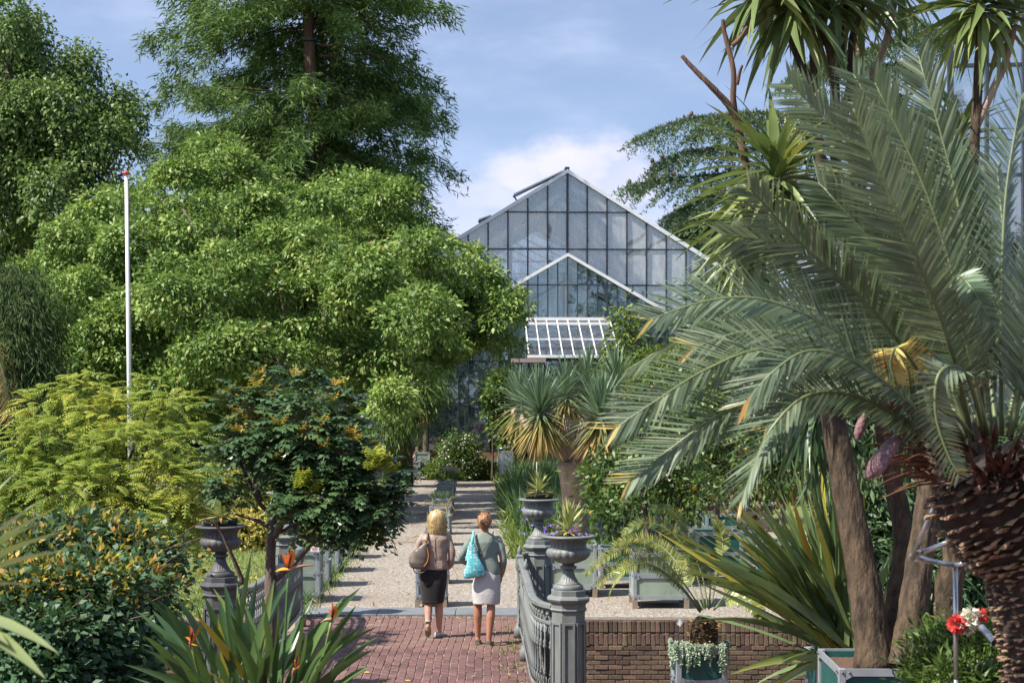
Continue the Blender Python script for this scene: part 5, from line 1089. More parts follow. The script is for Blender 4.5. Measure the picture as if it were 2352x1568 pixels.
frond(CY, [W(*p) for p in ((2270, 1000, 7.3), (2215, 760, 7.15), (2200, 640, 7.1), (2230, 660, 7.0), (2262, 715, 6.98), (2275, 740, 6.98))], .10, .015, 34, L_dracaena, m_rach, .009, vee=.2, fwd=.5, base_gap=.55, nside=(.75, 0, .55))
frond(CY, [W(*p) for p in ((2235, 1000, 7.3), (2130, 880, 7.1), (2080, 810, 7.0), (2055, 800, 6.95), (2045, 840, 6.95), (2060, 880, 6.95))], .11, .014, 30, L_cyc_y, m_rach, .009, vee=.2, fwd=.4, base_gap=.5, nside=(.9, 0, .3))
for (pts, r) in ((((2062, 1005, 7.1), (2035, 1040, 7.0), (2010, 1075, 6.95), (1990, 1098, 6.95)), .046), (((1988, 950, 7.5), (1975, 985, 7.5), (1968, 1010, 7.5)), .028), (((2110, 945, 7.2), (2060, 930, 7.1), (2025, 925, 7.1)), .03)):
    mb = MB(); P = spline([W(*p) for p in pts], 6); mb.tube(P, [r*.75*math.sin(.5+2.3*i/(len(P)-1)) for i in range(len(P))], 16, 0, True, .17); part('cone', mb, m_cone, CY, smooth=True)
# ------------------------------------------------------------------ bird of paradise
SP = planter((-1.62, 11.05, 0), .75, .75, .72, m_panel_t, 'tub holding the bird of paradise plant, just showing under its leaves')
ST = thing('bird_of_paradise', (-1.62, 11.05, .65), 'bird of paradise plant with paddle leaves and four orange flowers', 'plant')
tips = [(402, 1395, 11.0), (450, 1390, 11.2), (528, 1388, 11), (578, 1266, 11.1), (630, 1330, 11), (668, 1325, 11.2), (682, 1350, 11.4), (828, 1348, 10.9), (818, 1390, 11), (868, 1438, 10.8), (866, 1462, 10.9), (806, 1500, 10.7), (396, 1360, 10.9), (330, 1365, 10.9), (330, 1425, 10.8), (366, 1462, 10.7), (330, 1490, 10.6), (285, 1525, 10.5), (295, 1552, 10.6), (500, 1420, 10.6), (480, 1540, 10.3), (820, 1515, 10.4), (900, 1555, 10.5), (450, 1410, 10.5),
        (560, 1380, 11.5), (610, 1400, 10.5), (700, 1390, 10.6), (740, 1420, 11.5), (420, 1470, 10.4), (760, 1470, 10.4), (640, 1440, 10.3), (540, 1470, 10.3), (490, 1350, 11.5), (720, 1370, 11.5), (590, 1330, 11.6), (850, 1530, 10.3), (380, 1545, 10.3), (690, 1500, 10.2), (350, 1400, 11.4), (780, 1400, 11.4), (455, 1440, 10.2), (520, 1430, 10.3), (580, 1450, 10.1), (620, 1490, 10), (660, 1400, 10.2), (705, 1450, 10.0), (745, 1500, 10), (400, 1500, 10.1), (430, 1540, 10), (560, 1520, 10), (640, 1345, 11.6), (545, 1340, 11.7), (800, 1440, 10.2), (365, 1440, 11.2), (330, 1460, 10.2), (860, 1490, 10.2), (470, 1370, 10.8), (505, 1375, 11.3), (515, 1340, 11.2), (545, 1370, 10.9), (600, 1360, 10.7), (640, 1380, 10.4), (485, 1420, 10.6), (530, 1410, 10.8), (570, 1420, 10.6), (430, 1430, 10.4), (690, 1420, 10.9), (720, 1460, 10.3), (790, 1370, 10.8), (610, 1460, 10.0), (350, 1500, 10.3), (830, 1440, 10.5), (310, 1400, 10.9), (375, 1385, 10.8)]
sprof = lambda u: math.sin(PI*min(1, max(0, u))**.8)**.7*(1-.25*u) if u < .985 else .03
for i, (x, y, Y) in enumerate(tips):
    T_ = W(x, y, Y); b = Vector((-1.62+random.uniform(-.2, .2)+(T_.x+1.62)*.15, 11.05+random.uniform(-.2, .2), .68)); d = T_-b; L = d.length
    mid = b+d*.5+Vector((-(d.x)*.18, 0, .10*L)); k1 = b.lerp(mid, .95)+Vector((0, 0, .02)); mb = MB()
    P = spline([b, b.lerp(k1, .5)+Vector((-(d.x)*.06, 0, .02)), k1], 5); mb.tube(P, lerp_r(.013, .008, len(P)), 6)
    dd = (T_-k1).normalized(); face = Vector((random.gauss(0, .9)-dd.x*.2, -1, random.gauss(.25, .6))); sd = dd.cross(face)
    V, F = blade(k1, T_, random.uniform(.052, .082), random.uniform(.04, .18), sd, random.uniform(.15, .5), 10, sprof, random.uniform(-.4, .4)); mb.add(V, F)
    part('leaf', mb, L_streli_y if i in (19, 23, 20) else L_streli, ST, smooth=True)
for i in range(34):  # inner stalks without visible blades
    b = Vector((-1.62+random.uniform(-.26, .26), 11.05+random.uniform(-.25, .05), .68)); mb = MB(); e = b+Vector((random.uniform(-.18, .18), random.uniform(-.1, .1), random.uniform(.55, .95))); P = spline([b, b.lerp(e, .5)+Vector((random.uniform(-.03, .03), 0, 0)), e], 4); mb.tube(P, lerp_r(.013, .007, len(P)), 6); part('stalk', mb, L_streli, ST, smooth=True)
def flower(p, beak, sepals, stalk):
    root = bpy.data.objects.new('flower', None); link(root, ST); root.location = p-ORG[ST.name]; ORG[root.name] = p
    mb = MB(); P = spline([p, p+Vector(beak)*.5+Vector((0, 0, .008)), p+Vector(beak)], 6); mb.tube(P, [.013*(1-(i/len(P))**1.3)+.001 for i in range(len(P))], 8); part('beak', mb, m_beak, root, smooth=True)
    for s in sepals:
        V, F = blade(p, p+Vector(s)*1.1, .046, .06, Vector((s[2], .3, -s[0])), .4, 6, lambda u: math.sin(PI*(u*.88+.1))); mb = MB(); mb.add(V, F); part('sepal', mb, m_orange, root, smooth=True)
    mb = MB(); V, F = blade(p, p+Vector((.02, -.02, .09)), .014, 0, None, .2, 4); mb.add(V, F); part('blue_petal', mb, m_blue, root)
    mb = MB(); mb.tube(spline([p, p.lerp(stalk, .5)+Vector((.02, 0, 0)), stalk], 5), .009, 6); part('stalk', mb, L_streli, root, smooth=True)
S0 = Vector((-1.6, 11, .7))
flower(W(663, 1308, 10.6), (.155, 0, .03), [(.035, 0, .115), (.015, -.01, .13), (-.045, 0, .10), (-.01, .01, .10), (-.075, 0, -.01)], S0+Vector((.1, -.3, 0)))
flower(W(438, 1475, 10.3), (-.005, 0, -.03), [(.055, 0, .10), (.045, .01, .085), (-.03, 0, .03), (.045, 0, -.015), (.0, -.01, .09)], S0+Vector((-.15, -.4, 0)))
flower(W(762, 1422, 10.5), (-.07, 0, -.02), [(.0, 0, .10), (.025, 0, .09), (-.02, 0, .06), (.035, 0, .06)], S0+Vector((.2, -.4, 0)))
flower(W(678, 1535, 10.0), (-.02, 0, -.05), [(.012, 0, .09), (.03, 0, .03), (-.004, 0, .05)], S0+Vector((.05, -.6, 0)))
# ------------------------------------------------------------------ blurred sword leaves close to the camera
FG = thing('sword_leaf_plant', W(-190, 1420, 4.6)+Vector((0, 0, -.75)), 'out of focus sword leaved plant reaching into the picture at the very edge', 'plant')
FGc = W(-190, 1420, 4.6)
for (x, y, Y) in ((165, 1215, 4.4), (140, 1160, 4.6), (110, 1140, 4.7), (175, 1262, 4.3), (40, 1080, 4.7), (135, 1500, 4.2), (105, 1558, 4.1), (20, 1480, 4.2), (90, 1200, 4.5), (-60, 1050, 4.8), (60, 1340, 4.4), (10, 1600, 4.2)):
    mb = MB(); V, F = blade(FGc, W(x, y, Y), .075, .12, None, .3, 8, lambda u: min(1, .6+u)*(1-max(0, (u-.5)/.5)**1.8)); mb.add(V, F); part('leaf', mb, L_fg, FG, smooth=True)
mb = MB(); mb.tube([FGc+Vector((0, 0, -.8)), FGc], .05, 10); part('trunk', mb, m_bark_cork, FG)
# palm frond hanging in at the edge
PF = thing('palm_tree', G(-60, 25), 'brownish feathery palm frond hanging in beside the dark conifer', 'palm')
mb = MB(); mb.tube([G(-60, 25), W(-70, 850, 25), W(-60, 740, 25)], .12, 8); part('trunk', mb, m_bark, PF)
frond(PF, [W(-60, 740, 25), W(-30, 770, 24.8), W(5, 850, 24.6), W(30, 960, 24.5)], .42, .02, 40, L_dead, m_rach, .015, vee=-.2, fwd=.8)
frond(PF, [W(-60, 740, 25), W(-45, 720, 25.2), W(-10, 780, 25.2), W(10, 880, 25.2)], .4, .02, 36, L_enceph, m_rach, .015, vee=-.2, fwd=.8)
# ------------------------------------------------------------------ flagpole
FP = thing('flagpole', G(302, 34), 'white flagpole with a flat red knob in front of the broad green tree', 'flagpole')
a, b = G(302, 34), W(290, 402, 34)
mb = MB(); mb.tube([a, b], [.050, .033], 16); part('pole', mb, m_white, FP, smooth=True)
mb = MB(); mb.lathe([(.02, 0), (.07, .015), (.08, .035), (.07, .055), (.02, .085)], c=tuple(b), n=20); part('knob', mb, m_redcap, FP, smooth=True)
mb = MB(); mb.tube([a+Vector((.068, -.03, .8)), b+Vector((.05, -.03, -.1))], .006, 5); part('halyard', mb, m_strap, FP)
mb = MB(); mb.tube([W(296, 930, 34)+Vector((.02, -.06, .04)), W(300, 938, 34)+Vector((.07, -.05, 0))], .012, 5); part('cleat', mb, m_bolt, FP)
# ------------------------------------------------------------------ dragon tree by the iris bed
DT = thing('dragon_tree', G(1322, 31), 'stout pale trunked dragon tree with grey-green dagger leaf heads beside the urns', 'tree')
mb = MB(); P = spline([G(1322, 31), W(1322, 1200, 31), W(1318, 1110, 31), W(1314, 1060, 31)], 6); mb.tube(P, [.27, .25, .24, .235, .23, .225, .225, .225, .225, .225, .225, .23, .24, .25, .255, .26, .27, .28, .24][:len(P)], 16, 0, True, .03); part('trunk', mb, m_bark_pale, DT, smooth=True)
for (x, y, Y) in ((1240, 960, 30.7), (1378, 975, 30.5), (1300, 930, 31.4), (1180, 930, 31.6), (1420, 900, 31.6), (1350, 900, 31.8)):
    mb = MB(); limb(mb, [W(1316, 1060, 31), W((1316+x)/2+2, 1012, 31), W(x, y+15, Y)], .12, .08, 10); part('branch', mb, m_bark_pale, DT, smooth=True)
for (x, y, Y, n, L) in ((1240, 945, 30.5, 240, .84), (1380, 958, 30.2, 240, .82), (1300, 905, 31.4, 120, .72), (1195, 925, 31.6, 110, .70), (1415, 880, 31.7, 120, .72), (1350, 880, 31.8, 100, .72)):
    add_mesh('leaf_rosette', rosette_mesh('leaf_rosette', W(x, y, Y), n, L, .036, L_dracaena, (.05, 1.75), .16, 5, .25, prof=lambda u: min(1, .55+u*2)*(1-max(0, (u-.5)/.5)**1.4)), DT)
    add_mesh('old_leaves', rosette_mesh('old_leaves', W(x, y+14, Y), int(n*.4), L*.95, .036, L_drac_old, (1.75, 2.6), .3, 5, .25), DT)
    add_mesh('dead_leaves', rosette_mesh('dead_leaves', W(x, y+26, Y), int(n*.22), L*.95, .032, L_dead, (2.15, 2.9), .15, 4, .3), DT)
# ------------------------------------------------------------------ yuccas in the urns
def urn_yucca(p, label, n, L, flowers=False, mat=L_yucca, w_=.034):
    root = thing('yucca_plant', p, label, 'plant', 'yuccas in the bridge urns')
    add_mesh('leaf_rosette', rosette_mesh('leaf_rosette', Vector(p)+Vector((0, 0, .07)), n, L, w_, mat, (.05, 1.65), .08, 5, .3), root)
    add_mesh('dead_leaves', rosette_mesh('dead_leaves', Vector(p)+Vector((0, 0, .04)), 18, L*.75, .026, L_dead, (1.5, 1.95), .1, 4, .3), root)
    N = 170; a = rng.uniform(0, 2*PI, N); r = .19*np.sqrt(rng.random(N)); c = np.stack([p[0]+np.cos(a)*r, p[1]+np.sin(a)*r, np.full(N, p[2]-.01)], 1)
    add_mesh('ground_cover', quadmesh('ground_cover', leaves(np.repeat(c, 2, 0), np.concatenate([sph(N*2)*.6+[0, 0, .6]]), .05, .022), L_lime if not flowers else L_strap), root)
    if flowers:
        N = 26; a = rng.uniform(0, 2*PI, N); r = rng.uniform(.10, .25, N); c = np.stack([p[0]+np.cos(a)*r, p[1]+np.sin(a)*r, p[2]+rng.uniform(.0, .10, N)], 1)
        for k in range(N): add_mesh('violet_flower', quadmesh('violet_flower', leaves(np.repeat(c[k:k+1], 4, 0), sph(4)*.8+[0, -.2, .3], .026, .022), L_flower_v), root)
    return root
zt = 1.29+.475
urn_yucca((P_RN[0], P_RN[1], zt), 'striped yucca with violet flowers in the sunlit urn by the brick wall', 48, .30, True)
urn_yucca((P_RF[0], P_RF[1], zt+.06), 'striped yucca in the black-lined urn before the irises', 44, .28)
urn_yucca((P_LN[0], P_LN[1], zt+.06), 'striped yucca in the dark urn before the lawn', 52, .34)
urn_yucca((P_LF[0], P_LF[1], zt), 'yucca in the urn behind the glossy tree trunk', 34, .28)
# ------------------------------------------------------------------ small cycad on a teal tub before the wall
planter((1.83, 17.05, 0), .5, .5, .74, m_panel_t, 'dark teal tub with hanging pale sedum standing before the brick wall', .02)
SC = thing('small_cycad', (1.88, 17.05, .66), 'yellow-green cycad with arching fronds in the teal tub before the brick wall', 'cycad')
mb = MB(); mb.lathe([(.10, 0), (.135, .08), (.14, .2), (.13, .3), (.07, .36)], c=(1.88, 17.05, .66), n=18); part('trunk', mb, m_trunkcore, SC, smooth=True)
dm = MB()
for i in range(150):
    a = random.uniform(0, 2*PI); z = random.uniform(.0, .34); d = Vector((math.cos(a), math.sin(a), random.uniform(-.2, .6))); V, F = blade(Vector((1.88, 17.05, .66+z))+Vector((d.x, d.y, 0))*.12, Vector((1.88, 17.05, .66+z))+Vector((d.x, d.y, 0))*.12+d*random.uniform(.04, .09), .03, .1, None, .3, 2); dm.add(V, F)
tag(part('leaf_bases', dm, L_dead, SC), kind='stuff')
B0 = (1622, 1418, 17.05)
for pts in (((1610, 1402, 16.95), (1550, 1330, 16.8), (1480, 1290, 16.7), (1420, 1300, 16.65), (1370, 1345, 16.6)), ((1620, 1398, 17.2), (1590, 1290, 17.4), (1540, 1220, 17.5), (1480, 1200, 17.5), (1430, 1225, 17.5)), ((1612, 1400, 17), (1560, 1325, 16.9), (1500, 1270, 16.8), (1440, 1258, 16.7), (1390, 1280, 16.65), (1345, 1318, 16.6)), ((1608, 1405, 17), (1560, 1345, 16.7), (1500, 1300, 16.5), (1450, 1298, 16.4), (1415, 1330, 16.4), (1398, 1375, 16.4)),
            ((1625, 1395, 17.1), (1615, 1330, 17.2), (1590, 1260, 17.3), (1565, 1200, 17.3), (1540, 1172, 17.3), (1500, 1170, 17.2)), ((1628, 1398, 17), (1630, 1340, 16.8), (1610, 1290, 16.7), (1585, 1275, 16.6), (1560, 1300, 16.55)),
             ((1640, 1400, 17.1), (1670, 1360, 17.2), (1700, 1330, 17.3), (1750, 1325, 17.4), (1790, 1350, 17.4)),
            ((1632, 1395, 17.3), (1650, 1310, 17.6), (1660, 1240, 17.8), (1640, 1190, 17.9)), ((1615, 1398, 17.3), (1575, 1320, 17.7), (1520, 1255, 18), (1460, 1235, 18.1), (1410, 1250, 18.1)), ((1640, 1398, 16.9), (1690, 1370, 16.6), (1730, 1390, 16.4), (1760, 1430, 16.3))):
    frond(SC, [W(*p) for p in pts], .10, .016, 62, L_enceph, m_rach, .009, vee=.2, fwd=.45, base_gap=.24, nside=(.25, .5, .8))
SD = thing('trailing_sedum', (1.83, 16.8, .74), 'pale grey-green sedum trailing over the rim of the teal tub', 'plant')
for i in range(34):
    x = random.uniform(-.27, .27); side = random.random() < .25
    p = Vector((1.83+x, 16.80, .75)) if not side else Vector((1.83+random.choice((-.27, .27)), 16.80+random.uniform(0, .4), .75)); ln = random.choice((.05, .06, .08, .1, .16, .22)) if not side else random.uniform(.1, .3)
    mb = MB(); mb.tube([p+Vector((0, .06, .0)), p+Vector((0, -.012, .015)), p+Vector((0, -.02, -ln))], .004, 5); P0 = spline([p+Vector((0, .06, 0)), p+Vector((0, -.012, .015)), p+Vector((random.uniform(-.01, .01), -.02, -ln))], 12)
    st = add_mesh('strand', quadmesh('strand', leaves(np.repeat(np.array([tuple(q_) for q_ in P0]), 7, 0), sph(len(P0)*7), .026, .014, None, .4), L_sedum), SD)
c = np.array([(1.83+rng.uniform(-.24, .24), 17.05+rng.uniform(-.24, .2), .74) for _ in range(260)])
add_mesh('sedum_mat', quadmesh('sedum_mat', leaves(np.repeat(c, 3, 0), sph(780)+[0, 0, .6], .028, .016, None, .4), L_sedum), SD)
mb = MB(); mb.tube([(1.62, 16.95, .74), (1.625, 16.95, .97)], .004, 6); pl = thing('plant_tag', (1.62, 16.95, .74), 'small white plant tag on a wire stuck in the teal tub', 'label'); part('wire', mb, m_bolt, pl)
mb = MB(); mb.bar((1.615, 16.945, .95), (1.65, 16.94, 1.0), .004, .05); part('tag', mb, m_white, pl)
# ------------------------------------------------------------------ row of boxes along the middle of the path
rowD = [(26.0, -.73, 'dry trailing stems', 0), (29.0, -.76, 'sparse weeds', 2), (32.2, -.80, 'low herbs', 1), (35.9, -.86, 'yellow-orange seedlings', 3), (38.6, -.89, 'orange weeds', 2), (41.4, -.92, 'thick grey-green lavender', 4), (44.4, -.94, 'creeping herbs', 1),
        (47.3, -.96, 'short dark herbs', 1), (50.2, -.98, 'bushy herbs and dry grass', 5), (54, -1.0, 'dry wispy grass', 2), (57.5, -1.02, 'low green tufts', 1), (60.5, -1.04, 'low dark tufts', 1)]
proto = planter((0, 0, 0), .46, .46, .62, m_panel_p, 'x', 1e-5, 'row of planter boxes along the middle of the gravel path', leg=.12, mid=True)
for i, (D, c0, what, kind) in enumerate(rowD):
    o = proto if i == 0 else copy_tree(proto); o.location = (px(c0, D), D, .004); o.rotation_euler.z = R(random.uniform(-2, 2))
    o['label'] = ('pale green box of %s, ' % what)+('nearest the stone strip' if i == 0 else ('beside the blonde woman' if i == 3 else '%s in the row before the greenhouse' % ['', 'eleventh', 'tenth', '', 'eighth', 'seventh', 'sixth', 'fifth', 'fourth', 'third', 'second', 'first'][i]))
    n = (60, 120, 90, 90, 420, 700)[kind]; w_ = .23; cx, cyy = px(c0, D), D; cc = np.stack([cx+rng.uniform(-w_, w_, n), cyy+rng.uniform(-w_, w_, n), np.full(n, .56)], 1)
    hgt = (.10, .10, .16, .14, .24, .26)[kind]; dd = rng.normal(size=(n, 3))*.5+[0, 0, 1.0]
    pr = thing('box_herbs', (cx, cyy, .56), what+' in the path box '+('nearest the stone strip' if i == 0 else 'beside the blonde woman' if i == 3 else '%s in the row before the greenhouse' % ['', 'eleventh', 'tenth', '', 'eighth', 'seventh', 'sixth', 'fifth', 'fourth', 'third', 'second', 'first'][i]), 'plant', 'herbs in the path row boxes')
    add_mesh('foliage', quadmesh('foliage', leaves(cc, dd, hgt*rng.uniform(.5, 1.2, n), .02 if kind != 5 else .05), (L_dead, L_strap, L_rust, L_beech_new, L_cedar, L_citrus)[kind]), pr)
    if kind in (0, 2, 5):
        st = MB()
        for k in range(7):
            a = random.uniform(0, 2*PI); p = Vector((cx+.15*math.cos(a), cyy+.15*math.sin(a), .58)); e = p+Vector((math.cos(a)*.25, math.sin(a)*.2, random.uniform(-.22, .3))); st.tube(spline([p, p.lerp(e, .5)+Vector((0, 0, .12)), e], 4), .006, 4)
        part('stems', st, L_dead, pr)
# ------------------------------------------------------------------ boxes on the gravel court, with citrus trees
def citrus(loc, zr, label, lb, n, mat=L_citrus, fruits=0, stems=((0, 0),), L=.115, w_=.055, per=13, rc=.30, hgt=None):
    root = thing('citrus_tree', (loc[0], loc[1], zr), label, 'tree', 'potted trees on the gravel court'); top = max(c[2] for c, r in lb)
    for i, (sx_, lean) in enumerate(stems):
        b = Vector((loc[0]+sx_, loc[1], zr)); e = Vector((loc[0]+sx_+lean, loc[1], top)); mb = MB(); limb(mb, [b, b.lerp(e, .3)+Vector((random.uniform(-.05, .05), 0, 0)), b.lerp(e, .65)+Vector((random.uniform(-.08, .08), 0, 0)), e], .05, .015); part('trunk' if i == 0 else 'stem', mb, m_bark_grey, root, smooth=True)
        for c, r in lb[:4]:
            mb = MB(); m_ = b.lerp(e, random.uniform(.35, .6)); limb(mb, [m_, m_.lerp(Vector(c), .5)+Vector((0, 0, .08)), Vector(c)], .025, .008, 6); part('branch', mb, m_bark_grey, root, smooth=True)
    add_mesh('crown', quadmesh('crown', crown(lb, int(n*.5), per, rc, L*1.1, w_*1.1, droop=.25, inner=.15, out=.6, shell=(.7, 1.1)), mat), root)
    fm = MB(); fm.lathe([(.004, -.038), (.028, -.026), (.038, 0), (.028, .026), (.004, .038)], n=10); me = fm.mesh('fruit', m_orangefruit, True)
    for k in range(fruits):
        c, r = lb[rng.integers(0, len(lb))]; u = sph(1)[0]; u[1] = -abs(u[1]); inst('fruit', me, root, Matrix.Translation(Vector(c+u*r)-Vector((loc[0], loc[1], zr))))
    return root
def boxpx(xc, wpx, yfoot, h, pm, label, dp=None, rz=0.0):
    D = CAMH*FPX/(yfoot-HOR); wd = wpx*D/FPX; p = G(xc, D, .006); p.y += wd/2
    return p, planter(p, wd, dp or wd, h, pm, label, rz, leg=.13)
p1, _ = boxpx(1518, 128, 1398, .82, m_panel_p, 'pale green box with three slim trunks, nearest the brick wall')
p2, _ = boxpx(1315, 112, 1372, .82, m_panel_p, 'pale green box standing behind the sunlit urn')
p3, _ = boxpx(1420, 84, 1352, .66, m_panel_t, 'dark teal box with a dark stemmed tree behind the small cycad frond')
p4, _ = boxpx(1650, 110, 1340, .85, m_panel_t, 'dark teal box in the shade behind the flax leaves, left of a second', rz=.05)
p5, _ = boxpx(1560, 88, 1300, .72, m_panel_p, 'pale box in the second row behind the slim trunks')
p6, _ = boxpx(1705, 110, 1315, .75, m_panel_p, 'pale box in shade close to the flax plant tips')
p7, _ = boxpx(1660, 78, 1262, .72, m_panel_t, 'distant teal box beneath the rusty shrub')
p8, _ = boxpx(1580, 66, 1235, .7, m_panel_p, 'small distant pale box on the low wall row')
p9, _ = boxpx(1800, 100, 1370, .85, m_panel_t, 'teal box hidden behind the flax clump')
def lobes3(lst): return lobes_px(lst)
Y1 = p1.y
citrus(p1, .75, 'three-stemmed citrus tree with bright leaves in the box nearest the brick wall', lobes_px([(1475, 1090, Y1, 45, 40), (1540, 1110, Y1, 60, 40), (1600, 1120, Y1-.2, 45, 35), (1500, 1020, Y1+.2, 55, 45), (1560, 1030, Y1+.2, 55, 40), (1460, 1150, Y1-.2, 40, 20), (1580, 1165, Y1-.2, 50, 22), (1510, 950, Y1, 50, 40)]), 310, fruits=5, stems=((-.12, -.2), (.02, .0), (.18, .1)), L=.105)
Y3 = p3.y
citrus(p3, .6, 'dark stemmed citrus tree with a few yellow fruits beside the dragon tree', lobes_px([(1400, 1110, Y3, 50, 50), (1450, 1120, Y3, 45, 50), (1410, 1180, Y3, 45, 35), (1440, 1060, Y3, 50, 40), (1390, 1060, Y3, 40, 40), (1470, 1080, Y3+.2, 50, 60), (1380, 1170, Y3, 30, 30)]), 270, fruits=6, stems=((0, .05), (.1, .15)))
Y4 = p4.y
citrus(p4, .78, 'leafy citrus tree in the shaded teal box behind the flax', lobes_px([(1640, 1080, Y4, 60, 50), (1690, 1110, Y4, 60, 50), (1620, 1000, Y4, 60, 50), (1690, 1010, Y4, 60, 60), (1650, 940, Y4, 60, 50)]), 260, fruits=4)
Y5 = p5.y
citrus(p5, .66, 'tall citrus tree in the second row with light leaves', lobes_px([(1530, 960, Y5, 60, 50), (1590, 930, Y5, 60, 50), (1560, 1010, Y5, 70, 45), (1480, 990, Y5, 50, 50), (1550, 890, Y5, 60, 40), (1620, 1010, Y5, 50, 40)]), 330, fruits=3, stems=((0, 0), (.1, .2)))
citrus(p6, .68, 'dense citrus tree in the pale shaded box by the flax tips', lobes_px([(1720, 1050, p6.y, 60, 60), (1760, 1110, p6.y, 60, 60), (1700, 1120, p6.y, 50, 50)]), 200, L_rust, fruits=0)
citrus(p7, .66, 'round clipped citrus tree in the distant teal box', lobes_px([(1660, 1070, p7.y, 55, 50), (1690, 1030, p7.y, 50, 50), (1630, 1030, p7.y, 50, 40)]), 200, fruits=3)
citrus(p9, .78, 'citrus tree behind the upright flax leaves', lobes_px([(1790, 1050, p9.y, 80, 80), (1830, 1000, p9.y, 80, 80), (1760, 960, p9.y, 70, 60)]), 300)
pb = thing('box_seedlings', (p2.x, p2.y, .78), 'low green seedlings filling the pale box behind the sunlit urn', 'plant')
cc = np.array([(p2.x+rng.uniform(-.33, .33), p2.y+rng.uniform(-.33, .33), .74) for _ in range(260)]); add_mesh('foliage', quadmesh('foliage', leaves(np.repeat(cc, 3, 0), sph(780)*.6+[0, 0, .8], .12, .045), L_citrus), pb)
# low garden bench table among the boxes
GT = thing('garden_table', G(1600, 42), 'weathered slatted bench table among the potted trees', 'table')
for k in range(5): mb = MB(); mb.box(tuple(G(1600, 42, .72)+Vector((0, -.3+k*.15, 0))), (2.4, .13, .04), 0, 0, .005); part('slat', mb, m_wood, GT)
for sx_ in (-1, 1):
    for sy in (-1, 1): mb = MB(); mb.box(tuple(G(1600, 42, .35)+Vector((sx_*1.05, sy*.3, 0))), (.09, .09, .70)); part('leg', mb, m_wood, GT)
LW = thing('low_wall', G(1640, 39), 'low dark brick wall carrying planter boxes behind the citrus trees', 'wall')
mb = MB(); mb.box(tuple(G(1640, 39.2, .3)), (2.6, .3, .6)); part('brick_body', mb, brickM('dark_low_wall_brick', (.10, .06, .05), (.07, .045, .04), (.14, .11, .09)), LW)
mb = MB(); mb.box(tuple(G(1640, 39.2, .63)), (2.7, .4, .06), 0, 0, .01); part('coping', mb, m_stone, LW)
# ------------------------------------------------------------------ iris bed and verges
def straps(name, pts, L, w_, mat, lean=.28, n_per=7, label=None, kind='stuff'):
    P = np.repeat(np.array(pts), n_per, 0); N = len(P); P = P+np.concatenate([rng.normal(0, .10, (N, 2)), np.zeros((N, 1))], 1); D = rng.normal(0, lean, (N, 3)); D[:, 2] = 1; D = nrm(D)
    l = L*rng.uniform(.6, 1.15, N); sd = nrm(np.cross(D, rng.normal(size=(N, 3))))*w_/2; m1 = P+D*(l*.55)[:, None]; t1 = P+D*(l*1.0)[:, None]+np.stack([D[:, 0], D[:, 1], -.35*np.ones(N)], 1)*(l*.22)[:, None]
    q1 = np.stack([P-sd, P+sd, m1+sd, m1-sd], 1); q2 = np.stack([m1-sd, m1+sd, t1+sd*.1, t1-sd*.1], 1)
    return tag(add_mesh(name, quadmesh(name, np.concatenate([q1, q2]), mat)), label, kind=kind)
pts = []
while len(pts) < 900:
    Y = rng.uniform(33.5, 61); x = px(.85+rng.random()**.8*3.4, Y)
    if x < px(4.2, Y): pts.append((x, Y, .01))
straps('iris_bed', pts, 1.0, .035, L_strap, .25, 11, 'dense green iris leaves bordering the gravel path')
pts = [(px(.66+rng.random()*.35, Y), Y, .0) for Y in rng.uniform(33, 61, 420)]
straps('path_border_plants', pts, .42, .03, L_lime, .5, 9, 'low pale green border plants spilling over the path edge')
pts = [(rng.uniform(1.2, 3.2), rng.uniform(29.5, 36), 0) for _ in range(330)]
straps('meadow_plants', pts, .8, .022, L_strap, .3, 10, 'tall grassy plants between the dragon tree and the potted trees')
cc = np.array([tuple(W(*q)) for q in ((1200+abs(random.gauss(0, 45)), 1185+random.gauss(0, 18), 34) for _ in range(26))]+[tuple(W(*q)) for q in ((1430+random.gauss(0, 60), 1215+random.gauss(0, 22), 32) for _ in range(60))])
tag(add_mesh('violet_flowers', quadmesh('violet_flowers', leaves(np.repeat(cc, 4, 0), sph(len(cc)*4), .06, .055), L_flower_v)), 'scattered violet flowers among the meadow plants', kind='stuff')
pts = [(px(-2.62-rng.random()**2*.5, Y), Y, 0) for Y in rng.uniform(25.5, 60, 600)]
straps('verge_grass', pts, .30, .014, L_strap, .45, 9, 'rough grass verge along the path edge')
pts = [(rng.uniform(-9, -2.9), 24.5+14*rng.random()**1.3, 0) for _ in range(9500)]
straps('lawn_grass', pts, .07, .012, m_grass, .5, 3, 'short lawn grass')
cc = np.array([(rng.uniform(-6.5, -3.2), rng.uniform(25.5, 32), .06) for _ in range(70)]); cc = cc[np.argsort(np.sin(cc[:, 0]*3)+np.sin(cc[:, 1]*2))[:46]]
tag(add_mesh('lawn_flowers', quadmesh('lawn_flowers', leaves(np.repeat(cc, 5, 0)+rng.normal(0, .05, (len(cc)*5, 3))*[1, 1, .3], sph(len(cc)*5), .05, .04), L_flower_y)), 'yellow flowers dotted over the lawn', kind='stuff')
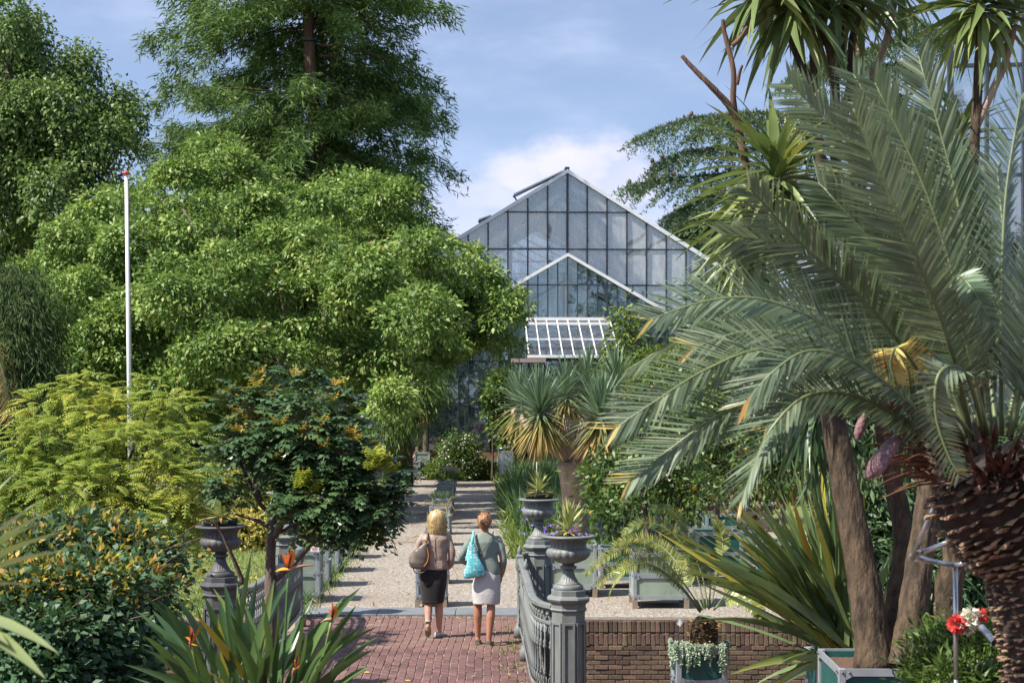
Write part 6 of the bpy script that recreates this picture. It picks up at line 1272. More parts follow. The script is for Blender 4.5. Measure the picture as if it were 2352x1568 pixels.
for i, (D, c0) in enumerate(((26.6, -2.62), (28.6, -2.66), (30.8, -2.68), (33.2, -2.70))):
    lab = ('with the white name card', 'behind the card box', 'third along the verge', 'farthest along the verge')[i]
    planter((px(c0-.12, D), D, 0), .62, .62, .78, m_panel_p, 'pale weathered box with wispy weeds on the path verge, '+lab, .02)
    pw = thing('box_weeds', (px(c0-.12, D), D, .72), 'wispy green weeds in the verge box '+lab, 'plant', 'weeds in the verge boxes')
    n = 260; cc = np.stack([px(c0-.12, D)+rng.uniform(-.28, .28, n), D+rng.uniform(-.28, .28, n), np.full(n, .7)], 1); add_mesh('foliage', quadmesh('foliage', leaves(cc, rng.normal(0, .5, (n, 3))+[0, 0, 1], .34*rng.uniform(.4, 1.2, n), .02), L_lime), pw)
nc = thing('name_card', (px(-2.62, 26.2), 26.2, .76), 'small white name card with red print on the verge box corner', 'label')
pC = Vector((px(-2.5, 26.25), 26.25, .82)); mb = MB(); mb.box(tuple(pC), (.13, .012, .075)); part('card', mb, m_white, nc)
for k in range(3): mb = MB(); mb.box(tuple(pC+Vector((-.005+.003*k, -.0075, .018-.018*k))), (.09-.01*k, .002, .006)); part('print', mb, m_redcap, nc)
# fallen leaves on the gravel
for i, (x, y, nm) in enumerate(((958, 1278, 'dark fallen leaf pair lying on the bare gravel left of the women'),)):
    D = CAMH*FPX/(y-HOR); p = G(x, D, .012); fl_ = thing('fallen_leaves', p, nm, 'leaf'); mb = MB()
    for k in range(4): V, F = blade(p+Vector((random.uniform(-.05, .05), random.uniform(-.05, .05), .0)), p+Vector((-.12+.07*k, random.uniform(-.08, .08), .03)), .05, .2, None, .3, 4, lambda u: math.sin(PI*(u*.9+.05))); mb.add(V, F)
    part('leaves', mb, L_mahonia, fl_)
pts = np.array([(px(rng.uniform(-2.5, .8), Y), Y, .012) for Y in 25.6+30*rng.random(330)**1.6]+[(rng.uniform(.6, 5), rng.uniform(24.6, 32), .012) for _ in range(160)]+[(rng.uniform(-2.7, .1), rng.uniform(19, 24.6), .004) for _ in range(40)])
dd = rng.normal(size=(len(pts), 3)); dd[:, 2] = np.abs(dd[:, 2])*.15
tag(add_mesh('leaf_litter', quadmesh('leaf_litter', leaves(pts, dd, rng.uniform(.03, .09, len(pts)), .035, rng.normal(size=(len(pts), 3))*.3+[0, 0, 1], .1), L_dead)), 'dry fallen leaves strewn over gravel and pavers', kind='stuff')
pts = [(.02+rng.normal(0, .05), Y, -.01) for Y in rng.uniform(19, 24.5, 46)]+[(rng.uniform(-2.8, .2), 24.66+rng.normal(0, .03), 0) for _ in range(14)]
straps('joint_weeds', pts, .05, .012, L_lime, .8, 6, 'tiny weeds in the paver joints at the railing foot')
# ------------------------------------------------------------------ in front of the greenhouse
def domed(name, x, y, D, r, h, label, mat, n, extra=None, cat='bush', L=.10, w_=.06):
    b = G(x, D, .01); lb = [(np.array((b.x, b.y, h*.55)), np.array((r, r, h*.52))), (np.array((b.x+.1, b.y, h*.35)), np.array((r*.9, r*.9, h*.35)))]
    return bush(name, b, label, lb, n, 14, .3, L, w_, mat, cat, stem=h*.5, droop=.05, inner=.25, extra=[(extra[0], crown(lb, extra[1], 6, .16, .07, .06, shell=(.95, 1.08), inner=0), extra[2])] if extra else ())
domed('flowering_bush', 1053, 1035, 60.5, .62, 1.5, 'round clipped bush speckled with white flowers in front of the greenhouse', L_citrus, 420, ('white_blossom', 70, L_flower_w))
domed('low_bush', 1002, 1065, 61, .30, .62, 'small pale clipped bush between the planters and the white flowering bush', L_lime, 130, L=.08)
domed('low_bush', 1110, 1065, 61, .30, .66, 'small pale clipped bush to the other side of the white flowering bush', L_lime, 130, L=.08)
domed('dark_bush', 912, 1060, 57, .45, 1.1, 'dark rounded bush next to the greenhouse planters', L_yew, 200, L=.12, w_=.03)
for (x, D, lab) in ((970, 61.5, 'green planter box under the purple cabbage palm'), (948, 61, 'green planter box next to the dark rounded bush'), (1135, 61.5, 'dark planter box beside the metal gate panel')):
    planter(G(x, D, .01), .55, .55, .66 if x != 970 else .95, m_panel_p if x != 1135 else m_panel_t, lab, .03, leg=.1)
def cabbage(x, D, h, label, mat, n=50, L=.8):
    root = thing('cabbage_palm', G(x, D, .6), label, 'palm'); mb = MB(); mb.tube(spline([G(x, D, .6), G(x+2, D, h*.6), G(x, D, h)], 5), lerp_r(.11, .07, 11), 9, 0, True, .05); part('trunk', mb, m_bark_pale, root, smooth=True)
    add_mesh('leaf_head', rosette_mesh('leaf_head', G(x, D, h), n, L, .045, mat, (.1, 2.0), .2, 5), root); add_mesh('dead_leaves', rosette_mesh('dead_leaves', G(x, D, h-.1), n, L*.9, .05, L_dead, (2.3, 3.0), .05, 4), root)
L_purple = leafM('purple_strap_leaf', [(0, (.05, .02, .03)), (.6, (.10, .045, .05)), (1, (.16, .09, .07))], .45, .2, .4)
cabbage(975, 61.6, 2.6, 'purple leaved cabbage palm with dead skirt standing before the glass front', L_purple)
cabbage(1010, 63.2, 1.3, 'spiky green palm against the brick plinth by the white flowering bush', L_cordy_d, 26, .7)
cabbage(1122, 63.2, 1.3, 'spiky green palm against the brick plinth near the metal gate', L_cordy_d, 26, .7)
cabbage(958, 62.8, 1.1, 'yellowish spiky palm beside the tall cabbage palm', L_cordy, 24, .7)
bush('climbing_vine', G(1130, 60), 'climbing leafy vine by the porch at the path end', lobes_px([(1135, 905, 60, 16, 25), (1158, 875, 60, 24, 22), (1130, 940, 60, 12, 26), (1152, 930, 60, 22, 40), (1170, 980, 60, 28, 50), (1185, 900, 60, 28, 45), (1182, 1030, 60, 30, 35), (1220, 990, 60, 50, 60)]), 300, 14, .34, .2, .1, L_citrus, stem=2.5)
SG = thing('sign_post', G(879, 61.5), 'slim white sign post with a blue top and round yellow emblem near the greenhouse', 'sign')
c = G(879, 61.5); mb = MB(); mb.box((c.x, c.y, 1.15), (.22, .06, 1.5), 0, 0, .006); part('panel', mb, m_white, SG)
m_navy = M('navy_print', (.02, .035, .11), None, .5); m_yel = M('yellow_print', (.75, .52, .02), None, .5)
for z, h in ((1.83, .14), (1.33, .10)): mb = MB(); mb.box((c.x, c.y-.032, z), (.222, .006, h)); part('blue_band', mb, m_navy, SG)
mb = MB(); mb.lathe([(.085, 0), (.085, .006)], n=28); o = part('yellow_disc', mb, m_yel, SG, True); o.matrix_local = Matrix.Translation((0, -.031, 1.62)) @ Matrix.Rotation(PI/2, 4, 'X')
mb = MB(); mb.box((c.x-.018, c.y-.039, 1.635), (.05, .004, .014)); mb.box((c.x-.018, c.y-.039, 1.605), (.05, .004, .014)); mb.box((c.x-.035, c.y-.039, 1.62), (.014, .004, .044)); mb.box((c.x+.028, c.y-.039, 1.62), (.036, .004, .044)); part('black_emblem', mb, m_hairclip, SG)
mb = MB(); mb.box((c.x, c.y-.032, 1.33), (.06, .009, .03)); part('white_mark', mb, m_white, SG)
mb = MB(); mb.box((c.x, c.y, .2), (.08, .05, .42)); part('post', mb, m_zinc, SG)
GA = thing('gate_panel', G(1152, 58), 'grey metal panel in a tube frame at the end of the path', 'gate')
c = G(1152, 58); mb = MB(); mb.tube([(c.x-.1, c.y, 0), (c.x-.1, c.y, 1.2), (c.x+.35, c.y, 1.28)], .022, 8); part('frame', mb, m_pipe, GA, smooth=True)
mb = MB(); mb.box((c.x+.16, c.y, .72), (.46, .03, .80), 0, 0, .005); part('panel', mb, m_zinc, GA)
mb = MB(); mb.box((c.x+.35, c.y, .64), (.04, .04, 1.28)); part('post', mb, m_zinc, GA)
# slim stake in the iris bed
sk = thing('plant_stake', G(1231, 33.5), 'thin pale stake standing behind the black-lined urn', 'stake'); mb = MB(); mb.tube([G(1231, 33.5), W(1233, 1060, 33.5)], .012, 6); part('rod', mb, m_white_d, sk)
# red flower sprig by the dragon tree
# ------------------------------------------------------------------ steel support for the cycad, and cut flowers
PS = thing('pipe_support', W(2195, 1470, 8.4)*1.0, 'bright galvanised pipe frame propping the scaly cycad trunk', 'support'); ORG[PS.name] = Vector(PS.location)
for a_, b_ in (((2148, 1158, 7.9), (2096, 1282, 8.2)), ((2092, 1278, 8.2), (2196, 1238, 8.0)), ((2092, 1276, 8.25), (2150, 1290, 8.35)), ((2100, 1283, 8.3), (2198, 1298, 8.4)), ((2192, 1298, 8.4), (2214, 1293, 8.3)), ((2194, 1296, 8.4), (2196, 1560, 8.4)), ((2196, 1560, 8.4), (2196, 1640, 8.4))):
    mb = MB(); mb.tube([W(*a_), W(*b_)], .0125, 10); part('pipe', mb, m_pipe, PS, smooth=True)
mb = MB(); mb.tube([W(2103, 1262, 8.15), W(2118, 1268, 8.1)], .008, 6); part('bolt', mb, m_bolt, PS)
mb = MB(); mb.tube([W(2255, 1440, 8.2), W(2285, 1475, 8.0)], .016, 12, 0, False); part('open_pipe', mb, m_pipe, PS, smooth=True)
for i, (x, y, D, lab) in enumerate(((2102, 1450, 9.2, 'slotted steel stake beside the tub edge and the flowers'), (2255, 1522, 8.6, 'short slotted steel stake in front of the cycad trunk'))):
    st = thing('steel_stake', W(x, y, D)+Vector((0, 0, -.6)), lab, 'stake'); a_ = W(x, y, D); mb = MB()
    for sx_ in (-1, 1): mb.box((a_.x+sx_*.014, a_.y, a_.z-.3), (.012, .012, .6))
    mb.box((a_.x, a_.y+.008, a_.z-.3), (.03, .004, .6)); part('channel', mb, m_zinc, st); mb = MB(); mb.box((a_.x, a_.y, a_.z+.004), (.05, .03, .012)); part('cap', mb, m_zinc, st)
FB = thing('flower_trough', W(2200, 1640, 8.9), 'leafy flowering plants with red and white blooms below the pipe support', 'plant'); ORG[FB.name] = Vector(FB.location)
lb = lobes_px([(2160, 1500, 8.9, 50, 45), (2220, 1480, 8.8, 50, 50), (2270, 1500, 8.7, 40, 50), (2130, 1550, 8.8, 50, 40), (2200, 1560, 8.6, 60, 50), (2260, 1570, 8.5, 50, 50), (2150, 1460, 9.0, 25, 25)])
add_mesh('foliage', quadmesh('foliage', crown(lb, 420, 12, .09, .062, .016, droop=-.2, inner=.4, out=.4, shell=(.5, 1.1)), L_citrus), FB)
c_, o_ = on_lobes(lb, 260, (.6, 1.1)); add_mesh('fine_leaves', quadmesh('fine_leaves', leaves(np.repeat(c_, 3, 0), sph(780)*.5+[0, 0, .9], .05, .007), L_dracaena), FB)
for (x, y, m_, r, n) in ((2198, 1432, L_flower_r, .030, 60), (2256, 1412, L_flower_r, .022, 40), (2230, 1418, L_flower_w, .032, 70), (2222, 1440, L_flower_w, .026, 50), (2244, 1432, L_flower_w, .02, 30)):
    c = np.array(W(x, y, 8.35)); u = sph(n); r *= 1.25; add_mesh('bloom', quadmesh('bloom', leaves(c+u*r*.6, u+rng.normal(0, .4, (n, 3)), r*.9, r*.8, None, .3), m_), FB)
    mb = MB(); mb.tube([W(x, y+8, 8.35), W(x-4, y+90, 8.5)], .004, 5); part('stalk', mb, L_citrus, FB)
for (x, y) in ((2150, 1380), (2134, 1410), (2162, 1400), (2190, 1370)):
    e = np.array(W(x, y, 8.9)); b = np.array(W(x+12, y+120, 8.9)); u = np.linspace(0, 1, 26)[:, None]; c = b+(e-b)*u; mb = MB(); mb.tube([Vector(b), Vector(e)], .003, 5); part('seed_stalk', mb, L_citrus, FB)
    add_mesh('seed_head', quadmesh('seed_head', leaves(c[10:], sph(16)*.7+[0, 0, .5], .022, .009), L_lime), FB)
mb = MB(); mb.box(tuple(W(2200, 1660, 8.8)), (.45, .4, .16)); part('trough', mb, m_zinc, FB)
# conifer and hedge trees standing behind the photographer, seen only in the glass
q, bs = conifer((11, -12, 0), 17, lambda z, az: max(.2, (17-z)*.28), 90, 9, (5, .6, .16), 16, z0=1.5)
tree('spruce_tree', (11, -12, 0), 'spruce behind the viewpoint that the greenhouse panes mirror', 'tree', m_bark, [([(11, -12, 0), (11, -12, 8), (11, -12, 16.5)], .25, .04)], q, L_yew)
lb = [(np.array((x, -24+3*math.sin(x), h*.55)), np.array((3.4, 3, h*.5))) for x, h in ((-14, 8), (-8, 9), (-2, 8.5), (4, 7.5), (9, 9), (16, 10), (22, 9), (28, 10), (35, 9))]
tag(add_mesh('garden_trees_behind', quadmesh('garden_trees_behind', crown(lb, 1100, 9, 1.4, .6, .35), L_oak)), 'row of garden trees behind the viewpoint', kind='stuff')
# ------------------------------------------------------------------ people
def ell_v(c, r, n=16, m=10, Rm=None):
    V = []; F = []
    for i in range(m+1):
        th = PI*i/m
        for j in range(n): a = 2*PI*j/n; p = Vector((r[0]*math.sin(th)*math.cos(a), r[1]*math.sin(th)*math.sin(a), r[2]*math.cos(th))); p = Rm @ p if Rm else p; V.append(p+Vector(c))
    F = [(i*n+j, (i+1)*n+j, (i+1)*n+(j+1) % n, i*n+(j+1) % n) for i in range(m) for j in range(n)]
    return V, F
def chain(mb, pts, radii, n=12):
    """tapered limb with round ends"""
    for p, r in ((pts[0], radii[0]), (pts[-1], radii[-1])): mb.add(*ell_v(p, (r, r, r), n, 8))
    P = spline(pts, 5); k = len(P); rr = np.interp(np.linspace(0, len(pts)-1, k), range(len(pts)), radii); mb.tube(P, list(rr), n)
def loft(mb, rings, n=28, m=0):
    """rings: (cx, cy, z, rx, ry[, power])"""
    V = []
    for q in rings:
        cx, cy_, z, rx, ry = q[:5]
        for j in range(n):
            a = 2*PI*j/n; ca, sa = math.cos(a), math.sin(a); e = .85
            V.append((cx+rx*math.copysign(abs(ca)**e, ca), cy_+ry*math.copysign(abs(sa)**e, sa), z))
    k = len(rings); mb.add(V, [(i*n+j, i*n+(j+1) % n, (i+1)*n+(j+1) % n, (i+1)*n+j) for i in range(k-1) for j in range(n)]+[tuple(range(n))[::-1], tuple(range((k-1)*n, k*n))], m)
def remeshed(name, mb, voxel, sm, mat, parent, wrinkle=0, wsc=18):
    me = mb.mesh(name, mat); o = bpy.data.objects.new(name, me); link(o)
    md = o.modifiers.new('r', 'REMESH'); md.mode = 'VOXEL'; md.voxel_size = voxel; md.use_smooth_shade = True
    if sm: m2 = o.modifiers.new('s', 'SMOOTH'); m2.iterations = sm; m2.factor = .5
    dg = bpy.context.evaluated_depsgraph_get(); me2 = bpy.data.meshes.new_from_object(o.evaluated_get(dg)); bpy.data.objects.remove(o); bpy.data.meshes.remove(me)
    me2.name = name; me2.materials.clear(); me2.materials.append(mat)
    if wrinkle:
        n = len(me2.vertices); co = np.empty(n*3, np.float32); me2.vertices.foreach_get('co', co); co = co.reshape(-1, 3); no = np.empty(n*3, np.float32); me2.vertices.foreach_get('normal', no); no = no.reshape(-1, 3)
        f = np.sin(co[:, 2]*wsc*2.1+np.sin(co[:, 0]*wsc*1.3)*1.6+co[:, 1]*9)*.5+np.sin(co[:, 0]*wsc*1.7+co[:, 2]*wsc*.9+np.sin(co[:, 2]*13))*.5
        me2.vertices.foreach_set('co', (co+no*(f*wrinkle)[:, None]).astype(np.float32).ravel()); me2.update()
    smooth_mesh(me2, True); return add_mesh(name, me2, parent, True)
def hand(mb, wrist, d, palm_n, curl=.5, s=1.0):
    """palm and five bent fingers"""
    d = Vector(d).normalized(); nn = Vector(palm_n); nn = (nn-d*nn.dot(d)).normalized(); sd = d.cross(nn); w_ = Vector(wrist)
    for k in range(4): chain(mb, [w_+sd*(-.026+.0175*k)*s, w_+d*.085*s+sd*(-.030+.020*k)*s], [.0135*s, .0105*s], 8)
    for k, l in enumerate((.062, .076, .082, .070)):
        b = w_+d*.085*s+sd*(-.030+.020*k)*s; p = [b]; a = 0
        for j, f in enumerate((.45, .32, .23)): a += curl*(.5+.35*j); p.append(p[-1]+(d*math.cos(a)+nn*math.sin(a))*l*f*s)
        chain(mb, p, [.0095*s, .009*s, .0082*s, .007*s], 8)
    b = w_+d*.025*s-sd*.028*s if False else w_+d*.02*s+sd*.034*s; e = b+(d*.6+sd*.55+nn*.35).normalized()*.045*s; chain(mb, [b, e, e+(d*.9+nn*.35).normalized()*.032*s], [.0125*s, .010*s, .008*s], 8)
def head(mb, c, fwd=1):
    """head facing +Y: skull, jaw, nose, brow, ears, lips"""
    c = Vector(c); mb.add(*ell_v(c+Vector((0, -.005, .02)), (.074, .093, .098))); mb.add(*ell_v(c+Vector((0, .022, -.055)), (.056, .066, .068)))
    mb.add(*ell_v(c+Vector((0, .072, -.10)), (.026, .020, .018))); mb.add(*ell_v(c+Vector((0, .096, -.022)), (.013, .020, .024))); mb.add(*ell_v(c+Vector((0, .083, .012)), (.050, .014, .012)))
    mb.add(*ell_v(c+Vector((0, .087, -.066)), (.024, .010, .006))); mb.add(*ell_v(c+Vector((0, .084, -.078)), (.021, .010, .006)))
    for s in (-1, 1): mb.add(*ell_v(c+Vector((s*.077, -.004, -.012)), (.010, .020, .032))); mb.add(*ell_v(c+Vector((s*.034, .066, -.035)), (.024, .022, .02)))
def eyes(c, root):
    for s in (-1, 1):
        mb = MB(); mb.add(*ell_v(Vector(c)+Vector((s*.031, .082, -.003)), (.012, .010, .009))); part('eye', mb, m_white, root, True, True)
        mb = MB(); mb.add(*ell_v(Vector(c)+Vector((s*.031, .0905, -.003)), (.0045, .0035, .0045))); part('iris', mb, m_hairclip, root, True, True)
def foot(mb, p, yaw, pitch=0, L=.235, w_=.083, h=.055, sole=False):
    """shoe standing at ankle point p on the ground, toes along yaw (0 = +Y)"""
    Rm = Matrix.Rotation(-yaw, 3, 'Z') @ Matrix.Rotation(-pitch, 3, 'X'); O = Vector(p)
    rings = [(-.07, .030, .065), (-.055, .036, .07), (-.01, .037, .066), (.05, .041, .05), (.10, .044, .038), (.14, .036, .03), (.165, .018, .022)]
    V = []; n = 12
    for (y, hw, hh) in rings:
        for j in range(n):
            a = 2*PI*j/n; x = math.cos(a)*hw; z = math.sin(a)*hh/2+hh/2; z = max(z, .0); V.append(O+Rm @ Vector((x, y*L/.235, z if not sole else (.0 if math.sin(a) > 0 else -.014))))
    k = len(rings); mb.add(V, [(i*n+j, i*n+(j+1) % n, (i+1)*n+(j+1) % n, (i+1)*n+j) for i in range(k-1) for j in range(n)]+[tuple(range(n))[::-1], tuple(range((k-1)*n, k*n))])
def strands(name, root, mat, gen, n, w_=.0045):
    mb = MB()
    for i in range(n):
        P = gen(i); V = []; 
        for j, p in enumerate(P):
            t_ = (P[min(j+1, len(P)-1)]-P[max(j-1, 0)]).normalized(); o = Vector((p.x-gen.c.x, p.y-gen.c.y, .2*(p.z-gen.c.z))); s = t_.cross(o); s = s.normalized() if s.length > 1e-5 else Vector((1, 0, 0)); k = w_*(1-.6*j/(len(P)-1)); V += [p-s*k, p+s*k]
        mb.add(V, [(2*j, 2*j+1, 2*j+3, 2*j+2) for j in range(len(P)-1)])
    return part(name, mb, mat, root, True, True)
# ---- blonde woman, mid stride, left heel lifted
YL = 22.75; XL = (998-1176)*YL/FPX
PL = thing('person', (XL, YL, .0), 'blonde woman in beige jacket and black skirt walking away with a taupe bag', 'person', rz=1e-5)
mb = MB(); H_ = (.035, .03, 1.545); head(mb, H_); chain(mb, [(.03, 0, 1.33), (.033, .015, 1.45)], [.055, .050])
loft(mb, [(.0, 0, .86, .15, .10), (.0, 0, 1.0, .13, .095), (.01, 0, 1.12, .125, .09), (.01, 0, 1.25, .15, .10), (.015, 0, 1.33, .13, .085), (.02, 0, 1.37, .06, .06)])
chain(mb, [(-.075, 0, .85), (-.085, .02, .50), (-.085, .0, .48), (-.078, -.05, .34), (-.080, -.13, .155)], [.085, .055, .053, .054, .033])
chain(mb, [(.075, 0, .85), (.055, .05, .50), (.055, .05, .46), (.058, .04, .33), (.058, .05, .08)], [.085, .056, .054, .055, .033])
mb.add(*ell_v((-.080, -.115, .13), (.032, .04, .045))); mb.add(*ell_v((.06, .06, .06), (.034, .055, .04)))
chain(mb, [(.175, 0, 1.29), (.215, -.02, 1.07), (.175, .06, .90)], [.045, .036, .026]); hand(mb, (.172, .065, .89), (-.35, .35, -.8), (-.8, .2, .2), .6, .9)
chain(mb, [(-.145, 0, 1.29), (-.235, -.03, 1.08), (-.20, .10, .93)], [.045, .036, .026]); hand(mb, (-.20, .105, .92), (.1, .5, -.8), (.8, .2, .2), .6, .9)
remeshed('body', mb, .0065, 3, m_skin, PL); eyes(H_, PL)
mb = MB(); loft(mb, [(-.002, 0, .885, .182, .125), (.0, 0, .92, .178, .122), (.0, -.005, 1.0, .165, .115), (.008, -.005, 1.10, .158, .108), (.012, -.005, 1.2, .175, .115), (.012, -.003, 1.28, .19, .112), (.018, 0, 1.33, .165, .095), (.022, 0, 1.365, .10, .075), (.024, 0, 1.395, .068, .062)], 36)
chain(mb, [(.168, 0, 1.305), (.21, -.02, 1.18), (.232, -.03, 1.06), (.215, .02, .965), (.185, .06, .905)], [.054, .048, .044, .040, .036]); chain(mb, [(-.150, 0, 1.305), (-.205, -.02, 1.2), (-.25, -.03, 1.08), (-.225, .06, .98), (-.205, .1, .94)], [.054, .048, .044, .040, .036])
remeshed('jacket', mb, .008, 3, m_jacket, PL, .0065, 17)
mb = MB(); mb.box((.07, -.128, .955), (.075, .008, .10), 0, 0, .003); part('jacket_pocket', mb, m_jacket, PL, True)
mb = MB(); mb.bar((.012, -.121, 1.36), (.008, -.124, .90), .006, .006); part('jacket_seam', mb, m_jacket, PL, True)
mb = MB(); loft(mb, [(-.022, -.005, .445, .142, .10), (-.022, 0, .47, .147, .105), (-.02, 0, .58, .16, .118), (-.018, 0, .70, .178, .13), (-.012, 0, .80, .182, .13), (-.004, 0, .92, .160, .112)], 36); part_ = remeshed('skirt', mb, .009, 2, m_black, PL, .003, 10)
for nm, p, yaw, pit in (('shoe', (.058, .045, .0), .55, 0),):
    mb = MB(); foot(mb, p, yaw); remeshed(nm, mb, .005, 1, m_shoe_w, PL); mb = MB(); foot(mb, Vector(p)+Vector((0, 0, .012)), yaw, 0, .24, sole=True); part('shoe_sole', mb, m_sole, PL, True)
p = Vector((-.080, -.120, .165)); mb = MB(); foot(mb, p, -.06, 1.15); remeshed('shoe', mb, .005, 1, m_shoe_w, PL); mb = MB(); foot(mb, p, -.06, 1.15, .24, sole=True); part('shoe_sole', mb, m_sole, PL, True)
hc = Vector((.035, .02, 1.565))
mb = MB(); mb.add(*ell_v(hc+Vector((0, -.022, .0)), (.090, .092, .092))); mb.add(*ell_v(hc+Vector((0, -.040, -.075)), (.102, .066, .085))); mb.add(*ell_v(hc+Vector((-.06, -.0, -.08)), (.036, .05, .08))); mb.add(*ell_v(hc+Vector((.06, -.0, -.08)), (.036, .05, .08))); mb.add(*ell_v(hc+Vector((.01, -.045, -.13)), (.075, .045, .045)))
remeshed('hair', mb, .008, 3, m_blonde, PL)
def gl(i):
    a = random.uniform(-PI*1.12, PI*.12); tp = hc+Vector((random.uniform(-.03, .03), random.uniform(-.02, .03), .098)); ca, sa = math.cos(a), math.sin(a); wv = random.uniform(-.022, .022); o = random.uniform(.86, 1.02)
    return [tp, hc+Vector((.080*ca, .078*sa-.02, .075))*o, hc+Vector((.106*ca*o, .102*sa*o-.022, .01)), hc+Vector((.122*ca*o+wv, .108*sa*o-.026, -.07)), hc+Vector((.128*ca*o-wv, .098*sa*o-.036, -.13)), hc+Vector((.108*ca*o+wv*1.5, .075*sa*o-.045, -.165-random.uniform(0, .06)))]
gl.c = hc; strands('hair_strands', PL, m_blonde, gl, 900)
# her slouchy bag, carried on the shoulder
BL = thing('shoulder_bag', (XL-.19, YL-.13, 1.05), 'slouchy taupe leather backpack with an orange edge hanging from the blonde woman', 'bag', rz=1e-5)
mb = MB(); loft(mb, [(.01, 0, -.145, .07, .055), (-.005, 0, -.13, .105, .075), (-.01, 0, -.06, .132, .085), (-.005, 0, .02, .122, .075), (.02, 0, .09, .095, .06), (.06, 0, .15, .055, .04), (.085, .0, .19, .022, .025)], 28); remeshed('bag_body', mb, .009, 3, m_taupe, BL, .006, 17)
mb = MB(); mb.tube(spline([(.085, -.025, .18), (.108, -.03, .10), (.118, -.045, .03), (.105, -.06, -.05), (.06, -.065, -.11)], 6), .0055, 6); part('orange_edge', mb, m_trim, BL, True, True)
mb = MB(); mb.tube(spline([(.085, 0, .18), (.10, .01, .25), (.10, .06, .315), (.085, .13, .30)], 6), .013, 8); part('strap', mb, m_taupe, BL, True, True)
mb = MB(); mb.box((.088, -.012, .225), (.03, .02, .028), 0, 0, .004); part('orange_tab', mb, m_trim, BL, True)
mb = MB(); mb.tube(spline([(-.09, -.03, -.10), (-.05, -.05, -.19), (.05, -.05, -.185), (.11, -.03, -.11), (.13, 0, -.02)], 6), .009, 6); part('lower_strap', mb, m_taupe, BL, True, True)
# ---- woman in the grey-green cardigan
YR = 22.1; XR = (1115-1176)*YR/FPX; z0 = 0
PR = thing('person', (XR, YR, .0), 'woman with pinned-up auburn hair, grey-green cardigan and pale skirt walking away', 'person', rz=1e-5)
mb = MB(); H_ = (-.01, .035, 1.55); head(mb, H_); chain(mb, [(-.012, 0, 1.36), (-.01, .015, 1.46)], [.057, .052])
loft(mb, [(.02, 0, .86, .16, .11), (.01, 0, 1.0, .14, .105), (.0, 0, 1.12, .13, .095), (-.005, 0, 1.25, .155, .105), (-.01, 0, 1.34, .135, .09), (-.012, 0, 1.40, .06, .06)])
chain(mb, [(-.07, 0, .85), (-.098, .05, .54), (-.098, .05, .50), (-.098, .05, .36), (-.098, .09, .07)], [.09, .058, .055, .056, .034])
chain(mb, [(.09, 0, .85), (.072, -.01, .54), (.072, -.02, .50), (.066, -.05, .36), (.045, -.06, .07)], [.09, .058, .055, .057, .034])
mb.add(*ell_v((-.10, .10, .055), (.034, .055, .04))); mb.add(*ell_v((.045, -.045, .055), (.034, .055, .04)))
chain(mb, [(.165, 0, 1.31), (.215, -.01, 1.08), (.205, .05, .87)], [.046, .037, .027]); hand(mb, (.203, .052, .875), (-.05, .12, -1), (-1, .2, 0), .45, .9)
chain(mb, [(-.185, 0, 1.31), (-.295, -.02, 1.12), (-.245, .14, 1.02)], [.046, .037, .027]); hand(mb, (-.245, .145, 1.02), (.5, .7, .2), (.5, -.3, .3), .6, .9)
remeshed('body', mb, .0065, 3, m_skin_t, PR); eyes(H_, PR)
mb = MB(); loft(mb, [(.045, 0, .885, .142, .12), (.04, 0, .93, .152, .118), (.02, -.003, 1.02, .156, .112), (.005, -.004, 1.12, .153, .106), (-.005, -.004, 1.22, .170, .110), (-.01, -.002, 1.30, .188, .112), (-.012, 0, 1.355, .165, .095), (-.012, 0, 1.395, .10, .075), (-.012, 0, 1.42, .064, .06)], 36)
chain(mb, [(.158, 0, 1.325), (.205, -.01, 1.2), (.228, -.01, 1.07), (.225, .03, .97), (.208, .05, .90)], [.054, .048, .044, .040, .036]); chain(mb, [(-.178, 0, 1.325), (-.25, -.015, 1.22), (-.305, -.02, 1.11), (-.285, .06, 1.05), (-.25, .13, 1.02)], [.054, .049, .045, .041, .037])
remeshed('cardigan', mb, .008, 3, m_knit, PR, .0055, 13)
mb = MB(); loft(mb, [(.01, 0, .515, .172, .125), (.01, 0, .54, .174, .127), (.012, 0, .64, .182, .132), (.015, 0, .76, .186, .134), (.02, 0, .86, .172, .126), (.025, 0, .95, .155, .115)], 36); remeshed('skirt', mb, .009, 2, m_skirt, PR, .006, 11)
for p, yaw in (((-.10, .085, 0), .05), ((.044, -.06, 0), .12)):
    mb = MB(); foot(mb, p, yaw, 0, .225); remeshed('shoe', mb, .005, 1, m_shoe_g, PR); mb = MB(); foot(mb, Vector(p)+Vector((0, 0, .013)), yaw, 0, .232, sole=True); part('shoe_sole', mb, m_sole, PR, True)
hc2 = Vector((-.01, .02, 1.575))
mb = MB(); mb.add(*ell_v(hc2+Vector((0, -.018, .0)), (.097, .106, .101))); mb.add(*ell_v(hc2+Vector((0, -.095, -.025)), (.062, .040, .05))); mb.add(*ell_v(hc2+Vector((0, -.06, -.075)), (.070, .05, .04)))
remeshed('hair', mb, .007, 3, m_auburn, PR)
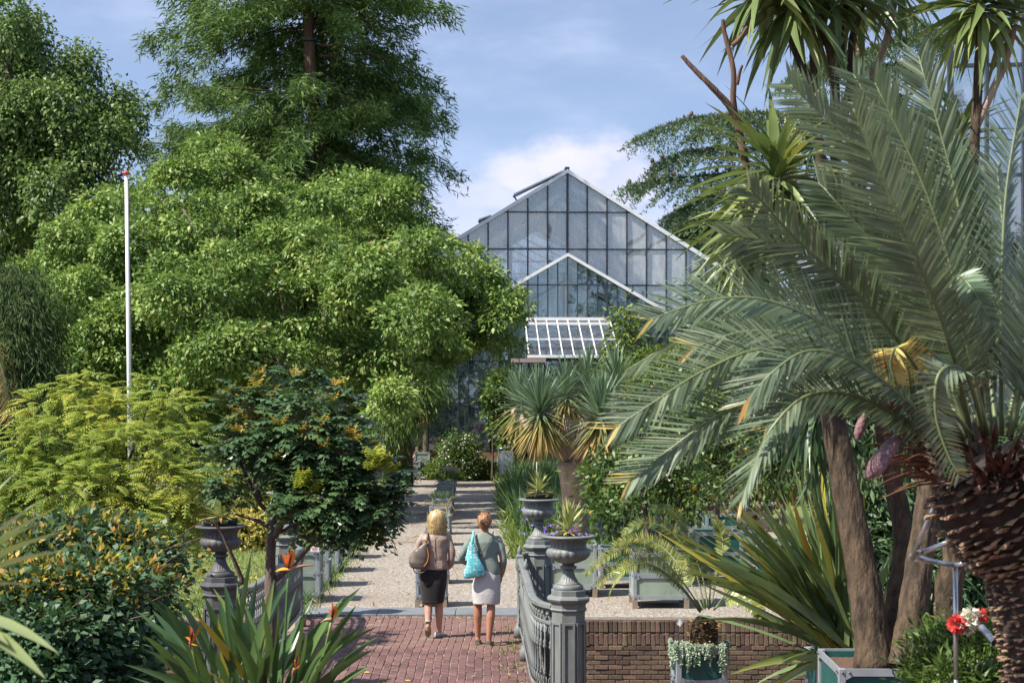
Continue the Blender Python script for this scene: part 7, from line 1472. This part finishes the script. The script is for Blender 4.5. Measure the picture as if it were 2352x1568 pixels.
def gr(i):
    a = random.uniform(-PI*1.1, PI*.1); ca, sa = math.cos(a), math.sin(a); o = random.uniform(1.0, 1.05); tp = hc2+Vector((random.uniform(-.05, .05), random.uniform(-.01, .06), .095))
    return [tp, hc2+Vector((.082*ca, .092*sa-.018, .06))*1.0*o, hc2+Vector((.090*ca*o, .105*sa*o-.018, 0)), hc2+Vector((.072*ca*o, .06*sa*o-.075, -.045)), hc2+Vector((.035*ca, -.125, -.03))]
gr.c = hc2; strands('hair_strands', PR, m_auburn, gr, 420, .004)
def gb(i):
    a = random.uniform(0, 2*PI); r = random.uniform(.02, .056); return [hc2+Vector((r*math.cos(a+t_), -.118-.018*math.cos(r*25), -.025+r*.8*math.sin(a+t_))) for t_ in (0, .4, .8, 1.2, 1.6)]
gb.c = hc2+Vector((0, -.3, 0)); strands('bun_strands', PR, m_auburn, gb, 160, .004)
mb = MB(); mb.tube(spline([(-.06, -.115, 1.552), (-.01, -.135, 1.557), (.03, -.125, 1.566)], 5), .007, 6); part('hair_clip', mb, m_hairclip, PR, True)
mb = MB(); mb.tube(spline([(.10, .03, 1.425), (.085, -.085, 1.37), (.03, -.128, 1.28), (-.05, -.135, 1.17), (-.13, -.12, 1.06)], 6), .007, 6); part('crossbody_strap', mb, m_strap, PR, True, True)
for s in (-1, 1): mb = MB(); mb.add(*ell_v((-.01+s*.083, .03, 1.497), (.005, .005, .012), 8, 6)); part('earring', mb, m_hairclip, PR, True)
TT = thing('tote_bag', (XR-.15, YR-.15, 1.0), 'turquoise tote bag with pale dots hanging from the shoulder of the woman in grey-green', 'bag', rz=1e-5)
mb = MB(); loft(mb, [(-.005, 0, -.135, .11, .03), (.0, 0, -.12, .143, .05), (.0, 0, -.06, .138, .062), (.01, 0, .02, .108, .056), (.022, 0, .12, .07, .042), (.028, .0, .22, .048, .03), (.025, .0, .30, .03, .018)], 30)
Rm = Matrix.Rotation(-.16, 4, 'Y')
for i, v in enumerate(mb.v): mb.v[i] = tuple(Rm @ Vector(v))
remeshed('bag_body', mb, .008, 2, m_dots, TT, .006, 15)
mb = MB(); mb.tube(spline([(-.02, -.01, .28), (-.005, .02, .37), (.0, .09, .425), (.0, .17, .41)], 6), .018, 8); part('strap', mb, m_dots, TT, True, True)
mb = MB(); mb.tube(spline([(-.085, .02, .07), (-.07, .05, .15), (-.05, .09, .24), (-.02, .14, .36)], 6), .02, 8); part('strap', mb, m_dots, TT, True, True)
